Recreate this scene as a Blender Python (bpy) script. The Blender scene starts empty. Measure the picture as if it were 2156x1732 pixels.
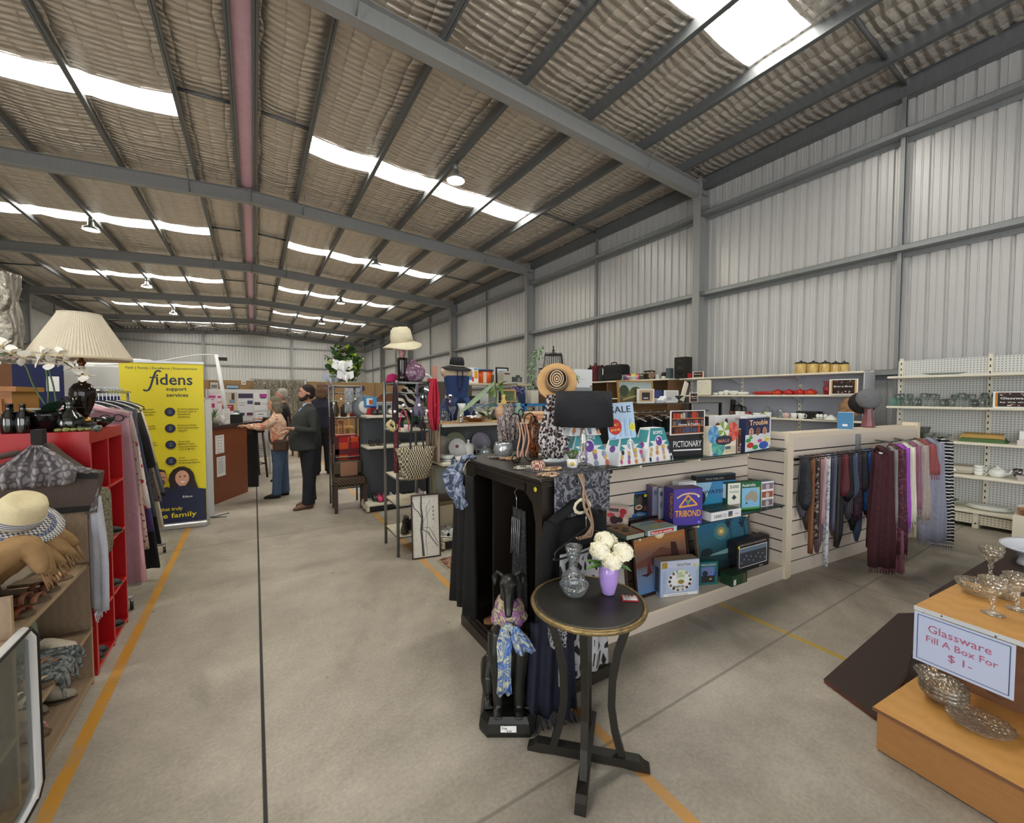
import bpy, bmesh, math, random
from mathutils import Vector as V, Matrix as M4, noise as NZ
sc = bpy.context.scene
PI = math.pi
def R(d): return math.radians(d)
# ---------------- camera ----------------
FPX, CH = 870.0, 1.62
PITCH = math.atan(32/FPX); YAW = math.atan(543/FPX*math.cos(PITCH))
cam = bpy.data.objects.new('camera', bpy.data.cameras.new('camera')); sc.collection.objects.link(cam)
cam.data.sensor_width = 36; cam.data.lens = FPX/2156*36; cam.data.clip_start = .02; cam.data.clip_end = 200
cam.location = (0, 0, CH); cam.rotation_euler = (PI/2-PITCH, 0, -YAW)
sc.camera = cam
# ---------------- daylight and exposure ----------------
w = bpy.data.worlds.new('world'); sc.world = w; w.use_nodes = True
w.node_tree.nodes['Background'].inputs[0].default_value = (1, 1, 1, 1)
w.node_tree.nodes['Background'].inputs[1].default_value = 1.4
sc.view_settings.view_transform = 'Standard'; sc.view_settings.look = 'None'
sc.view_settings.exposure = 1.15; sc.view_settings.gamma = 1; sc.view_settings.use_curve_mapping = False
SKY_E = 12.0      # brightness of the daylight coming through the translucent roof sheets
BAY_E = 60.0      # brightness of the high bay lamps
sc.cycles.max_bounces = 7; sc.cycles.diffuse_bounces = 4; sc.cycles.glossy_bounces = 3
sc.cycles.transmission_bounces = 6; sc.cycles.transparent_max_bounces = 10
sc.cycles.caustics_reflective = False; sc.cycles.caustics_refractive = False
sc.cycles.sample_clamp_indirect = 4
sc.cycles.use_denoising = True
# open roller door behind the viewer: daylight enters there
ld = bpy.data.lights.new('daylight', 'AREA'); ld.shape = 'RECTANGLE'; ld.size = 9; ld.size_y = 4.6; ld.energy = 420; ld.color = (1, .99, .97)
lo = bpy.data.objects.new('daylight_through_roller_door', ld); sc.collection.objects.link(lo)
lo.location = (0.5, -6.9, 2.6); lo.rotation_euler = (PI/2, 0, PI); lo['kind'] = 'structure'

# fill light added by the doorless left wall, brightens surfaces facing left
l2 = bpy.data.lights.new('side_daylight', 'AREA'); l2.shape = 'RECTANGLE'; l2.size = 4.5; l2.size_y = 4.0; l2.energy = 230; l2.color = (.97, .99, 1)
lo2 = bpy.data.objects.new('side_fill_light', l2); sc.collection.objects.link(lo2)
lo2.location = (-8.0, -3.2, 2.3); lo2.rotation_euler = (PI/2, 0, -PI/2); lo2['kind'] = 'structure'

# ---------------- helpers ----------------
def hx(s):
    s = s.lstrip('#'); c = [int(s[i:i+2], 16)/255 for i in (0, 2, 4)]
    return tuple(x/12.92 if x <= .04045 else ((x+.055)/1.055)**2.4 for x in c)
_m = {}
def mat(col, r=.6, m=0, kind=None, **k):
    """procedural material, cached; col is the sRGB hex of the thing's own colour"""
    key = (col, r, m, kind, tuple(sorted(k.items())))
    if key in _m: return _m[key]
    ma = bpy.data.materials.new((kind or 'plain')+'_'+col.strip('#')); ma.use_nodes = True
    nt = ma.node_tree; N = nt.nodes; L = nt.links; b = N['Principled BSDF']
    c = hx(col)+(1,)
    b.inputs['Base Color'].default_value = c; b.inputs['Roughness'].default_value = r; b.inputs['Metallic'].default_value = m
    if 'spec' in k: b.inputs['Specular IOR Level'].default_value = k['spec']
    def tc(kind='Object'):
        t = N.new('ShaderNodeTexCoord'); return t.outputs[kind]
    def tex(t, scale, src=None, **kw):
        n = N.new('ShaderNodeTex'+t); n.inputs['Scale'].default_value = scale
        for a, v in kw.items():
            if a in n.inputs: n.inputs[a].default_value = v
            else: setattr(n, a, v)
        L.new(src if src else tc(), n.inputs['Vector']); return n
    def ramp(src, stops):
        n = N.new('ShaderNodeValToRGB'); e = n.color_ramp.elements
        while len(e) < len(stops): e.new(.5)
        for i, (p, cc) in enumerate(stops):
            e[i].position = p; e[i].color = (hx(cc) if isinstance(cc, str) else (cc,)*3)+(1,)
        L.new(src, n.inputs[0]); return n.outputs[0]
    def bump(src, s, d=.01):
        n = N.new('ShaderNodeBump'); n.inputs['Strength'].default_value = s; n.inputs['Distance'].default_value = d
        L.new(src, n.inputs['Height']); L.new(n.outputs[0], b.inputs['Normal'])
    def mapping(sx, sy, sz, src=None):
        n = N.new('ShaderNodeMapping'); n.inputs['Scale'].default_value = (sx, sy, sz); L.new(src or tc(), n.inputs[0]); return n.outputs[0]
    def mix(f, a, bb, mode='MIX'):
        n = N.new('ShaderNodeMix'); n.data_type = 'RGBA'; n.blend_type = mode
        for i, x in ((0, f), (6, a), (7, bb)):
            if isinstance(x, (int, float)): n.inputs[i].default_value = x if i == 0 else (x, x, x, 1)
            elif isinstance(x, str): n.inputs[i].default_value = hx(x)+(1,)
            else: L.new(x, n.inputs[i])
        return n.outputs[2]
    def math_(op, a, bb=None):
        n = N.new('ShaderNodeMath'); n.operation = op
        for i, x in enumerate((a, bb)):
            if x is None: continue
            if isinstance(x, (int, float)): n.inputs[i].default_value = x
            else: L.new(x, n.inputs[i])
        return n.outputs[0]
    base = b.inputs['Base Color']
    c2 = k.get('c2', col)
    if kind == 'glass':
        b.inputs['Transmission Weight'].default_value = 1; b.inputs['IOR'].default_value = 1.45
    elif kind == 'thinglass':      # clear thin-walled glass: mostly see-through with a mirror-like sheen
        N.remove(b); o = N['Material Output']; tr = N.new('ShaderNodeBsdfTransparent'); tr.inputs[0].default_value = c
        g = N.new('ShaderNodeBsdfGlossy'); g.inputs['Roughness'].default_value = .05
        f = N.new('ShaderNodeFresnel'); f.inputs[0].default_value = 1.6
        t = tex('Voronoi', k.get('s', 60)); bb2 = N.new('ShaderNodeBump'); bb2.inputs['Strength'].default_value = k.get('b', .6); bb2.inputs['Distance'].default_value = .01
        L.new(t.outputs[0], bb2.inputs['Height']); L.new(bb2.outputs[0], g.inputs['Normal']); g.inputs['Roughness'].default_value = .12; bb2.inputs['Strength'].default_value *= .6
        df = N.new('ShaderNodeBsdfDiffuse'); df.inputs[0].default_value = tuple(x*.92 for x in c[:3])+(1,); g0 = g; g = N.new('ShaderNodeMixShader'); g.inputs[0].default_value = .22; L.new(g0.outputs[0], g.inputs[1]); L.new(df.outputs[0], g.inputs[2]); mx = N.new('ShaderNodeMixShader'); mr = math_('ADD', math_('MULTIPLY', f.outputs[0], .45), k.get('a', .08)); L.new(mr, mx.inputs[0]); L.new(tr.outputs[0], mx.inputs[1]); L.new(g.outputs[0], mx.inputs[2]); L.new(mx.outputs[0], o.inputs[0])
    elif kind == 'emit':
        b.inputs['Emission Color'].default_value = c; b.inputs['Emission Strength'].default_value = k['e']
    elif kind == 'cloth':
        t = tex('Noise', k.get('s', 60), Detail=3.0); L.new(mix(t.outputs[0], col, c2), base)
        t2 = tex('Noise', k.get('bs', 18), Detail=4.0); bump(t2.outputs[0], .5, .02)
    elif kind == 'spots':          # animal or floral print
        t = tex('Voronoi', k.get('s', 30), feature='F1', Randomness=1.0)
        L.new(ramp(t.outputs['Distance'], [(0, k.get('c3', col)), (k.get('p0', .22), k.get('c3', col)), (k.get('p0', .22)+.03, c2), (k.get('p', .42), c2), (k.get('p', .42)+.04, col), (1, col)]), base)
        bump(tex('Noise', 20).outputs[0], .3, .01)
    elif kind == 'net':            # cell outlines
        t = tex('Voronoi', k.get('s', 30), mapping(1, 1, k.get('sz', 1)), feature='DISTANCE_TO_EDGE')
        L.new(ramp(t.outputs['Distance'], [(0, c2), (k.get('p', .1), c2), (k.get('p', .1)+.05, col), (1, col)]), base)
    elif kind == 'stripes':
        t = tex('Wave', k.get('s', 20), bands_direction=k.get('d', 'X'), Distortion=k.get('dist', 0.0))
        L.new(ramp(t.outputs[0], [(0, col), (k.get('p', .5), col), (k.get('p', .5)+.05, c2), (1, c2)]), base)
    elif kind == 'swirl':
        t = tex('Noise', k.get('s', 8), Detail=2.0, Distortion=2.5)
        L.new(ramp(t.outputs[0], [(.35, col), (.45, c2), (.55, col), (.62, k.get('c3', c2)), (.7, col)]), base)
    elif kind == 'wood':
        t = tex('Wave', 3, mapping(*k.get('sc', (6, 1, 6))), Distortion=5.0, Detail=3.0)
        t2 = tex('Noise', 12, mapping(*k.get('sc', (6, 1, 6))), Detail=4.0)
        L.new(mix(t2.outputs[0], mix(t.outputs[0], col, c2), c2 if k.get('c2') else col), base); bump(t2.outputs[0], .1, .003)
    elif kind == 'brushed':
        t = tex('Noise', 30, mapping(1, 1, .1), Detail=4.0); L.new(mix(t.outputs[0], col, c2), base)
    elif kind == 'floor':
        P = tc(); sp = N.new('ShaderNodeSeparateXYZ'); L.new(P, sp.inputs[0]); X, Y = sp.outputs[0], sp.outputs[1]
        n1 = tex('Noise', .55, P, Detail=7.0, Roughness=.62, Distortion=.6).outputs[0]; n2 = tex('Noise', 3.2, P, Detail=8.0, Roughness=.7).outputs[0]; n3 = tex('Noise', 60, P, Detail=3.0).outputs[0]
        cc = ramp(n1, [(.32, '#878075'), (.44, '#a49d92'), (.56, '#bab3a8'), (.7, '#cbc5bb')])
        cc = mix(.55, cc, ramp(n2, [(.3, '#b4b0a8'), (.5, '#d2cfc8'), (.7, '#eeece6')]), 'MULTIPLY')
        cc = mix(.3, cc, ramp(n3, [(.3, .5), (.7, .9)]), 'OVERLAY')
        sm = ramp(tex('Noise', 1.1, mapping(1, .35, 1, P), Detail=5.0, Distortion=1.8).outputs[0], [(.58, 0.0), (.66, 1.0)])
        cc = mix(math_('MULTIPLY', sm, .38), cc, '#6f6a60')
        spk = ramp(tex('Voronoi', 2.3, P, Randomness=1.0).outputs['Distance'], [(.02, 1.0), (.045, 0.0)])
        cc = mix(math_('MULTIPLY', spk, .55), cc, '#4f4a42')
        v = tex('Voronoi', .9, mapping(1.2, .5, 1, P), Randomness=1.0).outputs['Distance']; st = ramp(v, [(.05, 1.0), (.075, 0.0)])
        cc = mix(math_('MULTIPLY', st, .35), cc, '#5b554c')
        def band(src, c0, hw, soft=.004):
            d = math_('ABSOLUTE', math_('SUBTRACT', src, c0)); mr = N.new('ShaderNodeMapRange'); mr.inputs[1].default_value = hw; mr.inputs[2].default_value = hw+soft; mr.inputs[3].default_value = 1; mr.inputs[4].default_value = 0
            L.new(d, mr.inputs[0]); return mr.outputs[0]
        wear = ramp(n2, [(.3, .45), (.5, 1.0)])
        wob = math_('ADD', X, math_('MULTIPLY', math_('SUBTRACT', n2, .5), .012))
        for x0, hw, cl, f in ((-.715, .026, '#cf9636', 1), (1.385, .024, '#cb9238', .85), (3.065, .02, '#b99a32', .9), (5.3, .02, '#a88f4a', .5)):
            cc = mix(math_('MULTIPLY', math_('MULTIPLY', band(wob, x0, hw), wear), f), cc, cl)
        cc = mix(band(X, .006, .006, .004), cc, '#1c1a18')
        for y0 in (1.35, 5.5, 12.1, 18.6, 25.2, 31.7):
            cc = mix(math_('MULTIPLY', band(Y, y0, .006), .5), cc, '#57534b')
        cc = mix(math_('MULTIPLY', band(X, 4.35, .006), .5), cc, '#57534b')
        L.new(cc, base); L.new(ramp(n1, [(.3, .42), (.7, .62)]), b.inputs['Roughness']); bump(n2, .12, .01)
    elif kind == 'foil':
        P = tc(); d = N.new('ShaderNodeVectorMath'); d.operation = 'ADD'; nn = tex('Noise', 1.6, P, Detail=3.0); L.new(P, d.inputs[0])
        sc_ = N.new('ShaderNodeVectorMath'); sc_.operation = 'SCALE'; sc_.inputs['Scale'].default_value = .16; L.new(nn.outputs['Color'], sc_.inputs[0]); L.new(sc_.outputs[0], d.inputs[1])
        Q = d.outputs[0]
        wv = tex('Wave', k.get('ws', 2.6), Q, bands_direction='Y', Distortion=1.2, Detail=2.0); w2 = tex('Wave', 1.15, Q, bands_direction='X', Distortion=.6)
        n4 = tex('Noise', 9, mapping(.5, 2, 1, P), Detail=5.0)
        h = math_('ADD', math_('ADD', math_('MULTIPLY', wv.outputs[0], 1.0), math_('MULTIPLY', math_('POWER', w2.outputs[0], .25), .7)), math_('MULTIPLY', n4.outputs[0], 1.3))
        bump(h, .75, .05)
        L.new(mix(n4.outputs[0], col, c2), base)
        L.new(ramp(n4.outputs[0], [(.3, .28), (.7, .5)]), b.inputs['Roughness'])
    elif kind == 'skylight':
        P = tc(); wv = tex('Wave', 2.3, P, bands_direction='Y', Distortion=.3); n4 = tex('Noise', 46, P, Detail=2.0, Distortion=1.0)
        h = math_('MULTIPLY', ramp(n4.outputs[0], [(.40, .03), (.46, 1.0)]), ramp(wv.outputs[0], [(0, .2), (.3, 1.0)]))
        b.inputs['Emission Color'].default_value = c; L.new(math_('MULTIPLY', h, k['e']), b.inputs['Emission Strength'])
    elif kind == 'wicker':
        t = tex('Wave', 16, mapping(1, 1, 1), bands_direction='Z', Distortion=1.0); t2 = tex('Wave', 14, tc(), bands_direction='DIAGONAL', Distortion=.5)
        f = math_('MULTIPLY', t.outputs[0], t2.outputs[0]); L.new(ramp(f, [(.08, c2), (.3, col)]), base); bump(f, .8, .01)
    elif kind == 'weave':
        t = tex('Checker', k.get('s', 120), mapping(1, 1, .45)); L.new(mix(t.outputs[1], col, c2), base)
    elif kind == 'peg':
        P = tc(); sp = N.new('ShaderNodeSeparateXYZ'); L.new(P, sp.inputs[0]); s = k.get('s', .025)
        a = math_('SUBTRACT', math_('FRACT', math_('DIVIDE', sp.outputs[0 if not k.get('yz') else 1], s)), .5); bz = math_('SUBTRACT', math_('FRACT', math_('DIVIDE', sp.outputs[2], s)), .5)
        r2 = math_('ADD', math_('MULTIPLY', a, a), math_('MULTIPLY', bz, bz)); L.new(mix(math_('LESS_THAN', r2, .045), col, c2), base)
    _m[key] = ma; return ma
def hexof(o): return o

class MB:
    """collects shapes, each with its own material, into one mesh"""
    def __init__(s): s.v = []; s.f = []; s.m = []; s.sm = []; s.T = None
    def add(s, vs, fs, m, smooth=False):
        o = len(s.v)
        s.v += [tuple(s.T @ V(p)) for p in vs] if s.T else [tuple(p) for p in vs]
        s.f += [tuple(i+o for i in f) for f in fs]; s.m += [m]*len(fs); s.sm += [smooth]*len(fs); return s
    def box(s, c, d, m, rz=0, rx=0, ry=0, bev=0):
        x, y, z = [a/2 for a in d]
        if bev:
            b = min(bev, x*.9, y*.9, z*.9); vs = []; fs = []
            for (k0, k1, k2) in ((x, y, z-b), (x, y-b, z), (x-b, y, z)):
                pass
            prof = [(x-b, y), (x, y-b), (x, -y+b), (x-b, -y), (-x+b, -y), (-x, -y+b), (-x, y-b), (-x+b, y)]
            inn = [(px-(b if px > 0 else -b)*(abs(px) > x-b-1e-9)*.7, py-(b if py > 0 else -b)*(abs(py) > y-b-1e-9)*.7) for px, py in prof]
            rings = [[(p[0], p[1], -z) for p in inn], [(p[0], p[1], -z+b) for p in prof], [(p[0], p[1], z-b) for p in prof], [(p[0], p[1], z) for p in inn]]
            vs = [p for r_ in rings for p in r_]
            for i in range(3):
                for j in range(8): fs.append((i*8+j, i*8+(j+1) % 8, i*8+8+(j+1) % 8, i*8+8+j)[::-1])
            fs += [tuple(range(8)), tuple(range(31, 23, -1))]
        else:
            vs = [(a, b_, c_) for a in (-x, x) for b_ in (-y, y) for c_ in (-z, z)]
            fs = [(0, 1, 3, 2), (4, 6, 7, 5), (0, 4, 5, 1), (2, 3, 7, 6), (0, 2, 6, 4), (1, 5, 7, 3)]
        if rz or rx or ry:
            r_ = M4.Rotation(rz, 3, 'Z') @ M4.Rotation(ry, 3, 'Y') @ M4.Rotation(rx, 3, 'X'); vs = [r_ @ V(p) for p in vs]
        return s.add([(p[0]+c[0], p[1]+c[1], p[2]+c[2]) for p in vs], fs, m)
    def bb(s, a, b, m, **k): return s.box([(a[i]+b[i])/2 for i in range(3)], [abs(b[i]-a[i]) for i in range(3)], m, **k)
    def tube(s, pts, r, m, n=8, cap=True, closed=False, flat=1):
        pts = [V(p) for p in pts]; K = len(pts)
        if 4 <= K <= 12 and n >= 5 and not closed:      # round the bends
            q_ = []; r0 = r if isinstance(r, (list, tuple)) else [r]*K; rq = []; g = lambda i: pts[max(0, min(K-1, i))]; r0 = list(r0)+[r0[-1]]*(K-len(r0))
            for i in range(K-1):
                for t in (0, .25, .5, .75):
                    a_, b_, c_, d_ = g(i-1), g(i), g(i+1), g(i+2); q_.append(.5*((2*b_)+(c_-a_)*t+(2*a_-5*b_+4*c_-d_)*t*t+(3*b_-a_-3*c_+d_)*t**3)); rq.append(r0[i]*(1-t)+r0[i+1]*t)
            pts = q_+[pts[-1]]; r = rq+[r0[-1]]; K = len(pts)
        rr = r if isinstance(r, (list, tuple)) else [r]*K; vs = []; fs = []; pn = None
        for i, p in enumerate(pts):
            if closed: d = pts[(i+1) % K]-pts[i-1]
            else: d = pts[min(i+1, K-1)]-pts[max(i-1, 0)]
            d = d.normalized() if d.length > 1e-9 else V((0, 0, 1))
            if pn is None: a = d.orthogonal().normalized() if abs(d.z) < .9 else V((1, 0, 0)).cross(d).cross(d).normalized()*-1
            else: a = (pn-d*pn.dot(d)); a = a.normalized() if a.length > 1e-6 else d.orthogonal().normalized()
            pn = a; bq = d.cross(a)
            for j in range(n):
                t = 2*PI*j/n; vs.append(p+a*math.cos(t)*rr[i]+bq*math.sin(t)*rr[i]*flat)
        for i in range(K if closed else K-1):
            for j in range(n):
                i2 = (i+1) % K; fs.append((i*n+j, i*n+(j+1) % n, i2*n+(j+1) % n, i2*n+j))
        if cap and not closed: fs += [tuple(range(n))[::-1], tuple((K-1)*n+j for j in range(n))]
        return s.add(vs, fs, m, True)
    def lathe(s, c, prof, m, n=24, ax=None, sx=1, sy=1, seg=None, cap=True):
        """prof: (radius, height) from the bottom; ax tilts the axis"""
        q = V((0, 0, 1)).rotation_difference(V(ax)) if ax else None; vs = []; fs = []; K = len(prof)
        for r, z in prof:
            for j in range(n):
                t = 2*PI*j/n; rad = r*(1+(seg[1]*math.cos(seg[0]*t) if seg else 0)); p = V((rad*math.cos(t)*sx, rad*math.sin(t)*sy, z)); p = q @ p if q else p
                vs.append((p.x+c[0], p.y+c[1], p.z+c[2]))
        for i in range(K-1):
            for j in range(n): fs.append((i*n+j, i*n+(j+1) % n, (i+1)*n+(j+1) % n, (i+1)*n+j))
        if cap and prof[0][0] > 1e-5: fs.append(tuple(range(n))[::-1])
        if cap and prof[-1][0] > 1e-5: fs.append(tuple((K-1)*n+j for j in range(n)))
        return s.add(vs, fs, m, True)
    def ball(s, c, r, m, n=12, k=8):
        rx, ry, rz = r if isinstance(r, (tuple, list)) else (r, r, r)
        return s.lathe(c, [(max(1e-4, math.sin(PI*i/k)), -math.cos(PI*i/k)*rz) for i in range(k+1)], m, n, sx=rx, sy=ry)
    def prism(s, poly, a, b, m, ax='z'):
        """poly in the plane across ax, from a to b"""
        f = {'z': lambda p, h: (p[0], p[1], h), 'y': lambda p, h: (p[0], h, p[1]), 'x': lambda p, h: (h, p[0], p[1])}[ax]; n = len(poly)
        vs = [f(p, a) for p in poly]+[f(p, b) for p in poly]
        return s.add(vs, [tuple(range(n))[::-1], tuple(range(n, 2*n))]+[(i, (i+1) % n, n+(i+1) % n, n+i) for i in range(n)], m)
    def loft(s, rings, m, cap=True, smooth=True):
        n = len(rings[0]); vs = [p for r_ in rings for p in r_]; fs = []
        for i in range(len(rings)-1):
            for j in range(n): fs.append((i*n+j, i*n+(j+1) % n, (i+1)*n+(j+1) % n, (i+1)*n+j))
        if cap: fs += [tuple(range(n))[::-1], tuple((len(rings)-1)*n+j for j in range(n))]
        return s.add(vs, fs, m, smooth)
    def limb(s, pts, m, n=12):
        """pts: (x,y,z,rx,ry) tapered body section; rings stay level unless the run is sideways"""
        ps = [V(p[:3]) for p in pts]; rings = []
        for i, p in enumerate(pts):
            d = (ps[min(i+1, len(ps)-1)]-ps[max(i-1, 0)]).normalized()
            ref = V((1, 0, 0)) if abs(d.x) < .8 else V((0, 1, 0))
            a = (ref-d*ref.dot(d)).normalized(); bq = d.cross(a); rx, ry = p[3], p[4] if len(p) > 4 else p[3]
            rings.append([ps[i]+a*math.cos(2*PI*j/n)*rx+bq*math.sin(2*PI*j/n)*ry for j in range(n)])
        return s.loft(rings, m)
    def build(s, name, parent=None, loc=(0, 0, 0), rz=0, fuse=0, smooth_it=6):
        me = bpy.data.meshes.new(name); me.from_pydata(s.v, [], s.f)
        ms = []; idx = []
        for m in s.m:
            if m not in ms: ms.append(m)
            idx.append(ms.index(m))
        for m in ms: me.materials.append(m)
        me.polygons.foreach_set('material_index', idx); me.polygons.foreach_set('use_smooth', s.sm)
        bm = bmesh.new(); bm.from_mesh(me); bmesh.ops.recalc_face_normals(bm, faces=bm.faces); bm.to_mesh(me); bm.free()
        o = bpy.data.objects.new(name, me); sc.collection.objects.link(o)
        if fuse:
            a = o.modifiers.new('r', 'REMESH'); a.mode = 'VOXEL'; a.voxel_size = fuse; a.use_smooth_shade = True
            b = o.modifiers.new('s', 'SMOOTH'); b.iterations = smooth_it; b.factor = .5
            dg = bpy.context.evaluated_depsgraph_get(); m2 = bpy.data.meshes.new_from_object(o.evaluated_get(dg)); o.modifiers.clear(); o.data = m2
            if not m2.materials: m2.materials.append(ms[0])
        o.location = loc; o.rotation_euler = (0, 0, rz); o.parent = parent
        return o
def tag(o, label, cat, group=None, kind=None):
    o['label'] = label; o['category'] = cat
    if group: o['group'] = group
    if kind: o['kind'] = kind
    return o
def thing(name, label, cat, loc=(0, 0, 0), rz=0, group=None):
    o = bpy.data.objects.new(name, None); o.empty_display_size = .1; sc.collection.objects.link(o); o.location = loc; o.rotation_euler = (0, 0, rz)
    return tag(o, label, cat, group)
def one(name, label, cat, mb, loc=(0, 0, 0), rz=0, group=None): return tag(mb.build(name, None, loc, rz), label, cat, group)
def struct(name, mb): o = mb.build(name); o['kind'] = 'structure'; return o
def dup(o, loc, rz=None, label=None, scale=None, group=None):
    c = o.copy(); sc.collection.objects.link(c); c.location = loc
    if rz is not None: c.rotation_euler = (0, 0, rz)
    if label: c['label'] = label
    if group: c['group'] = group
    if scale: c.scale = (scale,)*3 if isinstance(scale, (int, float)) else scale
    for ch in list(o.children):
        d = ch.copy(); sc.collection.objects.link(d); d.parent = c
        for g in list(ch.children): e = g.copy(); sc.collection.objects.link(e); e.parent = d
    return c
# where a line of sight of the photograph meets a real plane of the place
_cp, _sp, _cy, _sy = math.cos(PITCH), math.sin(PITCH), math.cos(YAW), math.sin(YAW)
_fw = V((_sy*_cp, _cy*_cp, -_sp)); _rt = V((_cy, -_sy, 0)); _up = _rt.cross(_fw)
def at(u, v, x=None, y=None, z=None):
    d = _fw+_rt*((u-1078)/FPX)+_up*((866-v)/FPX)
    t = (x/d.x) if x is not None else (y/d.y) if y is not None else (z-CH)/d.z
    return V((0, 0, CH))+d*t
_txt = {}
def text_geo(s, bold=0, res=2):
    key = (s, bold)
    if key not in _txt:
        cu = bpy.data.curves.new('t', 'FONT'); cu.body = s; cu.size = 1; cu.resolution_u = res; cu.offset = bold; cu.fill_mode = 'FRONT'
        o = bpy.data.objects.new('t', cu); sc.collection.objects.link(o)
        dg = bpy.context.evaluated_depsgraph_get(); me = o.evaluated_get(dg).to_mesh()
        vs = [tuple(v.co) for v in me.vertices]; fs = [tuple(p.vertices) for p in me.polygons]
        bpy.data.objects.remove(o); bpy.data.curves.remove(cu)
        _txt[key] = (vs, fs)
    return _txt[key]
class Pr:
    """prints flat marks on a face: o origin (lower left), u right, v up, n towards the reader"""
    def __init__(s, mb, o, u, v, lift=.0008):
        s.mb = mb; s.o = V(o); s.u = V(u).normalized(); s.v = V(v).normalized(); s.n = s.u.cross(s.v); s.k = 1; s.l = lift
    def P(s, x, y): return s.o+s.u*x+s.v*y+s.n*s.l*s.k
    def poly(s, pts, m, up=1): s.k += .35*up; s.mb.add([s.P(*p) for p in pts], [tuple(range(len(pts)))], m); return s
    def rect(s, x, y, w_, h, m): return s.poly([(x, y), (x+w_, y), (x+w_, y+h), (x, y+h)], m)
    def disc(s, x, y, r, m, ry=None, n=14): return s.poly([(x+r*math.cos(2*PI*i/n), y+(ry or r)*math.sin(2*PI*i/n)) for i in range(n)], m)
    def line(s, pts, wd, m):
        for (a, b), (c, d) in zip(pts, pts[1:]):
            L_ = math.hypot(c-a, d-b) or 1; px, py = -(d-b)/L_*wd/2, (c-a)/L_*wd/2; s.poly([(a+px, b+py), (c+px, d+py), (c-px, d-py), (a-px, b-py)], m, .02)
        s.k += .3; return s
    def text(s, t, x, y, size, m, w_=None, bold=0, al='l', shear=0):
        vs, fs = text_geo(t, bold)
        if not vs: return s
        x1 = max(p[0] for p in vs); x0 = min(p[0] for p in vs); sx = size if w_ is None else w_/(x1-x0)
        off = {'l': 0, 'c': -(x1-x0)/2*sx, 'r': -(x1-x0)*sx}[al]; s.k += .4
        s.mb.add([s.P(x+off+(p[0]-x0)*sx+shear*p[1]*size, y+p[1]*size) for p in vs], fs, m); return s
K = mat('#0c0c0d', .5); WH = mat('#efefea', .5)
def ring(c, rx, ry, n=16, z=None): return [(c[0]+rx*math.cos(2*PI*i/n), c[1]+ry*math.sin(2*PI*i/n), c[2]) for i in range(n)]
def drape(mb, p0, p1, z1, amp, nf, m, t=.006, flare=1, sway=0, n=40, k=7, taper=None, dy=(0, 0)):
    """a hanging cloth from the edge p0-p1 down to z1 with nf folds; closed sheet with thickness t"""
    p0, p1 = V(p0), V(p1); d = p1-p0; w_ = d.length; d.normalize(); nn = V((0, 0, 1)).cross(d); c = (p0+p1)/2; rings = []
    for i in range(k+1):
        f = i/k; ring_ = []; wf = 1+(flare-1)*f; A = amp*(.35+.65*f); 
        if taper: wf = taper[min(len(taper)-1, int(f*(len(taper)-1)+.5))] if i in (0, k) else taper[0]+(0) if len(taper) == 1 else (lambda g: taper[int(g)]+(taper[min(int(g)+1, len(taper)-1)]-taper[int(g)])*(g-int(g)))(f*(len(taper)-1))
        for side in (1, -1):
            for j in (range(n) if side == 1 else range(n-1, -1, -1)):
                g = j/(n-1); off = A*math.sin(g*nf*2*PI+f*1.3+w_*9)+A*.4*math.sin(g*nf*3.7+f*3)
                p = c+d*((g-.5)*w_*wf+sway*f*w_)+nn*(off+side*t/2); p.z = p0.z+(p1.z-p0.z)*g; p.z = p.z+(z1-p.z)*f; p.x += dy[0]*f; p.y += dy[1]*f
                ring_.append(p)
        rings.append(ring_)
    mb.loft(rings, m); return mb
# ================= THE SHED =================
XL, XR, Y0, Y1 = -8.1, 8.42, -7.0, 37.9
EAVE, RIDGE = 6.36, 6.83
def roofz(x): return RIDGE-(RIDGE-EAVE)*abs(x)/8.3
PORT = [-1.0, 5.52, 12.06, 18.6, 25.15, 31.7]
steel = mat('#a2a3a2', .5, .0, 'brushed', c2='#959796'); galv = mat('#a0a4a5', .42, .4, 'brushed', c2='#8a8f91'); dark_galv = mat('#7c8083', .45, .35, 'brushed', c2='#696d70')
clad = mat('#cfcfce', .33, .2); white_m = mat('#d8d6ce', .5)
mb = MB(); mb.add([(XL-.1, Y0, 0), (XR+.1, Y0, 0), (XR+.1, Y1+.1, 0), (XL-.1, Y1+.1, 0)], [(0, 1, 2, 3)], mat('#9c968b', .5, 0, 'floor')); struct('floor', mb)
# ribbed steel cladding
def cladding(name, a, b, z0, ztop, inward):
    a, b = V(a), V(b); L_ = (b-a).length; d = (b-a).normalized(); nn = V(inward); vs = []; fs = []
    n = int(L_/.2)+1; prof = [(0, 0), (.062, 0), (.068, .006), (.078, .006), (.084, 0), (.150, 0), (.162, -.03), (.188, -.03)]
    for i in range(n):
        for (s_, h) in prof:
            p = a+d*(i*.2+s_)+nn*h; zt = ztop(p); vs += [(p.x, p.y, z0), (p.x, p.y, zt)]
    for i in range(len(vs)//2-1): fs.append((2*i, 2*i+2, 2*i+3, 2*i+1))
    m_ = MB(); m_.add(vs, fs, clad); return struct(name, m_)
cladding('wall_right', (XR, Y0, 0), (XR, Y1, 0), 0, lambda p: EAVE, (-1, 0, 0))
cladding('wall_left', (XL, Y0, 0), (XL, Y1, 0), 0, lambda p: EAVE, (1, 0, 0))
cladding('wall_back', (XL, Y1, 0), (XR, Y1, 0), 0, lambda p: roofz(p.x), (0, -1, 0))
mb = MB(); dr = [(-4.2, 0), (-4.2, 5), (5.2, 5), (5.2, 0)]      # front wall with the open roller door, behind the viewer
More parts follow.
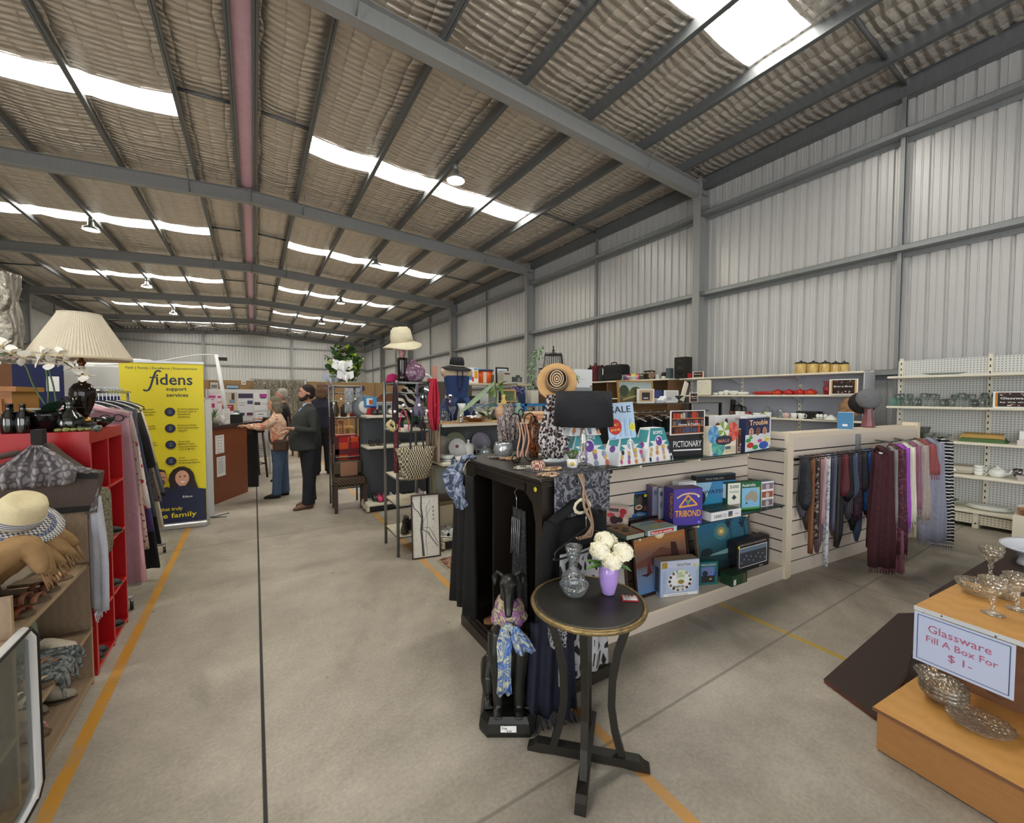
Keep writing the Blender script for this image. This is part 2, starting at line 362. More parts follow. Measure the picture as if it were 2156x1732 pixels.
mb.bb((XL, Y0-.1, 0), (-4.2, Y0, EAVE), clad); mb.bb((5.2, Y0-.1, 0), (XR, Y0, EAVE), clad); mb.bb((-4.2, Y0-.1, 5), (5.2, Y0, EAVE), clad); mb.prism([(XL, EAVE), (XR, EAVE), (0, RIDGE)], Y0-.1, Y0, clad, 'y'); struct('wall_front', mb)
# girts with drop flanges, and the eave beams
tn = [0]
def trim(mb): tn[0] += 1; o = mb.build('trim_%d' % tn[0]); o['kind'] = 'structure'; return o
for side, xw in ((-1, XR), (1, XL)):
    for z in (1.95, 3.79, 5.49):
        mb = MB(); xi = xw+side*.22
        mb.bb((xi, Y0, z-.002), (xw+side*.01, Y1, z+.002), galv); mb.bb((xi-.002, Y0, z-.002), (xi+.002, Y1, z+.075), galv); mb.bb((xw+side*.02, Y0, z-.075), (xw+side*.024, Y1, z), galv); mb.bb((xi-.002, Y0, z+.071), (xi-side*.02, Y1, z+.075), galv)
        trim(mb)
    mb = MB(); xi = xw+side*.14; mb.bb((xi-.003, Y0, 6.06), (xi+.003, Y1, 6.3), dark_galv); mb.bb((xi, Y0, 6.06), (xw, Y1, 6.066), dark_galv); mb.bb((xi, Y0, 6.3), (xi+side*.06, Y1, 6.306), dark_galv); trim(mb)
    for i, y in enumerate([2.26]+[p+3.27 for p in PORT[1:]]):
        mb = MB(); xg = xw+side*.1
        for z0, z1 in ((0, 1.95), (1.95, 3.79), (3.79, 5.49), (5.49, 6.1)): mb.bb((xg-.03, y-.03, z0+.01), (xg+.03, y-.024, z1-.01), galv); mb.bb((xg-.03, y-.03, z0+.01), (xg-.024, y+.03, z1-.01), galv)
        trim(mb)
# portal frames: rafters, columns, end plates, fly braces
def ibeam(mb, p0, p1, depth, fl, side, tw=.01, tf=.014):
    """I section with web in the plane spanned by the run and `side`"""
    p0, p1 = V(p0), V(p1); d = (p1-p0).normalized(); s_ = V(side); s_ = (s_-d*s_.dot(d)).normalized(); q = d.cross(s_)
    def slab(c0, hw, ht):
        vs = []
        for p in (p0, p1):
            for a, b in ((-1, -1), (1, -1), (1, 1), (-1, 1)): vs.append(p+s_*(c0+a*ht)+q*(b*hw))
        mb.add(vs, [(3, 2, 1, 0), (4, 5, 6, 7)]+[(i, (i+1) % 4, 4+(i+1) % 4, 4+i) for i in range(4)], steel)
    slab(0, tw/2, depth/2); slab(depth/2, fl/2, tf/2); slab(-depth/2, fl/2, tf/2)
for i, y in enumerate(PORT):
    root = bpy.data.objects.new('trim_%d' % (tn[0]+1), None); tn[0] += 1; sc.collection.objects.link(root); root['kind'] = 'structure'; root.location = (0, y, 0)
    for sx, xw in ((1, XR), (-1, XL)):
        xc = xw-sx*.17
        mb = MB(); ibeam(mb, (xc, 0, 0), (xc, 0, 6.24), .31, .165, (1, 0, 0)); mb.bb((xc-.24, -.1, 0), (xc+.2, .1, .02), steel)
        for z in (5.93, 6.22): mb.bb((xc-.15, -.08, z-.006), (xc+.15, .08, z+.006), steel)
        mb.build('column', root)
        mb = MB(); x1 = xc-sx*.16; z1 = roofz(x1)-.37; z0 = roofz(0)-.37
        ibeam(mb, (0, 0, z0), (x1, 0, z1), .29, .16, (0, 0, 1)); mb.bb((x1-.012, -.1, z1-.24), (x1+.012, .1, z1+.17), steel)
        for yy in (-.05, .05):
            for zz in (-.2, -.1, .1): mb.lathe((x1-sx*.012, yy, z1+zz), [(.012, 0), (.012, .014)], dark_galv, 6, ax=(-sx, 0, 0))
        mb.bb((-.012, -.09, z0-.2), (.012, .09, z0+.15), steel) if sx > 0 else None
        mb.build('rafter', root)
        mb = MB(); xb = sx*6.45; zb = roofz(xb)-.37
        for xb in (sx*6.45, sx*1.15):
            zb = roofz(xb)-.37; mb.tube([(xb, -.05, zb-.14), (xb+sx*.02, -.36, zb+.26)], .02, galv, 4, flat=.4)
        mb.tube([(xc-sx*.155, -.08, 5.62), (xw-sx*.2, -.42, 5.62)], .02, galv, 4, flat=.4)
        mb.build('fly_brace', root)
# roof purlins
for x in (.16, 1.0, 2.3, 3.62, 4.95, 6.3, 7.5):
    for s_ in (1, -1):
        xx = x*s_-(.05 if x < .5 else 0); mb = MB(); z = roofz(xx); zb = z-.225
        mb.bb((xx-.003, Y0, zb), (xx+.003, Y1, z-.02), dark_galv); mb.bb((xx-.04*s_, Y0, zb), (xx+.04*s_, Y1, zb+.003), dark_galv); mb.bb((xx-.04*s_-.0015, Y0, zb), (xx-.04*s_+.0015, Y1, zb+.02), dark_galv); mb.bb((xx, Y0, z-.02), (xx+.06*s_, Y1, z-.017), dark_galv); trim(mb)
# bridging across the purlins at each mid bay
for y in [2.26]+[p+3.27 for p in PORT[1:-1]]+[34.9]:
    for s_ in (1, -1):
        for a, b in ((.2, .97), (6.33, 7.47), (7.53, 8.25)):
            mb = MB(); mb.tube([(s_*a, y, roofz(a)-.13), (s_*b, y, roofz(b)-.13)], .038, dark_galv, 4, flat=.8); trim(mb)
# quilted foil blanket under the roof sheets, left open at the translucent sheets
foil = mat('#ece4da', .4, .72, 'foil', c2='#cfc6ba'); pink = mat('#f2cfe0', .6, .1, 'cloth', c2='#e3b3cb', s=8)
SKY = [(y0+3.27+.36, y0+3.27+1.02) for y0 in PORT]; SKY[0] = (2.66, 3.46); SKY[-1] = (34.3, 35.2)
ys = [Y0]
edges = sorted([a for p in SKY for a in p]+PORT+[Y0, Y1]); ys = []
for a, b in zip(edges, edges[1:]):
    n = max(1, int((b-a)/.11)); ys += [a+(b-a)*i/n for i in range(n)]
ys.append(Y1)
def bundle(x): return x
for s_, nm in ((1, 'ceiling'), (-1, 'ceiling')):
    xs = []; ex = [.14, 1.04, 2.3, 3.62, 4.95, 6.26, 7.5, 8.42]
    for a, b in zip(ex, ex[1:]): n = 9; xs += [a+(b-a)*i/n for i in range(n)]
    xs.append(ex[-1]); vs = []; fs = []
    for y in ys:
        for x in xs:
            i = max(k_ for k_ in range(len(ex)) if ex[k_] <= x+1e-6); i = min(i, len(ex)-2); f = (x-ex[i])/(ex[i+1]-ex[i])
            sag = .055*math.sin(PI*f)**.7 if 0 < f < 1 else 0
            z = roofz(x)-.02-sag+.018*NZ.noise(V((x*3, y*6, s_*5)))-.012*math.sin(y*30+2*NZ.noise(V((x*2, y, 3))))*math.sin(PI*f)
            vs.append((x*s_ if s_ > 0 else -x*min(1, 8.15/8.42), y, z))
    W_ = len(xs)
    for j in range(len(ys)-1):
        ym = (ys[j]+ys[j+1])/2; sky = any(a < ym < b for a, b in SKY)
        for i in range(W_-1):
            xm = (xs[i]+xs[i+1])/2
            if sky and 1.04 < xm < 6.26: continue
            fs.append((j*W_+i, j*W_+i+1, (j+1)*W_+i+1, (j+1)*W_+i))
    mb = MB(); mb.add(vs, fs, foil, True); struct('ceiling', mb)
mb = MB(); n = 230; vs = []; fs = []
for i in range(n+1):
    y = Y0+(Y1-Y0)*i/n
    for j in range(5):
        x = -.2+.30*j/4; vs.append((x, y, RIDGE-.16-.03*abs(math.sin(y*5.2))*math.sin(PI*j/4)+.01*NZ.noise(V((x*9, y*5, 1)))))
for i in range(n):
    for j in range(4): fs.append((i*5+j, i*5+j+1, i*5+6+j, i*5+5+j))
mb.add(vs, fs, pink, True); struct('ceiling', mb)
# translucent roof sheets
wn = 0
for a, b in SKY:
    for s_ in (1, -1):
        wn += 1; mb = MB(); vs = []; fs = []; n = 36
        for i in range(n+1):
            y = a+(b-a)*i/n; h = .015*math.sin(i/n*2*PI*4)
            for x in (1.0, 6.3): vs.append((x*s_, y, roofz(x)+.03+h))
        for i in range(n): fs.append((2*i, 2*i+1, 2*i+3, 2*i+2))
        mb.add(vs, fs, mat('#fbf6ea', .5, 0, 'skylight', e=SKY_E), True); struct('window_%d' % wn, mb)
# gable wind posts and rails on the back wall
for x in (-3.1, 2.65):
    mb = MB(); ibeam(mb, (x, Y1-.22, 0), (x, Y1-.22, roofz(x)-.25), .2, .15, (0, 1, 0)); trim(mb)
for z in (1.95, 3.9, 5.45):
    mb = MB(); yi = Y1-.12; mb.bb((XL, yi-.003, z), (XR, yi+.003, z+.09), galv); mb.bb((XL, yi, z-.003), (XR, Y1, z+.003), galv); trim(mb)
for s_ in (1, -1):
    mb = MB(); ibeam(mb, (0, Y1-.15, roofz(0)-.35), (s_*8.1, Y1-.15, roofz(8.1)-.35), .2, .12, (0, 0, 1)); trim(mb)
# crossed bracing rods in the last bay
for s_ in (1, -1):
    for a, b in (((.6, 31.8), (5.0, 37.6)), ((5.0, 31.8), (.6, 37.6))):
        mb = MB(); mb.tube([(s_*a[0], a[1], roofz(a[0])-.33), (s_*b[0], b[1], roofz(b[0])-.33)], .014, galv, 6); trim(mb)
# high bay lamps
hb = None
for i, (x, y) in enumerate(((3.62, 8.0), (3.62, 14.6), (3.62, 21.3), (3.62, 27.8), (-3.62, 15.5), (-3.62, 22.3), (-3.62, 28.8), (-3.62, 8.0))):
    zt = 6.12; side = 'right' if x > 0 else 'left'; rank = ['in the nearest bay', 'one bay further back', 'two bays further back', 'in the farthest bay'][i if i < 4 else (i-4 if i < 7 else 0)] if x > 0 or i < 7 else ''
    lb = {0: 'nearest high bay lamp glowing right of the roof ridge', 1: 'second high bay lamp right of the ridge', 2: 'third high bay lamp right of the ridge', 3: 'farthest high bay lamp right of the ridge', 4: 'nearest visible high bay lamp left of the ridge', 5: 'middle high bay lamp left of the ridge', 6: 'farthest high bay lamp left of the ridge', 7: 'high bay lamp left of the ridge above the red shelf'}[i]
    if hb is None:
        hb = thing('high_bay_light', lb, 'lamp', (x, y, zt), 0, 'high bay lamps under the roof')
        MB().lathe((0, 0, 0), [(.06, .16), (.07, .06), (.17, .0), (.19, -.06), (.185, -.06), (.165, -.002), (.06, .05)], mat('#b9bcbd', .35, .6), 20).build('reflector', hb)
        MB().lathe((0, 0, 0), [(.001, -.055), (.16, -.05), (.16, -.04)], mat('#fff3d8', .5, 0, 'emit', e=BAY_E), 20).build('lamp_lens', hb)
        MB().tube([(0, 0, .16), (0, 0, .29)], .01, galv, 6).lathe((0, 0, .16), [(.05, 0), (.05, .1), (.02, .13)], galv, 12).build('hanger', hb)
    else: dup(hb, (x, y, zt), label=lb)
# ================= CENTRE: ROUND TABLE, DOG STATUE, BLACK CABINET =================
blk=mat('#17150f',.42,0,'brushed',c2='#23201a');gold=mat('#b39a63',.4,.6,'cloth',c2='#4a4030',s=40)
t=thing('side_table','round black pedestal side table with gold edge in front of the black cabinet','table',(1.235,1.345,0))
mb=MB();mb.lathe((0,0,0),[(.235,.700),(.245,.708),(.240,.722),(.22,.7225)],blk,56);mb.build('tabletop',t)
mb=MB();mb.lathe((0,0,0),[(.238,.698),(.250,.703),(.254,.713),(.249,.722),(.238,.7236),(.236,.72)],gold,56,cap=False);mb.build('gold_rim',t)
for i,a in enumerate((222,315,45,138)):
    ca,sa=math.cos(R(a)),math.sin(R(a));mb=MB();vs=[]
    pr_=[(.185,.70),(.16,.6),(.128,.5),(.108,.38),(.104,.26),(.12,.15),(.15,.045)]
    for r_,z in pr_:
        for dr_ in(-.016,.016):
            for q in(-.015,.015):vs.append((ca*(r_+dr_)-sa*q,sa*(r_+dr_)+ca*q,z))
    fs=[(0,1,3,2),(26,24,25,27)][:1]+[(24,25,27,26)]
    for k_ in range(len(pr_)-1):
        o_=k_*4
        for a_,b_ in((0,1),(1,3),(3,2),(2,0)):fs.append((o_+a_,o_+b_,o_+4+b_,o_+4+a_))
    mb.add(vs,fs,blk);mb.build('leg',t)
for a in(42,135):
    ca,sa=math.cos(R(a)),math.sin(R(a));mb=MB();up_=.001 if a==42 else 0
    prof=[(-.268,0),(-.2,0),(-.15,.006),(.15,.006),(.2,0),(.268,0),(.268,.016),(.245,.026),(.225,.045+up_),(-.225,.045+up_),(-.245,.026),(-.268,.016)]
    vs=[(ca*r_-sa*q,sa*r_+ca*q,z)for q in(-.022,.022)for r_,z in prof];n=len(prof)
    mb.add(vs,[tuple(range(n)),tuple(range(n,2*n))[::-1]]+[(i,(i+1)%n,n+(i+1)%n,n+i)for i in range(n)],blk);mb.build('foot_rail',t)
TT=.7235
crys=mat('#eef2f4',.05,0,'thinglass',s=70,b=1.0,a=.16)
p=at(1209,1250,z=TT)
one('crystal_bowl','cut glass bowl on the round black table','bowl',MB().lathe((0,0,0),[(.03,0),(.045,.004),(.058,.03),(.066,.05),(.062,.05),(.054,.03),(.03,.01)],crys,32,seg=(16,.03)),(p.x,p.y,TT))
q=at(1207,1222,z=TT);q=p+V((.055,.07,0))
one('crystal_vase','flared cut glass vase behind the glass bowl on the round table','vase',MB().lathe((0,0,0),[(.02,0),(.05,.01),(.055,.035),(.03,.07),(.016,.085),(.018,.1),(.03,.14),(.04,.19),(.037,.19),(.025,.14),(.01,.1)],crys,32,seg=(16,.04)),(q.x,q.y,TT))
p=at(1281,1248,z=TT+.002);lil=mat('#a98ad6',.16,0,'cloth',c2='#b79be0',s=25)
one('lilac_vase','glossy lilac ceramic vase on the round table','vase',MB().lathe((0,0,0),[(.024,0),(.028,.004),(.04,.05),(.045,.09),(.041,.125),(.028,.145),(.03,.155),(.026,.155),(.024,.14)],lil,36),(p.x,p.y,TT))
cream=mat('#f4eecb',.7,0,'cloth',c2='#fbf8e8',s=30);leafm=mat('#4d7a3c',.5,0,'cloth',c2='#6b9a50',s=20)
random.seed(3)
def petal_flower(mb,c,r,m,n=110):
    for i in range(n):
        ph=math.acos(1-1.45*(i+.5)/n);th=i*2.4;d=V((math.sin(ph)*math.cos(th),math.sin(ph)*math.sin(th),math.cos(ph)));a=d.orthogonal().normalized();b=d.cross(a);rr=r*(.72+.28*math.sin(ph))
        w_=r*.30;cc=V(c)+d*rr;e=random.uniform(-.7,.7);a=(a+d*e).normalized()
        mb.add([cc-a*w_-d*w_*.35,cc-b*w_*.8,cc+a*w_-d*w_*.1,cc+a*w_*.5+b*w_*.9+d*w_*.25,cc-a*w_*.4+b*w_+d*w_*.15,cc+d*w_*.25],[(0,1,5),(1,2,5),(2,3,5),(3,4,5),(4,0,5)],m,True)
    mb.ball(c,r*.7,m)
bq=thing('peony_bouquet','bunch of cream silk peonies in the lilac vase','flowers',(p.x,p.y,TT+.13))
for k_,c in enumerate(((-.048,.01,.075),(.04,.045,.085),(.035,-.05,.07),(-.02,-.035,.035),(.0,.03,.105))):
    mb=MB();petal_flower(mb,c,.043,cream);mb.tube([(c[0]*.2,c[1]*.2,-.04),(c[0]*.4,c[1]*.4,.0),c],.003,leafm,6);mb.build('peony',bq)
def leaf(mb,base,tip,wd,m,cup=.2,n=6):
    base,tip=V(base),V(tip);d=tip-base;s_=d.cross(V((0,0,1)));s_=s_.normalized()if s_.length>1e-5 else V((1,0,0));nn=s_.cross(d).normalized();vs=[];fs=[]
    for i in range(n+1):
        f=i/n;w_=wd*math.sin(PI*min(1,f*.92+.04))**.8;c=base+d*f-nn*(f*f*d.length*cup)
        vs+=[c-s_*w_+nn*w_*.3,c,c+s_*w_+nn*w_*.3]
    for i in range(n):fs+=[(3*i,3*i+1,3*i+4,3*i+3),(3*i+1,3*i+2,3*i+5,3*i+4)]
    mb.add(vs,fs,m,True)
for b_,tp in(((.02,0,.0),(.13,-.03,.045)),((-.02,0,.0),(-.09,.05,.0)),((-.02,-.02,.0),(-.1,.03,.05)),((.02,-.03,0),(.06,-.08,.0))):mb=MB();leaf(mb,b_,tp,.022,leafm);mb.build('leaf',bq)
p=at(1326,1260,z=TT);mb=MB();mb.box((0,0,.0015),(.072,.055,.003),mat('#a3222c',.4));P=Pr(mb,(-.036,-.0275,.003),(1,0,0),(0,1,0))
P.text('SALE',.006,.039,.017,WH,.06,.004).rect(.006,.028,.06,.008,WH).rect(.006,.004,.06,.021,WH).text('was $65',.01,.0285,.008,K).text('$40.00',.012,.015,.010,K).text('each set',.012,.006,.008,K)
one('sale_card','red and white SALE price card on the edge of the round table','price card',mb,(p.x,p.y,TT),R(-38))
# --- dog statue ---
st=mat('#121311',.35,0,'brushed',c2='#1c1d1a')
dg=thing('greyhound_statue','black sitting greyhound statue wearing a scarf beside the cabinet','statue',(1.075,1.755,0),R(-32))
mb=MB();pl=[(-.1,-.15),(.1,-.15),(.14,-.1),(.14,.12),(.1,.15),(-.1,.15),(-.14,.12),(-.14,-.1)]
mb.loft([[(x*s_,y*s_,z)for x,y in pl]for z,s_ in((0,1.02),(.02,1.03),(.06,.98),(.085,.88))],st,smooth=False);mb.build('plinth',dg)
mb=MB()
mb.limb([(0,.10,.12,.1,.1),(0,.08,.24,.1,.105),(0,.03,.34,.092,.105),(0,-.02,.43,.09,.105),(0,-.03,.50,.075,.085),(0,-.02,.56,.052,.058),(0,-.02,.635,.043,.048),(0,-.035,.68,.04,.042)],st,16);mb.limb([(0,.0,.2,.06,.07),(0,-.02,.32,.07,.08),(0,-.04,.44,.065,.07)],st)
for s_ in(1,-1):
    mb.limb([(s_*.055,-.04,.45,.05,.055),(s_*.06,-.065,.36,.044,.044),(s_*.052,-.085,.24,.03,.03),(s_*.05,-.095,.13,.026,.026),(s_*.05,-.1,.1,.022,.024)],st)
    mb.ball((s_*.05,-.118,.1),(.027,.04,.019),st)
    mb.limb([(s_*.06,.1,.2,.07,.08),(s_*.09,.06,.2,.065,.085),(s_*.1,.0,.17,.045,.05),(s_*.1,-.02,.12,.03,.03)],st)
    mb.ball((s_*.1,-.045,.1),(.026,.045,.018),st)
    for toe in(-.014,0,.014):mb.ball((s_*.05+toe,-.152,.098),(.008,.016,.011),st,8,5);mb.ball((s_*.1+toe,-.085,.097),(.008,.016,.01),st,8,5)
    mb.limb([(s_*.03,-.02,.722,.012,.009),(s_*.052,.0,.735,.02,.009),(s_*.07,.01,.705,.022,.008),(s_*.07,.0,.665,.008,.005)],st,8)
mb.ball((0,-.045,.695),(.046,.058,.044),st);[mb.ball((q*.03,-.075,.705),(.012,.012,.01),st)for q in(-1,1)]
mb.limb([(0,-.06,.695,.04,.038),(0,-.1,.66,.028,.03),(0,-.135,.61,.022,.022),(0,-.152,.58,.016,.015)],st)
mb.tube([(0,.15,.1),(.06,.17,.1),(.12,.1,.1),(.13,.0,.1)],[.02,.016,.012,.008],st)
mb.build('body',dg,fuse=.0055,smooth_it=3)
mb=MB();mb.box((0,-.152,.04),(.075,.003,.032),WH,rx=R(0));P=Pr(mb,(-.0375,-.1537,.024),(1,0,0),(0,0,1));P.text('Dog',.006,.018,.014,K).text('$ 60',.03,.004,.013,K)
o=mb.build('price_label',dg);o['label']='white handwritten price sticker'
scm=mat('#2c57a8',.5,0,'swirl',c2='#cfd3b4',c3='#8fb0d8',s=11)
scp=mat('#5a3f86',.5,0,'swirl',c2='#c9bd7e',c3='#b86a9c',s=14)
sf=thing('silk_scarf','blue and purple marbled silk scarf knotted round the neck of the dog statue','scarf',(1.075,1.755,0),R(-32))
mb=MB();mb.lathe((0,-.022,.53),[(.085,-.03),(.09,-.01),(.074,.02),(.072,.045),(.06,.07),(.052,.085)],scp,28,seg=(7,.08));mb.build('neck_wrap',sf)
mb=MB();mb.ball((-.0,-.125,.52),(.025,.02,.02),scm)
drape(mb,(-.045,-.14,.53),(.005,-.14,.53),.2,.011,2,scm,.008,taper=[.6,1.5,1.3,1.2,1.5]);drape(mb,(.0,-.14,.53),(.05,-.13,.53),.4,.012,2,scm,.008,taper=[.6,1.7,1.9],dy=(.06,0));mb.build('scarf_tail',sf)
# --- dark shawl heaped behind the statue ---
nav=mat('#0b0e1c',.8,0,'cloth',c2='#141a33',s=90)
mb=MB();drape(mb,(1.13,1.64,.5),(1.33,1.56,.56),.03,.03,3,nav,.02,flare=1.25)
for i in range(14):x=1.12+i*.016;mb.tube([(x,1.6-i*.004,.05),(x+random.uniform(-.02,.02),1.57-i*.004,.008)],.003,nav,5)
one('fringed_shawl','dark navy fringed shawl hanging to the floor behind the dog statue','shawl',mb)
# --- black cabinet ---
CX0,CX1,CY0,CY1,CZ=1.25,1.70,1.71,2.61,1.2
cw=mat('#1b1714',.4,0,'wood',c2='#26201b');cb=thing('display_cabinet','black timber open cabinet with a moulded top in the centre of the aisle','cabinet',(CX0,CY0,0));W_,D_=CX1-CX0,CY1-CY0
mb=MB();mb.bb((-.03,-.03,CZ-.02),(W_+.03,D_+.03,CZ),cw,bev=.006);mb.bb((-.015,-.015,CZ-.035),(W_+.015,D_+.015,CZ-.02),cw);mb.bb((-.022,-.022,CZ-.045),(W_+.022,D_+.022,CZ-.035),cw);mb.build('top',cb)
mb=MB();mb.bb((0,0,.11),(W_,.03,CZ-.045),cw);mb.build('side_panel',cb);mb=MB();mb.bb((0,D_-.03,.11),(W_,D_,CZ-.045),cw);mb.build('side_panel',cb)
mb=MB();mb.bb((W_-.015,.03,.11),(W_,D_-.03,CZ-.045),mat('#12100e',.6));mb.build('back_panel',cb)
mb=MB();mb.bb((.03,.56,.13),(W_-.02,.58,CZ-.05),cw);mb.build('divider',cb)
mb=MB();mb.bb((0,0,.085),(W_,D_,.115),cw);mb.build('bottom_shelf',cb)
mb=MB();mb.bb((-.03,-.03,0),(W_+.03,D_+.03,.07),cw);mb.bb((-.015,-.015,.07),(W_+.015,D_+.015,.09),cw);mb.build('plinth',cb)
mb=MB()  # shaped face frame round the opening
for y0,s_ in((.03,1),(D_-.03,-1)):mb.prism([(y0,.115),(y0+s_*.03,.115),(y0+s_*.03,.95),(y0+s_*.06,1.05),(y0+s_*.13,1.1),(y0+s_*.13,CZ-.05),(y0,CZ-.05)],0,.02,cw,'x')
mb.bb((0,.15,1.1),(.02,D_-.15,CZ-.05),cw);mb.build('face_frame',cb)
mb=MB();mb.lathe((0,0,0),[(.014,0),(.014,.002)],mat('#e8d52a',.5),16,ax=(-1,0,0));mb.build('price_dot',cb,(-.001,.06,1.13))['label']='yellow round price sticker'
ydot=mat('#e6dc3a',.5)
for dx,dy,rz,lb in((.12,.33,15,'front tan thong in the black cabinet base'),(.12,.43,10,'rear tan thong in the black cabinet base')):
    mb=MB();mb.loft([[(x*(1.0),y*1.0,z)for x,y in[(.11,0),(.09,.032),(.03,.038),(-.05,.03),(-.1,.026),(-.115,0),(-.1,-.026),(-.05,-.03),(.03,-.038),(.09,-.032)]]for z in(0,.014)],mat('#a5764f',.7));mb.tube([(.05,0,.014),(.03,.02,.03),(-.03,.035,.014)],.005,mat('#6b4026',.6),6);mb.tube([(.05,0,.014),(.03,-.02,.03),(-.03,-.035,.014)],.005,mat('#6b4026',.6),6)
    one('flip_flop',lb,'shoe',mb,(CX0+dx,CY0+dy+.25,.115),R(180+rz))
# clothes hung on the cabinet
bk1=mat('#0d0d0e',.9,0,'cloth',c2='#151516',s=40);bk2=mat('#0a0a0c',.95,0,'cloth',c2='#101014',s=30)
chrome=mat('#b9bcc0',.2,.95)
dr_=thing('black_dress','long black dress hanging at the far open corner of the cabinet','dress',(1.17,2.46,0))
mb=MB();drape(mb,(0,.17,1.1),(0,-.13,1.1),.2,.025,3,bk1,.03,taper=[.8,.95,1.0,1.1,1.15]);mb.build('dress_body',dr_);mb=MB();mb.tube([(0,.02,1.1),(0,.02,1.14),(.03,.02,1.19),(.06,.02,1.19),(.07,.02,1.2)],.003,chrome,6);mb.build('hook',dr_)
mb=MB();drape(mb,(1.33,2.12,.95),(1.33,1.98,.95),.3,.015,3,mat('#0d0d10',.6,0,'spots',c2='#2b2d38',c3='#8f93a5',s=70,p0=.1,p=.14),.02)
mb.tube([(1.31,2.05,.95),(1.31,2.05,1.02),(1.31,2.07,1.05),(1.31,2.03,1.08)],.003,chrome,6)
for i in range(5):mb.tube([(1.3,2.0+i*.02,.9),(1.29,2.0+i*.02,.72-.02*abs(i-2))],.003,mat('#9a9aa2',.3,.5),5)
one('sequin_dress','black sequinned dress with long beads hanging inside the cabinet','dress',mb)
gsc=mat('#48566f',.7,0,'swirl',c2='#a3adc4',c3='#2a3446',s=9)
mb=MB()
for k_ in range(9):
    a=k_*.7;mb.tube([(1.15+.03*math.sin(a),2.62-.02*k_,1.19-.01*k_),(1.12+.04*math.cos(a*2),2.60-.018*k_,1.1),(1.13+.03*math.sin(a*3),2.57-.02*k_,.98),(1.14+.02*math.cos(a),2.55-.02*k_,.88+.02*(k_%3))],[.014,.026,.028,.012],gsc,10,flat=.6)
mb.tube([(1.27,2.5,1.208),(1.2,2.5,1.215),(1.17,2.5,1.19),(1.15,2.51,1.12)],[.012,.02,.02,.016],gsc,8)
one('plaid_scarf','blue grey plaid scarf bunched over the far corner of the black cabinet','scarf',mb)
cg=thing('black_cardigan','black cardigan on a hanger against the near end of the cabinet','cardigan',(1.42,CY0-.05,0))
mb=MB();drape(mb,(-.22,0,.98),(.2,0,.98),.3,.012,2,bk2,.03,taper=[.75,1.05,1.05,1.1]);mb.limb([(-.16,-.01,.98,.03,.02),(0,-.01,1.06,.05,.02),(.15,-.01,.98,.03,.02)],bk2);mb.build('knit_body',cg)
for s_ in(-1,1):mb=MB();mb.limb([(s_*.15,-.01,.98,.05,.025),(s_*.2,-.015,.8,.05,.025),(s_*.22,-.02,.55,.04,.02),(s_*.22,-.02,.38,.035,.02)],bk2);mb.build('sleeve',cg)
def ikat():return mat('#0f0f10',.8,0,'net',c2='#a9a9ac',s=24,sz=.55,p=.16)
sk=thing('patterned_skirt','black skirt with white chain print on a black hanger at the cabinet end','skirt',(1.44,CY0-.115,0))
mb=MB();drape(mb,(-.16,0,.83),(.15,0,.83),.17,.012,3,ikat(),.012,flare=1.1);mb.build('skirt_panel',sk)
mb=MB();mb.tube([(-.2,-.01,.83),(-.19,-.01,.86),(-.02,-.01,.935),(0,-.01,.94),(.02,-.01,.935),(.19,-.01,.86),(.2,-.01,.84),(.185,-.01,.825),(-.185,-.01,.815),(-.2,-.01,.83)],.005,K,8);mb.tube([(0,-.01,.94),(0,-.008,1.0),(.018,0,1.02),(.01,.02,1.045)],.0028,chrome,6);mb.build('hanger',sk)
mb=MB();drape(mb,(1.19,1.555,.52),(1.3,1.555,.52),.4,.02,2,mat('#1a1a1c',.8,0,'net',c2='#9c9ca0',s=60,p=.12),.03,flare=.8);mb.tube([(1.2,1.555,.52),(1.24,1.555,.62),(1.29,1.555,.52)],.003,K,6)
one('patterned_pouch','small black and white scale print pouch hanging under the round table edge','bag',mb)
trop=mat('#20222a',.8,0,'swirl',c2='#8d8f98',c3='#3f424d',s=14)
mb=MB();mb.bb((1.30,1.678,1.2005),(1.69,1.95,1.203),trop);drape(mb,(1.30,CY0-.037,1.202),(1.69,CY0-.037,1.202),.98,.003,3,trop,.004,flare=1.0)
one('table_runner','dark tropical leaf print cloth draped over the near end of the cabinet top','cloth',mb)
mb=MB();cr=mat('#d9d3b8',.6);brn=mat('#7a5840',.5,0,'cloth',c2='#c0a58b',s=80)
mb.tube([(1.42+.055*math.cos(a/10*2*PI),CY0-.115+.004*math.sin(a),1.055+.035*math.sin(a/10*2*PI))for a in range(10)],.009,cr,8,closed=True,flat=.5)
for k_ in range(4):mb.tube([(1.44+.01*k_,CY0-.06,1.21),(1.44+.012*math.sin(k_),CY0-.09,1.17),(1.43+.02*math.cos(k_*2),CY0-.13,1.06),(1.47+.015*math.sin(k_*3),CY0-.135,.96),(1.4+.02*k_,CY0-.14,.90),(1.36+.02*k_,CY0-.14,.91)],.0055,brn,6)
one('rope_necklace','twisted brown cord necklaces with cream loops hanging down the cabinet end','necklace',mb)
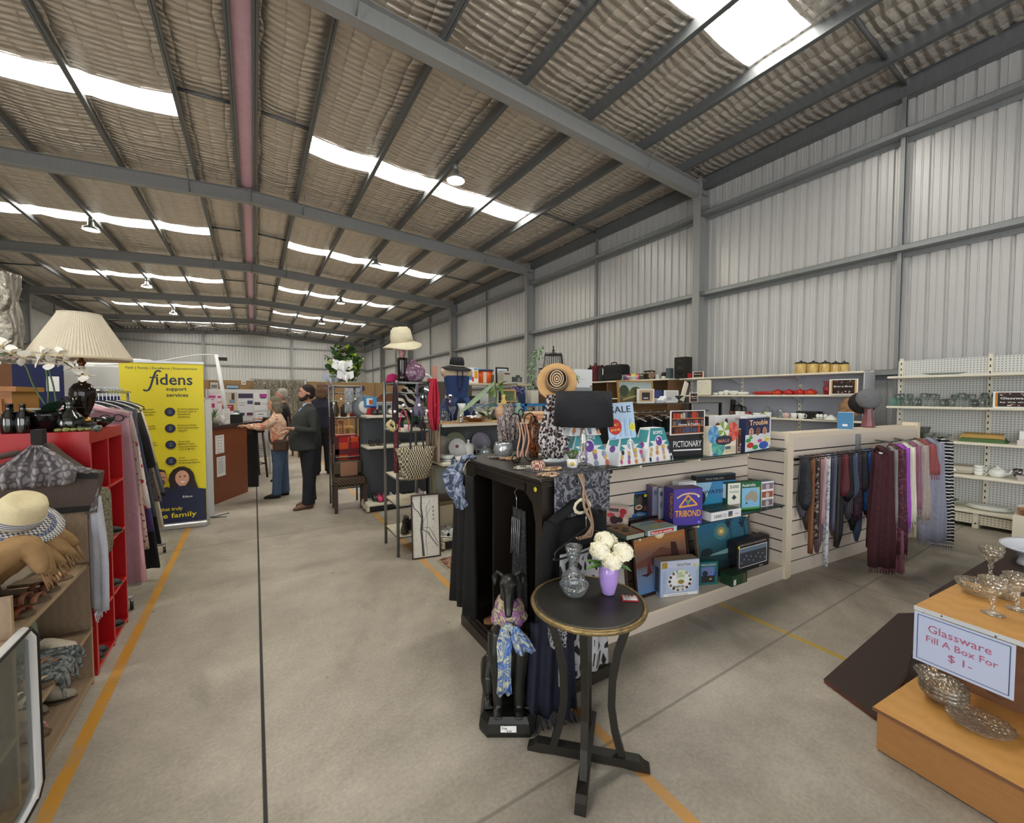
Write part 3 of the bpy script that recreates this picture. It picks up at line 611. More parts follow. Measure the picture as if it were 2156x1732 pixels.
# --- on the cabinet top ---
T=CZ
p=at(1205,985,z=T);sp=thing('succulent_pot','white pot with a yellow dot holding a green succulent','plant',(p.x,p.y,T+.003))
mb=MB();mb.lathe((0,0,0),[(.024,0),(.03,.003),(.033,.055),(.029,.055),(.028,.045),(.001,.045)],mat('#f3f3f1',.4),28);d=(V((0,0,0))-V((p.x,p.y,0))).normalized();mb.lathe((d.x*.0305,d.y*.0305,.026),[(.012,0),(.012,.0025)],mat('#d8b92d',.5),16,ax=(d.x,d.y,0));mb.build('pot',sp)
mb=MB();random.seed(5);gr=mat('#8fae4a',.5,0,'cloth',c2='#5d8138',s=60)
for k_ in range(16):
    a=k_*2.4;r_=.03*math.sqrt((k_+.5)/16)*1.3;tp=V((r_*math.cos(a),r_*math.sin(a),.075+.02*random.random()));mb.tube([(tp.x*.3,tp.y*.3,.045),tp],.002,mat('#4f6b2c',.6),5)
    for j in range(6):b=j*1.05+a;leaf(mb,tp,tp+V((.014*math.cos(b),.014*math.sin(b),.008)),.005,gr,0,2)
mb.build('succulent',sp)
p=at(1240,985,z=T);lp=thing('table_lamp','table lamp with black drum shade and clear glass column on the cabinet','lamp',(1.66,1.86,T))
mb=MB();mb.lathe((0,0,0),[(.06,0),(.062,.008),(.05,.016),(.03,.02),(.012,.028),(.02,.045),(.024,.06),(.012,.075),(.02,.1),(.025,.15),(.02,.2),(.011,.225),(.014,.24),(.008,.25)],mat('#f2f2ee',.04,0,'thinglass',s=30,b=.5,a=.2),24);mb.build('glass_base',lp)
mb=MB();mb.tube([(0,0,.02),(0,0,.34)],.004,mat('#c9b27a',.3,.9),8);mb.build('rod',lp)
mb=MB();bs=mat('#17171c',.85,0,'cloth',c2='#1f1f27',s=12);mb.lathe((0,0,.245),[(.178,0),(.163,.205),(.16,.205),(.175,0)],bs,48);mb.build('lamp_shade',lp)
p=at(1133,990,z=T);mb=MB();mb.lathe((0,0,0),[(.028,0),(.034,.005),(.04,.02),(.038,.045),(.035,.052),(.031,.052),(.03,.01)],mat('#8d3f36',.5,0,'weave',c2='#e3d5c0',s=110),28)
one('lattice_pot','small red brown lattice glazed pot on the cabinet top','pot',mb,(p.x,p.y,T))
random.seed(8)
for k_,(u,v,cA,cB)in enumerate(((1075,966,'#8b6f55','#cfa37a'),(1105,985,'#d8d2c4','#8f8b80'),(1165,988,'#b98b6a','#e3cda6'),(1050,962,'#6e655e','#b9b2a8'),(1160,1000,'#9a6a5a','#d8c3a0'))):
    p=at(u,v,z=T+.006);mb=MB()
    for j in range(3):
        a0=random.random()*6;pts=[(.05*math.cos(a0+i*.8)*(1+.4*math.sin(i*2+j)),.035*math.sin(a0+i*.8)+.01*j,.006)for i in range(7)]
        for i in range(6):
            for f in(0,.25,.5,.75):mb.ball(V(pts[i]).lerp(V(pts[i+1]),f),.0058,mat(cA if(i+j)%2 else cB,.4),6,4)
    if p.y<CY0+.03 and u<1150:p.y=CY0+.06
    one('bead_necklace',['brown and tan wooden bead necklace lying on the cabinet beside the iron stand','silver grey bead necklace coiled beside the red lattice pot','coral and cream bead necklace piled between the lattice pot and the succulent','grey stone bead necklace lying at the far edge of the cabinet top','rust and straw bead necklace lying on the leaf print cloth'][k_],'necklace',mb,(p.x,p.y,T+.003))
p=at(1060,962,z=T);p=V((1.44,2.2,T));hob=mat('#aeb4b6',.15,.5,'spots',c2='#7f8789',c3='#e3e8ea',s=60,p0=.2,p=.35)
p=at(1060,962,z=T);one('hobnail_vase','silver hobnail glass bowl below the printed headscarf','bowl',MB().lathe((0,0,0),[(.04,0),(.055,.01),(.068,.045),(.065,.08),(.056,.105),(.05,.105),(.06,.06),(.04,.01)],hob,32,seg=(18,.03)),(p.x,p.y,T))
hd=thing('scarf_display_head','wig stand wrapped in black and white printed scarves on the cabinet','display head',(p.x+.055,p.y+.02,T+.1))
pscm=mat('#17131a',.7,0,'swirl',c2='#d9cbc6',c3='#5a4046',s=38)
mb=MB();mb.lathe((0,0,0),[(.035,0),(.04,.1),(.052,.14),(.05,.17),(.035,.19),(.037,.26),(.045,.27)],pscm,24,seg=(5,.05));mb.build('wrapped_stand',hd)
mb=MB();drape(mb,(-.085,-.03,.19),(.07,-.05,.19),.02,.018,4,pscm,.012,flare=.7);drape(mb,(-.06,.05,.18),(.08,.04,.18),-.02,.02,4,pscm,.01,flare=.8);mb.build('scarf',hd)
p=at(1100,972,z=T);ir=mat('#16181a',.5,.4)
isd=thing('jewellery_stand','black iron scroll jewellery stand draped with wooden beads','stand',(p.x,p.y,T))
mb=MB()
for s_ in(-1,1):
    mb.tube([(s_*.012,0,.03),(s_*.012,0,.25),(s_*.03,0,.3),(s_*.07,0,.31),(s_*.1,0,.27)],.004,ir,6)
    mb.tube([(s_*.012,0,.05),(s_*.03,-.01,.01),(s_*.07,-.01,.006),(s_*.085,-.01,.03),(s_*.065,-.01,.05),(s_*.045,-.01,.035)],.004,ir,6)
mb.tube([(-.012,0,.25),(-.03,0,.31),(-.012,0,.34),(.006,0,.31),(-.006,0,.29)],.004,ir,6);mb.tube([(0,.05,.005),(0,0,.05)],.004,ir,6);mb.build('iron_frame',isd)
bd=mat('#d8a98f',.5);
for x0 in(-.04,.0):
    mb=MB();pts=[V((x0+.012*math.sin(i*.2)+(.018 if i>26 else 0),-.012-.0004*i,.25-.008*i if i<27 else.25-.008*(53-i)))for i in range(54)]
    for q_ in pts:mb.ball(q_,.0062,bd,6,4)
    o=mb.build('bead_string',isd);o['label']='string of pale pink wooden beads'
p=at(1122,962,z=T);tor=mat('#3a1c10',.2,0,'swirl',c2='#a8622e',c3='#1a0d08',s=30)
one('tortoiseshell_vase','tall mottled amber brown vase behind the bead stand','vase',MB().lathe((0,0,0),[(.03,0),(.034,.01),(.042,.12),(.045,.18),(.034,.24),(.022,.27),(.026,.285),(.02,.285)],tor,24),(p.x+.02,p.y+.02,T))
p=at(1152,968,z=T);one('black_trinket_box','flat black box under a silver dish on the cabinet','box',MB().box((0,0,.013),(.09,.06,.026),K,bev=.002),(p.x+.03,p.y,T),R(-10))
sil=mat('#c9cccd',.12,.9)
one('silver_dish','small silver pedestal dish on the flat black box','dish',MB().lathe((0,0,0),[(.018,0),(.008,.006),(.012,.014),(.04,.028),(.044,.034),(.04,.034),(.01,.018)],sil,24),(p.x+.03,p.y,T+.026))
one('silver_tray','oval silver tray behind the flat black box','tray',MB().lathe((0,0,0),[(.04,0),(.06,.006),(.075,.016),(.07,.016),(.04,.006)],sil,28,sx=1.4),(p.x+.11,p.y+.06,T))
# leopard scarf and straw hat on a stand
p=at(1168,958,z=T);hs=thing('hat_stand','slim white hat stand behind the beads on the cabinet','hat stand',(1.64,2.12,T))
mb=MB();mb.lathe((0,0,0),[(.07,0),(.07,.01),(.012,.02),(.01,.46),(.035,.48),(.04,.5),(.02,.53)],mat('#dfe6ea',.5),20);mb.build('post',hs)
leo=mat('#cdc8c8',.75,0,'spots',c2='#2a1c1e',c3='#6b3a32',s=52,p0=.2,p=.5)
mb=MB();drape(mb,(1.55,2.08,T+.43),(1.68,2.02,T+.43),T+.03,.02,3,leo,.01,taper=[.9,1.0,1.3,1.45,.9],dy=(-.03,0))
one('leopard_scarf','leopard print scarf hanging below the striped straw hat','scarf',mb)
ht=thing('straw_sun_hat','tan straw hat with black spiral crown on the hat stand','hat',(1.64,2.09,T+.51));ht.rotation_euler=(R(72),R(0),R(-38));ht.scale=(.76,.76,.76)
straw=mat('#c79a63',.8,0,'cloth',c2='#d8b07a',s=120);n=40
mb=MB();mb.lathe((0,0,0),[(.09,0),(.12,-.004),(.155,.0),(.168,.008),(.165,.012),(.12,.006),(.09,.008)],straw,44);mb.build('brim',ht)
mb=MB()
prof=[(.098,.0),(.099,.02),(.097,.05),(.09,.075),(.078,.088),(.06,.092),(.04,.086),(.02,.08),(.002,.079)]
for i in range(len(prof)-1):
    for j in range(2):
        a=V(prof[i]).lerp(V(prof[i+1]),j/2);b=V(prof[i]).lerp(V(prof[i+1]),(j+1)/2)
        vs=[(r_*math.cos(2*PI*q_/n)*(1 if i<4 else.82),r_*math.sin(2*PI*q_/n)*1.05,z)for r_,z in(a,b)for q_ in range(n)]
        mb.add(vs,[(q_,(q_+1)%n,n+(q_+1)%n,n+q_)for q_ in range(n)],mat('#d9b98f',.8)if j else mat('#231a20',.8),True)
mb.build('crown',ht)
# ================= GAMES DISPLAY AND SLAT WALL =================
mel=mat('#d9cdbf',.45);mel2=mat('#e3d6bf',.45);slot=mat('#2e2a2a',.6)
GA=R(-3.4)
gd=thing('games_display','cream slat wall display bay with glass shelves for games','display shelf',(1.78,1.925,0),GA)
def slats(name,par,L_,z0,z1,y,off=0,th=.018,step=.1):
    mb=MB();z=z1
    while z>z0+.02:
        zb=max(z0,z-step+.01);mb.bb((off,y,zb),(off+L_,y+th,z),mel);mb.bb((off,y+.008,zb-.01),(off+L_,y+th,zb),slot);z-=step
    return mb.build(name,par)
GL=2.2
slats('slat_panel',gd,GL-.02,.1,1.26,.34)
mb=MB();z=1.24
mb.bb((GL-.018,0.012,.1),(GL-.008,.34,1.28),mel)
while z>.2:mb.bb((GL-.0195,.012,z-.01),(GL-.017,.33,z),slot);z-=.1
mb.build('side_panel',gd)
mb=MB();mb.bb((GL-.02,-.02,0),(GL+.03,.012,1.30),mel2);mb.bb((GL-.02,.012,1.27),(GL+.03,.35,1.30),mel2);mb.build('corner_post',gd)
mb=MB();mb.bb((.0,-.01,.1),(GL-.02,.36,.12),mel2);mb.bb((0,-.005,0),(GL-.02,.01,.1),mel);mb.build('base_board',gd)
gl=mat('#7d9a90',.03,0,'thinglass',s=2,b=.02,a=.12)
for z in(.655,1.155):
    mb=MB();mb.bb((-.04 if z<1 else.0,-.01,z),(GL-.03,.33,z+.008),gl);mb.build('glass_shelf',gd)
    for x in(.42,1.02,1.62):mb=MB();mb.prism([(-.005,z-.003),(-.005,z-.018),(.1,z-.035),(.335,z-.05),(.335,z-.001),(-.005,z-.001)],x,x+.018,mel2,'x');mb.build('bracket',gd)
Z1,Z2,Z0=1.1635,.6635,.1205
def gbox(name,label,cat,a,b,vt,z,depth,front,side,draw=None,top=None,group=None,lean=0,shift=0):
    """a printed carton whose lower front edge runs between the two sighted points of the shelf"""
    p0=at(*a,z=z);p1=at(*b,z=z);h=at(a[0],vt,y=p0.y).z-z;w_=(p1-p0).length;rz=math.atan2(p1.y-p0.y,p1.x-p0.x)
    mb=MB();mb.bb((0,0,0),(w_,depth,h),side);P=Pr(mb,(0,0,0),(1,0,0),(0,0,1));P.rect(.001,.001,w_-.002,h-.002,front)
    if top:Pr(mb,(0,0,h),(1,0,0),(0,1,0)).rect(.001,.001,w_-.002,depth-.002,top)
    if draw:draw(P,w_,h,mb,depth)
    d=V((0,shift,0));d.rotate(M4.Rotation(rz,3,'Z'));o=one(name,label,cat,mb,(p0.x+d.x,p0.y+d.y,z),rz,group)
    if lean:o.rotation_euler=(R(-lean),0,rz)
    return o
c=lambda s,r=.45:mat(s,r)
Lf=lambda mb,d,h:Pr(mb,(0,d,0),(0,-1,0),(0,0,1))  # left end of a carton
teal=c('#3e97a0');wh=c('#f2f3f4')
# --- trapezoid toy boxes ---
def trap(a,b,vt,label,shift=0,zz=Z1,dpt=.16):
    p0,p1=at(*a,z=zz),at(*b,z=zz);h=at(a[0],vt,y=p0.y).z-zz;w_=(p1-p0).length;rz=math.atan2(p1.y-p0.y,p1.x-p0.x)
    mb=MB();i_=w_*.24;j_=dpt*.22;bot=[(0,0,0),(w_,0,0),(w_,dpt,0),(0,dpt,0)];top_=[(i_,j_,h),(w_-i_,j_,h),(w_-i_,dpt-j_,h),(i_,dpt-j_,h)]
    mb.add(bot+top_,[(3,2,1,0),(4,5,6,7)]+[(k,(k+1)%4,4+(k+1)%4,4+k)for k in range(4)],wh)
    sl=V((0,j_,h)).normalized();H=math.hypot(j_,h);P=Pr(mb,(0,0,0),(1,0,0),sl,.0012)
    xl=lambda y:i_*y/H
    P.poly([(xl(H*.62),H*.62),(w_-xl(H*.62),H*.62),(w_-i_,H),(i_,H)],teal)
    P.poly([(xl(H*.45),H*.45),(w_*.3,H*.5),(xl(H*.62),H*.63)],teal);P.poly([(w_-xl(H*.45),H*.45),(w_-xl(H*.62),H*.63),(w_*.68,H*.52)],teal)
    P.text('BOPPZ',w_/2,H*.82,H*.13,wh,w_*.36,.03,'c')
    P.disc(w_*.5,H*.62,w_*.13,wh).disc(w_*.5,H*.6,w_*.115,c('#6a3fa0')if a[0]%2 else c('#a9b6c4')).disc(w_*.46,H*.66,w_*.03,wh)
    random.seed(a[0]);cols=[c(x)for x in('#8a6fae','#d98f52','#c96a5e','#9a9fb8','#2b2f45','#d8b36a','#b78fc4','#7aa3b8','#c7508a')]
    for yy in(.1,.24,.38):
        n=4
        for k in range(n):x=xl(H*yy)+w_*.09+(w_-2*xl(H*yy)-w_*.16)*k/(n-1);P.disc(x,H*(yy+.03*random.uniform(-1,1)),w_*.05*random.uniform(.7,1.1),random.choice(cols),w_*.06)
    P.poly([(w_*.62+.02*math.cos(k*PI/8)*(1 if k%2 else.6),H*.43+.02*math.sin(k*PI/8)*(1 if k%2 else.6))for k in range(16)],c('#e0b63f'))
    ls=V((i_,0,h)).normalized();Q=Pr(mb,(0,dpt,0),(0,-1,0),ls,.0012);Q.rect(.02,.01,dpt-.04,h*.35,c('#dfe3e6')).rect(dpt*.25,h*.6,dpt*.5,h*.38,teal).disc(dpt*.5,h*.5,dpt*.15,c('#7d4a9e'))
    d=V((0,shift,0));d.rotate(M4.Rotation(rz,3,'Z'))
    return one('toy_box',label,'toy box',mb,(p0.x+d.x,p0.y+d.y,zz),rz)
trap((1201,986),(1288,978),915,'teal and white tapered toy box behind the glass lamp column',.01)
trap((1302,982),(1360,974),912,'tapered toy box with the purple ball right of the lamp')
trap((1363,974),(1418,967),903,'tapered toy box with the silver ball next to the black game carton')
zt_=at(1201,915,y=at(1201,986,z=Z1).y).z+.001;trap((1199,918),(1266,915),868,'upper tapered toy box stacked on the others under the black lamp shade',.0,zt_)
# --- sale sign ---
def sale(P,w_,h,mb,dp):
    for i in range(8):P.rect(w_*.1+i*w_*.1,h*.05,w_*.045,h*.5,c('#9fc4ea'))if i%2 else P.rect(w_*.1+i*w_*.1,h*.05,w_*.05,h*.55,c('#c5dcf4'))
    P.text('SALE',w_*.13,h*.72,h*.26,c('#20242c'),w_*.75)
    n=32;P.poly([(w_*.25+w_*.24*(1 if k%2 else.93)*math.cos(2*PI*k/n),h*.34+w_*.24*(1 if k%2 else.93)*math.sin(2*PI*k/n))for k in range(n)],c('#c4262e'))
    P.text('ONLY',w_*.25,h*.37,h*.09,c('#f2e04a'),w_*.26,.01,'c').text('$10.00',w_*.25,h*.23,h*.09,c('#f2e04a'),w_*.33,.01,'c').disc(w_*.88,h*.3,w_*.1,c('#efe84a'),w_*.13).text('RRP',w_*.88,h*.32,h*.05,K,None,0,'c').text('$27.95',w_*.88,h*.25,h*.05,K,w_*.13,0,'c')
    P.text('Limited',w_*.03,h*.02,h*.06,c('#3c5fa8'))
p0=at(1285,921,y=1.83)
mb=MB();mb.bb((0,0,0),(.21,.003,.225),c('#b9d5f2'));P=Pr(mb,(0,0,0),(1,0,0),(0,0,1));sale(P,.21,.225,mb,0);mb.bb((.16,.003,-.1),(.17,.006,.1),wh)
o=one('sale_sign','pale blue SALE sign with a red ONLY $10.00 seal among the toy boxes','sign',mb,(p0.x-.01,p0.y-.0,p0.z-.015),R(-8));o.rotation_euler=(R(-6),R(-3),R(-8))
def pict(P,w_,h,mb,dp):
    P.text('PICTIONARY',w_*.13,h*.42,h*.40,wh,w_*.66).rect(w_*.13,h*.25,w_*.66,h*.06,wh).disc(w_*.85,h*.86,h*.08,ydot,h*.06)
    Lf(mb,dp,h).rect(dp*.1,h*.1,dp*.8,h*.8,c('#15161a'))
gbox('board_game','black PICTIONARY board game carton on the top glass shelf','board game',(1405,962),(1494,957),915,Z1,.2,c('#17181c'),c('#1d1e23'),pict,shift=.0)
def gp(P,w_,h,mb,dp):
    P.rect(w_*.03,h*.03,w_*.94,h*.94,c('#3a2320'));random.seed(4)
    for r_ in range(3):
        y=h*(.06+.31*r_);x=.05*w_;P.rect(w_*.03,y-h*.03,w_*.94,h*.03,c('#d98a52'))
        while x<w_*.88:ww=w_*random.uniform(.04,.16);hh=h*random.uniform(.18,.25);P.rect(x,y+h*.01,min(ww,w_*.93-x),hh,c(random.choice(['#6b3a2c','#2a2c3c','#8d5a44','#c9b49a','#4a4f6a','#b8402c','#1d1a1a','#76645a'])));x+=ww+w_*.01
    P.text('Games & Puzzles',w_*.5,h*.39,h*.12,wh,w_*.62,.012,'c')
p=at(1411,914,y=1.95);p1=at(1477,912,y=1.95);ht_=at(1411,862,y=1.95).z-p.z
mb=MB();w_=p1.x-p.x;mb.bb((0,0,0),(w_,.004,ht_),wh);gp(Pr(mb,(0,0,0),(1,0,0),(0,0,1)),w_,ht_,mb,0);mb.bb((w_*.3,.004,0),(w_*.7,.05,.006),wh);mb.bb((w_*.48,.004,0),(w_*.52,.04,ht_*.5),wh)
gz=1.1635+(at(1405,915,y=at(1405,962,z=Z1).y).z-Z1)
one('category_sign','framed Games & Puzzles sign standing on the black game carton','sign',mb,(p.x,p.y,gz+.001),R(-4))
def maui(P,w_,h,mb,dp):
    def umb(x,y,r_,a,b):
        for k in range(8):P.poly([(x,y)]+[(x+r_*math.cos(PI/4*k+t),y+r_*math.sin(PI/4*k+t))for t in(0,PI/8,PI/4)],c(a if k%2 else b),.1)
    umb(w_*.3,h*.3,w_*.26,'#4fa39a','#6fc0b2');umb(w_*.12,h*.72,w_*.22,'#4f8fc4','#7fb4dc');umb(w_*.85,h*.78,w_*.24,'#d4493f','#e87a6a');umb(w_*.5,h*.85,w_*.22,'#e9efe9','#8fae4a')
    P.rect(w_*.55,h*.05,w_*.42,h*.24,c('#d9cdb0')).rect(w_*.57,h*.18,w_*.2,h*.1,c('#4a5f78')).poly([(.05*w_,.04*h),(.15*w_,.09*h),(.28*w_,.04*h),(.15*w_,0.0)],c('#3f78b8'))
    P.poly([(w_*.18,h*.5),(w_*.25,h*.63),(w_*.5,h*.68),(w_*.76,h*.63),(w_*.83,h*.5),(w_*.76,h*.38),(w_*.5,h*.33),(w_*.25,h*.38)],c('#2c3646')).text('MAUI',w_*.5,h*.43,h*.16,c('#ea8f84'),w_*.42,.01,'c')
gbox('jigsaw_puzzle','MAUI jigsaw box printed with beach umbrellas on the top glass shelf','jigsaw puzzle',(1495,960),(1549,954),898,Z1,.06,c('#efe6cf'),c('#e5dcc4'),maui)
def brn_(P,w_,h,mb,dp):P.rect(w_*.08,h*.05,w_*.84,h*.9,c('#5c3428')).rect(w_*.08,h*.72,w_*.84,h*.2,c('#7d4a38')).poly([(w_*.3,h*.3),(w_*.5,h*.42),(w_*.7,h*.3)],wh).text('HUNTER',w_*.5,h*.2,h*.07,wh,w_*.7,0,'c').text('VALLEY',w_*.5,h*.12,h*.06,wh,w_*.7,0,'c')
gbox('card_game','narrow brown boxed game between the MAUI and Trouble boxes','board game',(1551,953),(1568,951),902,Z1,.06,c('#d8cbb0'),c('#6b4032'),brn_)
def trouble(P,w_,h,mb,dp):
    P.rect(0.002,h*.02,w_-.004,h*.5,c('#e9eef0'))
    for x,y,r_,q in((.2,.2,.14,'#d43f36'),(.4,.12,.12,'#3f9a52'),(.75,.15,.2,'#2f62c4'),(.9,.3,.1,'#f2d23a'),(.12,.35,.1,'#3f9a52'),(.58,.3,.09,'#d94f8a')):P.disc(w_*x,h*y,w_*r_,c(q),h*r_*.6)
    P.poly([(w_*.05,h*.28),(w_*.2,h*.5),(w_*.3,h*.42)],c('#4fae5a')).poly([(w_*.95,h*.5),(w_*.8,h*.4),(w_*.75,h*.32)],c('#e9dc3a'))
    for x,s_ in((.22,'#d9a58c'),(.48,'#8d5844'),(.76,'#c9957c')):P.disc(w_*x,h*.6,w_*.1,c(s_),h*.12).disc(w_*x,h*.555,w_*.03,c('#5a1f1c'),h*.02).disc(w_*x-.008,h*.64,w_*.012,K).disc(w_*x+.008,h*.64,w_*.012,K)
    P.text('Trouble',w_*.5,h*.8,h*.22,c('#e4572e'),w_*.78,.03,'c').text('Trouble',w_*.5,h*.8,h*.22,c('#f6ecb8'),w_*.74,.006,'c')
gbox('board_game','Trouble board game with three shouting faces on the top glass shelf','board game',(1568,953),(1619,944),882,Z1,.05,c('#1c2f5c'),c('#1a2547'),trouble)
def doodle(P,w_,h,mb,dp):
    P.text('DIRTY',w_*.1,h*.72,h*.15,c('#c8323a'),w_*.55,.012).text('DOODLES',w_*.05,h*.55,h*.15,c('#c8323a'),w_*.72,.012).rect(w_*.1,h*.46,w_*.6,h*.06,K).disc(w_*.85,h*.87,w_*.1,c('#2f3448'),h*.1).disc(w_*.85,h*.9,w_*.05,c('#e9d23a')).disc(w_*.25,h*.25,w_*.2,c('#c95f3a'),h*.14).disc(w_*.3,h*.12,w_*.18,c('#26356a'),h*.1).disc(w_*.5,h*.3,w_*.08,c('#e8c04a')).poly([(w_*.62,h*.3),(w_*.95,h*.36),(w_*.95,h*.2),(w_*.65,h*.14)],wh).line([(w_*.6,h*.14),(w_*.95,h*.2)],.003,K).line([(w_*.6,h*.3),(w_*.95,h*.36)],.003,K).rect(w_*.78,h*.02,w_*.18,h*.05,K)
    for i in range(9):P.line([(w_*(.1+.09*i),h*.95),(w_*(.14+.09*i),h*(.9+.03*(i%2)))],.002,K)
gbox('board_game','DIRTY DOODLES boxed game at the right end of the top glass shelf','board game',(1598,953),(1648,944),877,Z1,.05,wh,wh,doodle,shift=.10)
def panic(P,w_,h,mb,dp):P.text('PANIC',w_*.55,h*.82,h*.14,c('#b8323a'),w_*.18,.01).disc(w_*.08,h*.7,w_*.06,c('#7a4f3a'),h*.1).disc(w_*.3,h*.8,w_*.04,c('#3c2420'),h*.12).poly([(w_*.2,h*.3),(w_*.3,h*.72),(w_*.42,h*.3)],c('#22242c')).rect(w_*.4,h*.3,w_*.2,h*.4,c('#26345c'))
gbox('board_game','long white PANIC game box standing behind the MAUI and Trouble boxes','board game',(1515,948),(1592,938),876,Z1,.05,wh,c('#e8e8ea'),panic,shift=.05)
# --- middle glass shelf ---
def judy(P,w_,h,mb,dp):P.rect(w_*.1,h*.74,w_*.45,h*.14,K).text('Judy Dolson',w_*.13,h*.78,h*.08,wh,w_*.38).disc(w_*.75,h*.75,w_*.16,c('#b83040'),h*.16).disc(w_*.2,h*.55,w_*.18,c('#d0505a'),h*.12).disc(w_*.35,h*.32,w_*.2,c('#4a3038'),h*.2).disc(w_*.6,h*.35,w_*.15,c('#3a2c30'),h*.14).disc(w_*.85,h*.3,w_*.1,c('#e8d6c0'),h*.2).disc(w_*.7,h*.55,w_*.1,c('#c43a48'),h*.1)
gbox('jigsaw_puzzle','small puzzle box with red roses and a dark animal on the middle glass shelf','jigsaw puzzle',(1277,1106),(1323,1110),1064,Z2,.07,c('#d9b3b0'),c('#e6dcd2'),judy)
gbox('jigsaw_puzzle','brown horse puzzle box behind the red rose puzzle','jigsaw puzzle',(1302,1095),(1330,1091),1048,Z2,.05,c('#8a6f58'),c('#c0a58a'),lambda P,w_,h,mb,d:P.disc(w_*.7,h*.55,w_*.2,c('#3a1f18'),h*.3).rect(w_*.1,h*.8,w_*.3,h*.1,c('#d8c3a0')),shift=.02)
def sw(P,w_,h,mb,dp):P.rect(w_*.06,h*.08,w_*.88,h*.84,c('#1d2524')).disc(w_*.3,h*.6,w_*.15,c('#3a5244'),h*.25).disc(w_*.55,h*.65,w_*.12,c('#5a4a44'),h*.2).disc(w_*.5,h*.4,w_*.17,wh,h*.1).disc(w_*.5,h*.4,w_*.14,c('#a05c2c'),h*.07).disc(w_*.85,h*.33,w_*.15,c('#5f3a34'),h*.12).disc(w_*.82,h*.84,w_*.08,ydot,h*.06).poly([(0,0),(w_,0),(w_,h*.12),(w_*.5,h*.22),(0,h*.1)],c('#3f7ab8')).text('Wars',w_*.4,h*.06,h*.13,c('#e8c83a'),w_*.35,.02)
gbox('board_game','blue edged game box with a dark space scene on the middle shelf','board game',(1328,1094),(1371,1088),1040,Z2,.05,c('#2f5f96'),c('#2c5687'),sw,shift=.03)
def thick(s1,s2):
    def f(P,w_,h,mb,dp):P.rect(w_*.15,h*.1,w_*.7,h*.8,c(s2)).disc(w_*.5,h*.8,w_*.3,c('#5f6f8a'),h*.08).disc(w_*.5,h*.45,w_*.25,c('#7f8fa8'),h*.12);Lf(mb,dp,h)
    return f
gbox('board_game','tall lilac grey game box standing end on beside the space game','board game',(1373,1092),(1385,1091),1024,Z2,.22,c('#a9a0b4'),c('#6f6488'),thick('#a9a0b4','#8a90a8'),top=c('#a58f74'))
gbox('board_game','white spined game box with blue swirls standing end on','board game',(1386,1093),(1397,1092),1027,Z2,.2,c('#cfd0d8'),c('#9a98a8'),thick('#cfd0d8','#b8c0d0'),top=c('#8d7a66'))
def tri(P,w_,h,mb,dp):
    g=c('#e8a63a');P.line([(w_*.5,h*.82),(w_*.2,h*.5),(w_*.82,h*.55),(w_*.5,h*.82)],.012,g).line([(w_*.42,h*.7),(w_*.5,h*.6),(w_*.62,h*.72)],.008,g).line([(w_*.5,h*.52),(w_*.5,h*.62)],.008,g).disc(w_*.5,h*.64,w_*.06,c('#4f9a4a'))
    P.line([(w_*.12,h*.75),(w_*.3,h*.84),(w_*.5,h*.87),(w_*.7,h*.86),(w_*.88,h*.8)],.012,c('#d8b98a')).disc(w_*.86,h*.78,w_*.035,wh)
    P.text('TRIBOND',w_*.5,h*.24,h*.24,c('#b8561f'),w_*.9,.025,'c').text('TRIBOND',w_*.5,h*.245,h*.24,c('#f0b44a'),w_*.87,.004,'c').rect(w_*.84,h*.04,w_*.08,h*.06,c('#8f86d8'))
    Pr(mb,(0,dp*.5+.02,0),(0,0,1),(0,1,0)).n
    Q=Pr(mb,(0,dp*.35,h*.9),(0,0,-1),(0,-1,0));Q.text('TRIBOND',0,0,.05,c('#e8a64a'),h*.72,.015)
gbox('board_game','large purple TRIBOND game box at the front of the middle shelf','board game',(1417,1107),(1478,1103),1030,Z2,.12,c('#4b3a9c'),c('#44338c'),tri,top=c('#8a6a9c'))
def monop(P,w_,h,mb,dp):
    P.rect(w_*.08,h*.15,w_*.8,h*.7,c('#c4402c')).text('Race to wealth',w_*.12,h*.3,h*.5,wh,w_*.7,.02)
    Q=Pr(mb,(0,0,h),(1,0,0),(0,1,0));Q.rect(.0,0,w_,dp,c('#b7c7b4')).rect(w_*.1,dp*.65,w_*.6,dp*.06,c('#3f7ab8')).rect(w_*.2,dp*.78,w_*.5,dp*.06,c('#3f7ab8')).rect(w_*.75,dp*.6,w_*.24,dp*.38,c('#cf4a30')).poly([(w_*.2,dp*.2),(w_*.6,dp*.1),(w_*.5,dp*.3)],c('#e8d25a')).poly([(w_*.4,dp*.45),(w_*.7,dp*.5),(w_*.5,dp*.6)],c('#e8d25a'))
    Lf(mb,dp,h).rect(.01,h*.2,dp*.8,h*.6,c('#a83a28'))
gbox('board_game','flat pale green property trading game lying on the middle shelf','board game',(1364,1129),(1425,1117),1118,Z2,.17,c('#b9d8dc'),c('#b9d8dc'),monop)
gbox('board_game','flat tan map print box lying at the left end of the middle shelf','board game',(1319,1137),(1356,1129),1128,Z2,.2,c('#a9b0a0'),c('#8f9a8c'),lambda P,w_,h,mb,d:Pr(mb,(0,0,h),(1,0,0),(0,1,0)).rect(0,0,w_,d,c('#a5845c')).disc(w_*.4,d*.4,.03,c('#3a2c20')).disc(w_*.65,d*.6,.025,c('#4a3a28')).disc(w_*.3,d*.75,.02,c('#2f261c')).rect(0,d*.02,w_,d*.08,c('#b0604a')),shift=.0)
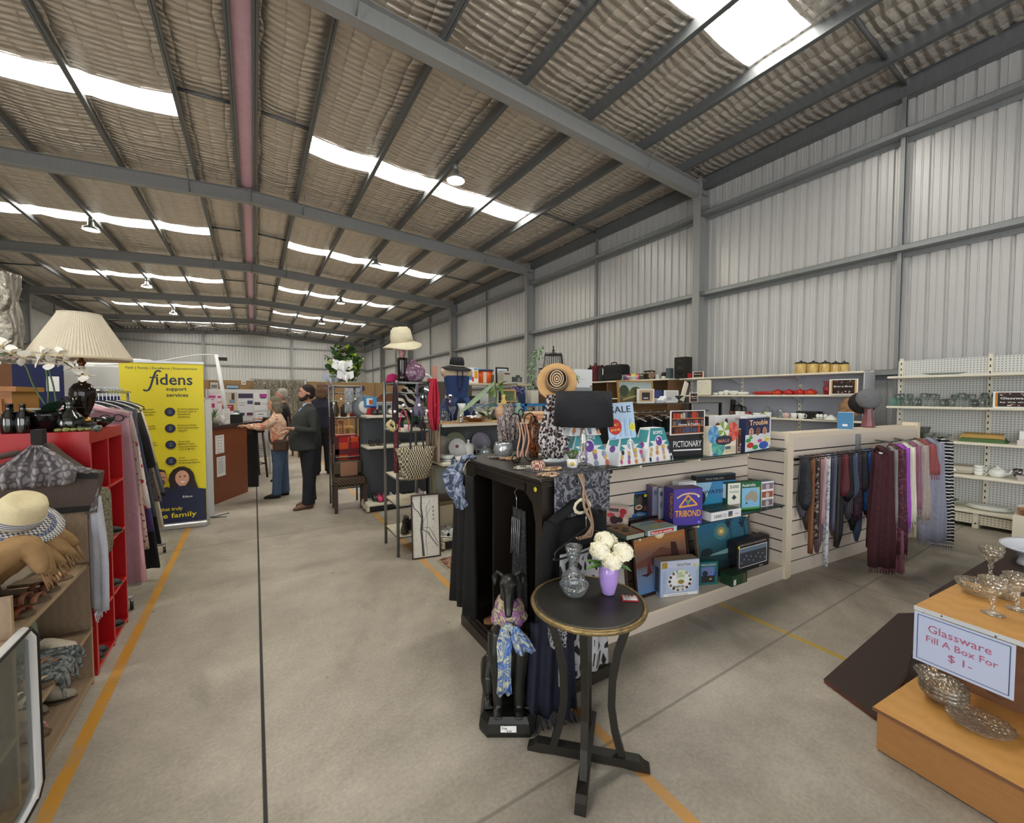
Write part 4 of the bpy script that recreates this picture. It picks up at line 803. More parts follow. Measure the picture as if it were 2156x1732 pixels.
def p1000(P,w_,h,mb,dp):
    P.text('1000',w_*.1,h*.28,h*.55,c('#2a2d36'),w_*.24,.01).text('JIGSAW',w_*.37,h*.52,h*.2,c('#2a2d36'),w_*.14).text('PUZZLE',w_*.37,h*.28,h*.2,c('#2a2d36'),w_*.14).rect(w_*.56,h*.2,w_*.14,h*.65,c('#4a5a78')).poly([(w_*.56,h*.2),(w_*.7,h*.2),(w_*.7,h*.5)],c('#b08a3c')).text('scenic',w_*.78,h*.4,h*.2,c('#2a2d36'),w_*.12)
    Q=Pr(mb,(0,0,h),(1,0,0),(0,1,0));Q.rect(.004,.004,w_-.008,dp-.008,c('#31473c'));random.seed(2)
    for i in range(16):Q.disc(w_*random.random()*.9+.01,dp*random.random()*.9+.01,.012,c(random.choice(['#5a7a68','#8a9a5a','#1f2f2c','#a8a88a'])),.006)
gbox('jigsaw_puzzle','flat white 1000 piece jigsaw box lying on the middle shelf','jigsaw puzzle',(1497,1098),(1560,1086),1080,Z2,.18,wh,wh,p1000)
def victor(P,w_,h,mb,dp):P.text('Inventor',w_*.1,h*.84,h*.12,c('#b8323a'),w_*.6,.01).line([(w_*.05,h*.96),(w_*.9,h*.97)],.003,K)
gbox('board_game','white game box with red lettering behind the purple TRIBOND box','board game',(1436,1090),(1473,1085),1018,Z2,.07,wh,wh,victor,shift=.04)
def water(P,w_,h,mb,dp):P.rect(0,h*.82,w_,h*.17,c('#0f1014')).text('MULTIBLOK',w_*.25,h*.87,h*.07,c('#9aa0a8'),w_*.45).rect(0,0,w_,h*.1,c('#10141c')).poly([(0,h*.82),(w_*.4,h*.8),(w_*.25,h*.35),(0,h*.3)],c('#9ac4e0')).poly([(w_*.15,h*.1),(w_*.3,h*.5),(w_*.6,h*.3),(w_*.5,h*.1)],c('#2f8fb4')).disc(w_*.12,h*.4,w_*.13,c('#141c24'),h*.2).text('WATER',w_*.2,h*.5,h*.13,c('#1c2c44'),w_*.55,.01)
gbox('board_game','blue and black game box with a breaking wave behind the white jigsaw','board game',(1477,1085),(1562,1075),1006,Z2,.05,c('#3f86b8'),c('#14161c'),water,shift=.07,top=c('#8a8478'))
def aus(P,w_,h,mb,dp):
    P.rect(w_*.02,0,w_*.36,h*.98,c('#f0efe4')).text('500',w_*.07,h*.8,h*.16,c('#2f5a44'),w_*.26,.012).text('PUZZLE',w_*.07,h*.65,h*.08,c('#2f5a44'),w_*.26,.01).poly([(w_*.2,h*.58),(w_*.27,h*.47),(w_*.22,h*.42),(w_*.2,h*.38),(w_*.17,h*.42),(w_*.13,h*.47)],c('#3a3f44')).poly([(w_*.03,0),(w_*.37,0),(w_*.37,h*.25),(w_*.03,h*.22)],c('#a89a88')).poly([(w_*.2,0),(w_*.37,0),(w_*.37,h*.22)],c('#8fbfe0'))
    P.text('Australia',w_*.42,h*.83,h*.15,wh,w_*.4,.012).rect(w_*.42,h*.08,w_*.53,h*.7,c('#8cc4ea'))
    P.poly([(w_*(.42+.53*x),h*(.08+.7*y))for x,y in((.18,.42),(.17,.55),(.22,.62),(.33,.7),(.42,.8),(.5,.82),(.53,.88),(.62,.86),(.66,.76),(.72,.74),(.76,.92),(.82,.72),(.9,.55),(.9,.42),(.84,.28),(.72,.22),(.62,.34),(.5,.4),(.38,.34),(.24,.34))],c('#a7a190')).disc(w_*.92,h*.74,w_*.03,c('#e8b43a')).poly([(w_*.52,h*.2),(w_*.56,h*.3),(w_*.6,h*.22)],c('#2f7a44')).rect(w_*.42,h*.01,w_*.53,h*.07,c('#4fa04a'))
    Q=Lf(mb,dp,h);Q.rect(dp*.1,h*.45,dp*.7,h*.5,wh)
gbox('jigsaw_puzzle','green 500 piece Australia map puzzle on the middle glass shelf','jigsaw puzzle',(1534,1078),(1606,1071),1018,Z2,.06,c('#2c6a44'),c('#235438'),aus,shift=.02)
def pack(P,w_,h,mb,dp):
    for k,q in enumerate(('#7a6a78','#a85a4a','#8a7a8f')):P.rect(w_*.05,h*(.03+.33*k)+(.0 if k else 0),w_*.9,h*.24,c(q)).disc(w_*.5,h*(.13+.33*k),w_*.15,c('#c9c0b8'))
    P.rect(w_*.0,h*.27,w_,h*.08,wh).text('3 in 1 PACK',w_*.05,h*.28,h*.06,c('#3a2c5c'),w_*.85,.01)
gbox('jigsaw_puzzle','puzzle multi pack box with three pictures at the right end of the middle shelf','jigsaw puzzle',(1604,1068),(1630,1064),1015,Z2,.07,wh,c('#8a94b8'),pack,shift=.01)
gbox('toy_box','blue and yellow carton stacked on the multi pack at the back of the middle shelf','toy box',(1583,1013),(1626,1009),998,at(1583,1013,y=2.0).z,.1,c('#2f78c0'),c('#2a66a8'),lambda P,w_,h,mb,d:P.poly([(w_*.6,0),(w_,0),(w_,h),(w_*.75,h)],c('#e8c93a')).text('y',w_*.8,h*.3,h*.6,c('#26407a')).poly([(w_*.05,h*.3),(w_*.15,h*.7),(w_*.2,h*.4)],c('#8fd0e8')),shift=0)if False else None
# --- bottom board ---
def hp(P,w_,h,mb,dp):
    P.disc(w_*.5,h*.42,w_*.32,wh,h*.3).rect(0,h*.8,w_,h*.18,c('#c9d2e4')).rect(w_*.03,h*.8,w_*.14,h*.17,c('#b08f3a')).text('Harry Potter',w_*.42,h*.84,h*.12,c('#3a3f4c'),w_*.36,.004)
    random.seed(7)
    for k in range(14):a=k*.45;P.disc(w_*(.5+.27*math.cos(a)),h*(.43+.26*math.sin(a)),w_*.035,c(random.choice(['#5a3a34','#9a9a9c','#3a3a40','#b0a48a','#7a6a5c'])),h*.04)
    P.rect(w_*.42,h*.5,w_*.2,h*.24,c('#d8e8c4')).text('great',w_*.44,h*.62,h*.07,K,w_*.1).text('condition!',w_*.44,h*.55,h*.06,K,w_*.15).disc(w_*.52,h*.4,w_*.08,c('#a08a3c'),h*.06).text('MARVEL',w_*.32,h*.24,h*.09,K,w_*.3).rect(w_*.06,h*.02,w_*.88,h*.08,wh).text('COLOUR MATCH IT TO THE BALL',w_*.2,h*.035,h*.05,K,w_*.5).disc(w_*.9,h*.84,w_*.03,ydot)
    for i in range(10):P.line([(w_*.04,h*(.15+.06*i)),(w_*.12,h*(.18+.06*i))],.002,c('#5f7fb0'));P.line([(w_*.9,h*(.15+.06*i)),(w_*.97,h*(.18+.06*i))],.002,c('#5f7fb0'))
    Lf(mb,dp,h).rect(dp*.2,h*.1,dp*.6,h*.7,c('#4a5568'))
gbox('jigsaw_puzzle','pale blue Harry Potter lettered puzzle box on the bottom board','jigsaw puzzle',(1390,1258),(1471,1249),1183,Z0,.09,c('#b9c9e6'),c('#a9bbdc'),hp,top=c('#a89a84'))
def boats(P,w_,h,mb,dp):P.rect(w_*.1,h*.1,w_*.72,h*.68,c('#6a7ab0')).rect(w_*.1,h*.1,w_*.72,h*.3,c('#2c2a30')).disc(w_*.3,h*.5,w_*.15,c('#22303a'),h*.12).disc(w_*.6,h*.25,w_*.08,c('#b8a06a'),h*.04).text('MIDDLE BOATS',w_*.08,h*.84,h*.1,wh,w_*.8).rect(w_*.78,h*.4,w_*.16,h*.14,c('#2a4a9c'))
gbox('jigsaw_puzzle','teal puzzle box with moored boats beside the pale blue puzzle','jigsaw puzzle',(1472,1232),(1511,1229),1184,Z0,.05,c('#1f6a6c'),c('#1a5a5c'),boats,shift=.0)
def gcard(P,w_,h,mb,dp):P.rect(w_*.1,h*.1,w_*.16,h*.5,wh).rect(w_*.7,h*.1,w_*.2,h*.8,c('#6a5238'));Pr(mb,(0,0,h),(1,0,0),(0,1,0)).rect(0,0,w_,dp,c('#1f3a24'))
g1=gbox('card_box','small dark green boxed card set lying near the base board edge','card box',(1541,1236),(1573,1224),1214,Z0,.1,c('#234a2c'),c('#1e3f26'),gcard)
def bcard(P,w_,h,mb,dp):Pr(mb,(0,0,h),(1,0,0),(0,1,0)).rect(0,0,w_,dp,c('#7a5236')).disc(w_*.4,dp*.8,.015,ydot).rect(w_*.2,dp*.2,w_*.5,dp*.2,c('#a8744a'))
gbox('card_box','small brown picture card set lying behind the dark green card box','card box',(1517,1215),(1552,1212),1207,Z0,.09,c('#5a4030'),c('#4a382c'),bcard,shift=.02)
def duncan(P,w_,h,mb,dp):P.rect(w_*.07,h*.14,w_*.86,h*.64,wh).rect(w_*.085,h*.16,w_*.83,h*.6,c('#3c424c')).rect(w_*.085,h*.62,w_*.83,h*.14,c('#6f8296')).text('KEN DUNCAN PANOGRAPHS',w_*.1,h*.84,h*.09,c('#c9b8b0'),w_*.8).disc(w_*.06,h*.83,w_*.03,ydot,h*.05);[P.disc(w_*(.15+.07*i),h*(.3+.05*(i*7%5)),w_*.02,c('#8a93a0'))for i in range(11)];P.text('Sydney',w_*.68,h*.05,h*.07,wh)
gbox('jigsaw_puzzle','black KEN DUNCAN PANOGRAPHS puzzle box on the bottom board','jigsaw puzzle',(1550,1208),(1618,1187),1143,Z0,.08,c('#15161a'),c('#1a1b20'),duncan,top=c('#2a2b30'))
# leaning paintings
def painting(name,label,x0,x1,ybase,ztop,zb,lean,fr,draw,fw_=.02):
    L_=x1-x0;mb=MB();H=(ztop-zb)/math.cos(R(lean));t_=thing(name,label,'painting',(x0,ybase,zb),GA);t_.rotation_euler=(R(-lean),0,GA)
    for a,b in(((0,0),(L_,fw_)),((0,H-fw_),(L_,H)),((0,fw_),(fw_,H-fw_)),((L_-fw_,fw_),(L_,H-fw_))):mb.bb((a[0],-.012,a[1]),(b[0],.01,b[1]),fr)
    mb.build('frame',t_);mb=MB();mb.bb((fw_,-.002,fw_),(L_-fw_,.004,H-fw_),c('#222222'));P=Pr(mb,(fw_,-.002,fw_),(1,0,0),(0,0,1));draw(P,L_-2*fw_,H-2*fw_);mb.build('canvas',t_);return t_
def grad(P,w_,h,stops,n=24,x0=0):
    for i in range(n):
        f=i/(n-1);k=max(j for j in range(len(stops))if stops[j][0]<=f+1e-9);k=min(k,len(stops)-2);g=(f-stops[k][0])/(stops[k+1][0]-stops[k][0]);a,b=stops[k][1],stops[k+1][1]
        col='#%02x%02x%02x'%tuple(int(int(a[1+2*j:3+2*j],16)*(1-g)+int(b[1+2*j:3+2*j],16)*g)for j in range(3));P.poly([(x0,h*i/n),(x0+w_,h*i/n),(x0+w_,h*(i+1)/n),(x0,h*(i+1)/n)],c(col),.001)
    P.k+=.5
def sunset(P,w_,h):
    grad(P,w_,h,[(0,'#5f86b8'),(.25,'#6f7f9a'),(.4,'#6a5452'),(.55,'#84604f'),(.7,'#b57a45'),(.85,'#a07058'),(1,'#7a7488')])
    P.poly([(0,h*.42),(w_*.3,h*.5),(w_*.5,h*.58),(w_*.75,h*.5),(w_,h*.44),(w_,h*.36),(0,h*.36)],c('#6b4438')).disc(w_*.5,h*.78,w_*.1,c('#f0d8a0'),h*.08).disc(w_*.5,h*.78,w_*.06,c('#fbf6ea'),h*.05)
    P.poly([(w_*.68,h*.3),(w_*.7,h*.62),(w_*.8,h*.6),(w_*.86,h*.3)],c('#3a1f1c')).poly([(w_*.2,h*.25),(w_*.24,h*.42),(w_*.3,h*.26)],c('#6a2a28')).poly([(w_*.08,h*.26),(w_*.2,h*.22),(w_*.3,h*.26)],c('#3a2020')).rect(w_*.55,h*.26,w_*.4,h*.05,c('#3f221e'))
def moon(P,w_,h):
    grad(P,w_,h,[(0,'#16343c'),(.3,'#1c4650'),(.5,'#2c6478'),(.75,'#2a6a8c'),(1,'#2a5f7c')])
    P.disc(w_*.45,h*.62,w_*.14,c('#4a7f84'),h*.13).disc(w_*.45,h*.62,w_*.08,c('#a59a68'),h*.07).disc(w_*.45,h*.62,w_*.035,c('#f0d088'),h*.03)
    for x,y in((.63,.75),(.9,.7)):
        P.line([(w_*x,h*.3),(w_*x+.005,h*y)],.008,c('#12262c'));[P.poly([(w_*x+.005,h*y),(w_*x+.07*math.cos(a),h*y+.05*math.sin(a)),(w_*x+.05*math.cos(a+.35),h*y+.05*math.sin(a+.35)-.01)],c('#12262c'))for a in(0,.8,1.6,2.4,3.1,3.9,5.4)]
    P.poly([(w_*.1,h*.3),(w_*.5,h*.33),(w_*.9,h*.42),(w_,h*.44),(w_,h*.36),(w_*.5,h*.26)],c('#7aa0a4')).disc(w_*.15,h*.35,w_*.1,c('#10282c'),h*.06).rect(0,0,w_,h*.16,c('#0f2a30'))
painting('framed_painting','framed sunset harbour painting with red sails leaning in the lowest bay',2.36,2.97,2.06,.69,.1205,8,c('#2a1a16',.35),sunset)
painting('framed_painting','framed moonlit beach painting with palms leaning in the lowest bay',3.04,3.78,2.0,.68,.1205,8,c('#6a5a48',.4),moon)
painting('framed_painting','pale framed winter scene behind the lilac vase in the lowest bay',1.95,2.3,2.1,.62,.1205,6,c('#4a3428',.4),lambda P,w_,h:(grad(P,w_,h,[(0,'#c9cbc8'),(.5,'#9a9a98'),(1,'#d8dad8')]),P.disc(w_*.5,h*.5,w_*.3,c('#6a6460'),h*.15)))
# ---------------- the long slat divider with ties and scarves ----------------
DA=R(-5.8)
dv=thing('slat_divider','long cream slat wall divider carrying racks of ties and scarves','display wall',(4.03,1.80,0),DA)
DL=2.42
mb=MB();z=1.25;k_=0
mb.bb((0,.0,.0),(DL,.02,.12),mel)
while z>.14:zb=max(.13,z-.115);mb.bb((0,0,zb),(DL,.02,z),mel);mb.bb((0,.008,zb-.012),(DL,.02,zb),slot);z-=.127
mb.build('slat_panel',dv)
mb=MB();mb.bb((-.03,-.02,0),(.03,.12,1.29),mel2);mb.build('end_post',dv);mb=MB();mb.bb((DL-.03,-.02,0),(DL+.03,.12,1.32),mel2);mb.build('end_post',dv)
mb=MB();mb.bb((-.03,-.01,1.25),(DL,.14,1.29),mel2);mb.build('top_rail',dv);mb=MB();mb.bb((0,.13,0),(DL,.15,1.25),mel);mb.build('back_panel',dv)
mb=MB();mb.bb((1.1,-.03,1.02),(1.14,0,1.24),galv);mb.build('standard',dv)
DM=M4.Translation((4.03,1.80,0))@M4.Rotation(DA,4,'Z')
def DP(x,y,z):return DM@V((x,y,z))
# tie rack: row of pegs on a bar
tr=thing('tie_rack','black metal peg bar holding ties on the slat divider','rack',(4.03,1.80,0),DA)
mb=MB();mb.bb((.05,-.02,1.045),(1.45,-.002,1.065),K);mb.bb((.05,-.15,1.085),(1.45,-.142,1.095),K);[mb.tube([(x,-.01,1.055),(x,-.15,1.07),(x,-.155,1.095)],.0035,K,6)for x in[.08+.086*i for i in range(16)]];mb.build('peg_bar',tr)
random.seed(12)
ties=[('#10151f',None,.30,'black tie nearest the games display'),('#7a4e30',None,.42,'brown leather belt strap'),('#2c1f1c','#8a7f76',.36,'dark brown chain belt'),('#8a2a34','#d8c3c6',.3,'red and white dotted belt'),('#c9cad0','#9a9ba4',.52,'long white studded belt hanging nearly to the floor'),('#1c1f2c','#6a6f86',.34,'navy striped tie beside the white belt'),('#2a2623',None,.50,'long black leather belt curling near the floor'),('#5a1f28','#7a2f38',.26,'maroon rose print tie'),('#0f0f12',None,.30,'broad black scarf tie'),('#6a7a98','#39435c',.28,'steel blue striped tie'),('#4a2a3a','#1c1420',.44,'plum chequered tie'),('#23262c','#50555e',.26,'charcoal tie beside the bright blue tie'),('#2f66b4','#3f7ac8',.38,'bright blue satin tie'),('#1b2238','#5a6484',.40,'navy spotted tie next to the bright blue one'),('#2a2226','#3f343a',.32,'dark brown patterned tie'),('#18302c','#3f6a5c',.34,'dark green dotted tie at the right end of the peg bar')]
for i,(c1,c2,ln,lb)in enumerate(ties):
    x=.08+.086*i;w_=.085 if 'belt' not in lb else.04;m_=mat(c1,.6,0,'cloth' if not c2 else('stripes' if i%2 else 'spots'),c2=c2 or c1,s=40 if c2 else 30,**({'c3':c2}if c2 and i%2==0 else{}))
    mb=MB();zz=1.085;y=-.10-.01*(i%2);zb=zz-ln*1.55 if 'belt' not in lb else zz-ln*(2.05 if i!=6 else 1.75)
    zb=max(zb,.06)
    mb.bb((-w_*.45,-.028,zz-.01),(w_*.45,.012,zz+.004),m_)
    drape(mb,(-w_/2,-.026,zz),(w_/2,-.026,zz),zb,.004,1,m_,.006,taper=[.65,.7,.8,.95,1.15,1.2,.35]if 'belt' not in lb else[1,1],n=10)
    drape(mb,(-w_/3,.012,zz),(w_/3,.012,zz),zz-ln*1.2,.003,1,m_,.005,n=8)
    p=DP(x,y,0);one('necktie' if 'belt' not in lb else 'belt',lb+(' on the peg bar' if 'peg bar' not in lb else ''),'tie' if 'belt' not in lb else 'belt',mb,(p.x,p.y,0),DA+R(-78 if i%2 else-70))
# scarf rail standing off the divider
sr=thing('scarf_rail','chrome rail set standing off the right half of the slat divider','rack',(4.03,1.80,0),DA)
mb=MB();mb.tube([(1.5,.0,1.16),(1.4,-.2,1.16),(.56,-.42,1.13)],.009,chrome,8);mb.tube([(.56,-.42,1.13),(1.75,-.34,1.14)],.009,chrome,8);mb.tube([(1.75,-.34,1.14),(1.9,0,1.16)],.009,chrome,8);mb.build('rail',sr)
mb=MB();mb.tube([(1.7,-.36,1.12),(2.3,-.30,1.12)],.009,chrome,8);mb.tube([(2.3,-.30,1.12),(2.36,-.0,1.14)],.008,chrome,8);mb.build('rail',sr)
scs=[('#4a1c26','#2f1018',.10,.13,0,'maroon crinkled scarf with fringe, first on the chrome rail',1.18),('#8a8a88',None,.05,.5,0,'thin grey knitted scarf trailing to the floor',1.33),('#5a2638','#3a2028',.1,.2,1,'plum paisley shawl ending in rose chiffon near the floor',1.4),('#8e3fb0','#a85ac8',.075,.42,0,'bright violet sequinned scarf',1.52),('#e0dcc8',None,.075,.45,0,'cream chiffon scarf beside the violet one',1.63),('#a06e84','#8a5a70',.07,.55,0,'dusty pink ribbed scarf',1.76),('#b5aaa2','#a3978f',.1,.43,0,'taupe fringed woollen scarf',1.87),('#8a464a','#a35a58',.11,.85,0,'short brick red gauze scarf',2.02),('#8b8d9f','#9a9cae',.12,.14,0,'long lavender grey chiffon scarf',2.2),('#131417','#d6d6d6',.1,.08,2,'black and white striped fluffy scarf at the end of the rail',2.47)]
for c1,c2,hw,zb,typ,lb,x in scs:
    m_=mat(c1,.85,0,'cloth',c2=c2 or c1,s=35,bs=30)if typ==0 else mat(c1,.85,0,'swirl',c2=c2,c3='#7a4a58',s=14)if typ==1 else mat(c1,.95,0,'stripes',c2=c2,s=9,d='Z',dist=4.0,p=.72)
    x=.62+(x-1.18)*1.2;yr=-.42+.12*(x-.56)/1.7;hw*=1.5;mb=MB()
    mb.tube([(-hw/2*0,-.02,1.13),(0,0,1.165),(0,.02,1.13)],hw*.42,m_,8,flat=.3)
    drape(mb,(-hw/2,-.025,1.15),(hw/2,-.025,1.15),zb,.018,2,m_,.012,taper=[.85,1.0,1.15,1.35,1.3],n=28);drape(mb,(-hw/2,.03,1.15),(hw/2,.03,1.15),min(1.0,zb+.15),.015,2,m_,.01,taper=[.85,1.1,1.2])
    for j in range(int(hw/.008)):xx=-hw*.6+j*hw*1.2/max(1,int(hw/.008)-1);mb.tube([(xx,-.025,zb+.01),(xx+.004*math.sin(j*3),-.03,zb-.05 if zb>.1 else.01)],.0022,m_,4)
    if typ==1:drape(mb,(-.06,-.03,.42),(.06,-.03,.42),.03,.02,3,mat('#a56f7c',.9,0,'cloth',c2='#8d5c6a',s=30),.01,flare=1.5)
    p=DP(x+.02,yr,0);one('hanging_scarf',lb,'scarf',mb,(p.x,p.y,0),DA+R(-42))

xt=[('#15161c','black'),('#3a2a24','dark brown'),('#2b2f3c','slate'),('#4a1f2a','burgundy'),('#17181a','jet black'),('#23304a','deep navy'),('#5c3b2a','tan brown'),('#1d1d22','charcoal'),('#3a3f4c','grey blue'),('#2a1a2c','aubergine'),('#101216','ink black'),('#39485f','dusk blue'),('#1c2a22','bottle green'),('#2c2420','cocoa brown'),('#1a2f33','dark teal')]
for i,(c1,nm)in enumerate(xt):
    x=.123+.086*i;m_=mat(c1,.6,0,'stripes' if i%3==0 else 'cloth',c2='#6a6a74' if i%3==0 else c1,s=25);zz=1.085;zb=zz-.55-.12*((i*5)%4);mb=MB()
    mb.bb((-.03,-.02,zz-.01),(.03,.012,zz+.004),m_);drape(mb,(-.036,-.02,zz),(.036,-.02,zz),zb,.004,1,m_,.006,taper=[.65,.7,.8,.95,1.15,1.2,.35],n=10);drape(mb,(-.024,.012,zz),(.024,.012,zz),zz-.4,.003,1,m_,.005,n=8)
    p=DP(x,-.05,0);one('necktie',nm+' tie in the back row, '+['beside the black tie','beside the brown strap','beside the chain belt','beside the dotted belt','beside the white belt','beside the navy striped tie','beside the long black belt','beside the rose print tie','beside the broad black tie','beside the steel blue tie','beside the plum tie','beside the bright blue tie','right of the bright blue tie','beside the dark patterned tie','near the dark green tie'][i],'tie',mb,(p.x,p.y,0),DA+R(-74))
# ================= RIGHT SIDE: KITCHENWARE SHELVES, GLASS RACK, TIERED GLASS STAND =================
cream_s=mat('#e6e1cf',.45);bpan=mat('#aeb3c2',.5);pegw=mat('#d6d8d6',.5,0,'peg',c2='#7b7e80',s=.03,yz=1);clr=mat('#eef4f4',.05,0,'thinglass',s=50,b=.5,a=.10)
def shelf_unit(name,label,x0,x1,y0,y1,ztop,levels,back,posts,loc=None,feet=True,backtop=None):
    t=thing(name,label,'shelving',(x0,y0,0));L_=y1-y0;D=x1-x0
    mb=MB();mb.bb((D-.02,0,.1),(D,L_,backtop or ztop),back);mb.build('back_panel',t)
    for z,d in levels:mb=MB();mb.bb((D-.02-d,.01,z-.03),(D-.02,L_-.01,z),cream_s,bev=.006);mb.build('shelf',t)
    for y in posts:
        mb=MB();mb.bb((D-.045,y-.02,0),(D-.02,y+.02,(backtop or ztop)+.03),cream_s);zz=.15
        while zz<(backtop or ztop):mb.bb((D-.0465,y-.006,zz),(D-.045,y+.006,zz+.03),slot);zz+=.08
        if feet:mb.bb((0,y-.03,0),(D-.04,y+.03,.08),cream_s);mb.bb((-.012,y-.025,0),(.0,y+.025,.2),cream_s,bev=.004);mb.bb((-.014,y-.008,.05),(-.012,y+.008,.07),slot)
        mb.build('post',t)
    return t
r1=shelf_unit('display_rack','cream pegboard display rack of clear glassware against the right wall',7.5,7.97,-.6,2.14,1.9,((1.895,.47),(1.485,.47),(1.05,.47),(.635,.47),(.21,.48)),pegw,(.02,.92,1.85,2.70),backtop=2.13)
mb=MB();mb.bb((0,.03,.05),(.012,2.7,.165),mat('#e2ddcb',.45,0,'peg',c2='#8b887c',s=.03,yz=1));mb.build('kick_panel',r1)
def xy(u,v,x):p=at(u,v,x=x);return p
random.seed(21)
glass_protos={}
def gproto(k):
    if k not in glass_protos:
        prof={'tumbler':[(.024,0),(.03,.002),(.036,.1),(.034,.1),(.028,.01)],'wine':[(.03,0),(.03,.003),(.005,.01),(.004,.07),(.02,.085),(.036,.12),(.033,.165),(.031,.165),(.034,.12)],'bowl':[(.03,0),(.04,.004),(.08,.06),(.085,.075),(.08,.075),(.04,.01)],'vase':[(.035,0),(.04,.01),(.03,.08),(.045,.16),(.06,.2),(.055,.2),(.025,.08)]}[k]
        glass_protos[k]=prof
    return glass_protos[k]
nice={'tumbler':'tumbler','wine':'wine_glass','bowl':'glass_bowl','vase':'glass_vase'}
mesh_cache={}
def glassware(k,loc,label,group,m=None,s=1):
    key=(k,m.name if m else '')
    if key not in mesh_cache:
        o=MB().lathe((0,0,0),gproto(k),m or clr,18).build(nice[k]);mesh_cache[key]=o
    else:o=mesh_cache[key].copy();sc.collection.objects.link(o)
    o.location=loc;o.scale=(s,s,s*random.uniform(.95,1.1));return tag(o,label,'glass' if k in('tumbler','wine')else k,group)
for i in range(22):  # clear glasses ranked on the rack's eye-level shelf
    for r_ in range(2):
        k=('tumbler','wine','tumbler','wine','bowl','tumbler')[(i*2+r_)%6]if r_ else('wine','tumbler','tumbler','wine')[i%4];y=2.06-.088*i
        if k=='bowl':continue
        x=7.68+.14*r_+.01*(i%3)
        if y<1.1 and x<7.75:continue
        glassware(k,(x,y,1.4855),{'tumbler':'clear tumbler standing among the glasses on the second shelf of the cream rack','wine':'clear stemmed glass standing among the glasses on the second shelf of the cream rack'}[k],{'tumbler':'clear tumblers on the cream rack','wine':'clear stemmed glasses on the cream rack'}[k])
one('glass_jug','green tinted glass tank at the left end of the glasses shelf','jar',MB().box((0,0,.06),(.14,.1,.12),mat('#c9e6dc',.05,0,'thinglass',s=5,b=.1,a=.1)),(7.75,2.1,1.4855))
one('ribbed_platter','long clear glass platter on the top shelf of the cream rack','platter',MB().lathe((0,0,0),[(.1,0),(.18,.02),(.22,.035),(.215,.035),(.1,.006)],clr,24,sx=.5),(7.72,1.62,1.8955))
def price_sign(name,label,p,w_,h,rz,lines,z=None,fr='#c9862f'):
    mb=MB();mb.bb((0,0,0),(w_,.006,h),wh);P=Pr(mb,(0,0,0),(1,0,0),(0,0,1));P.rect(w_*.05,h*.06,w_*.9,h*.88,c(fr)).rect(w_*.11,h*.06,w_*.78,h*.88,c('#2a1c18'));random.seed(len(label))
    for k in range(16):P.disc(w_*random.uniform(.15,.85),h*random.choice([.14,.2,.78,.86]),w_*.03,c(random.choice(['#8a5a48','#b08a78','#6a4438','#d8c3b0'])),h*.04)
    for i,(tx,y,sz)in enumerate(lines):P.text(tx,w_*.5,h*y,h*sz,wh,w_*.66,.012,'c')
    mb.bb((w_*.4,.006,0),(w_*.6,.05,.004),wh);return one(name,label,'sign',mb,p,rz)
p=at(2105,850,x=7.62);price_sign('category_sign','white framed brown sign at the right end of the glasses shelf',(7.56,1.16,1.4855),.34,.19,R(-90),[('Glassware',.52,.2),('by the shelf',.3,.12)])
# third shelf: green tray with a tan lid, bowls
tray=thing('fondue_tray','green tray box with a tilted tan board lid on the third rack shelf','tray',(7.72,1.25,1.0505))
mb=MB();mb.prism([(-.2,0),(.2,0),(.17,.05),(-.17,.05)],-.1,.12,mat('#4a6b3a',.5),'x');
mb2=MB();mb2.prism([(-.19,.045),(.19,.045),(.165,.105),(-.165,.105)],-.1,-.09,mat('#b5924f',.6),'x');mb2.prism([(-.165,.1),(.165,.1),(.165,.108),(-.165,.108)],-.1,.1,mat('#a98748',.6),'x');mb.build('tray_base',tray);mb2.build('lid',tray)
glassware('bowl',(7.68,1.6,1.0505),'clear glass bowl left of the green tray on the third rack shelf',None);glassware('bowl',(7.72,1.75,1.0505),'clear glass bowl nearest the scarves on the third rack shelf',None)
one('white_carton','white box standing right of the green tray','box',MB().box((0,0,.08),(.16,.2,.16),wh,bev=.004),(7.74,.86,1.0505));one('cake_box','flat pale box lying before the white box on the rack','box',MB().box((0,0,.03),(.1,.2,.06),c('#d8cfd0'),bev=.004),(7.6,.86,1.0505))
# large clear plastic tubs
tub=mat('#dcdcd4',.15,0,'thinglass',s=10,b=.15,a=.25)
one('plastic_tub','large clear tub with a black handled cloth on the rack behind the divider end','tub',MB().lathe((0,0,0),[(.14,0),(.17,.14),(.175,.15),(.165,.15),(.135,.01)],tub,4,sx=1,sy=1.4),(7.72,1.93,1.0505),R(45))
# fourth shelf
cer=mat('#e9ece8',.2)
ov=mat('#b8b3a4',.25)
one('casserole_dish','large beige oval casserole with a white label on the fourth rack shelf','dish',MB().lathe((0,0,0),[(.13,0),(.17,.02),(.18,.1),(.17,.1),(.13,.02)],ov,28,sx=.8,sy=1.3).box((-.15,.0,.05),(.002,.1,.03),wh),(7.72,1.5,.6355))
def cup_mb(m,r=.04,h=.055,handle=True,mb=None,o=(0,0,0),a=0):
    mb=mb or MB();mb.lathe(o,[(r*.55,0),(r*.8,h*.15),(r,h),(r*.92,h),(r*.7,h*.2),(.001,h*.15)],m,20)
    if handle:mb.tube([(o[0]+math.cos(a)*r*.95,o[1]+math.sin(a)*r*.95,o[2]+h*.8),(o[0]+math.cos(a)*r*1.55,o[1]+math.sin(a)*r*1.55,o[2]+h*.7),(o[0]+math.cos(a)*r*1.45,o[1]+math.sin(a)*r*1.45,o[2]+h*.3),(o[0]+math.cos(a)*r*.85,o[1]+math.sin(a)*r*.85,o[2]+h*.25)],r*.1,m,6)
    return mb
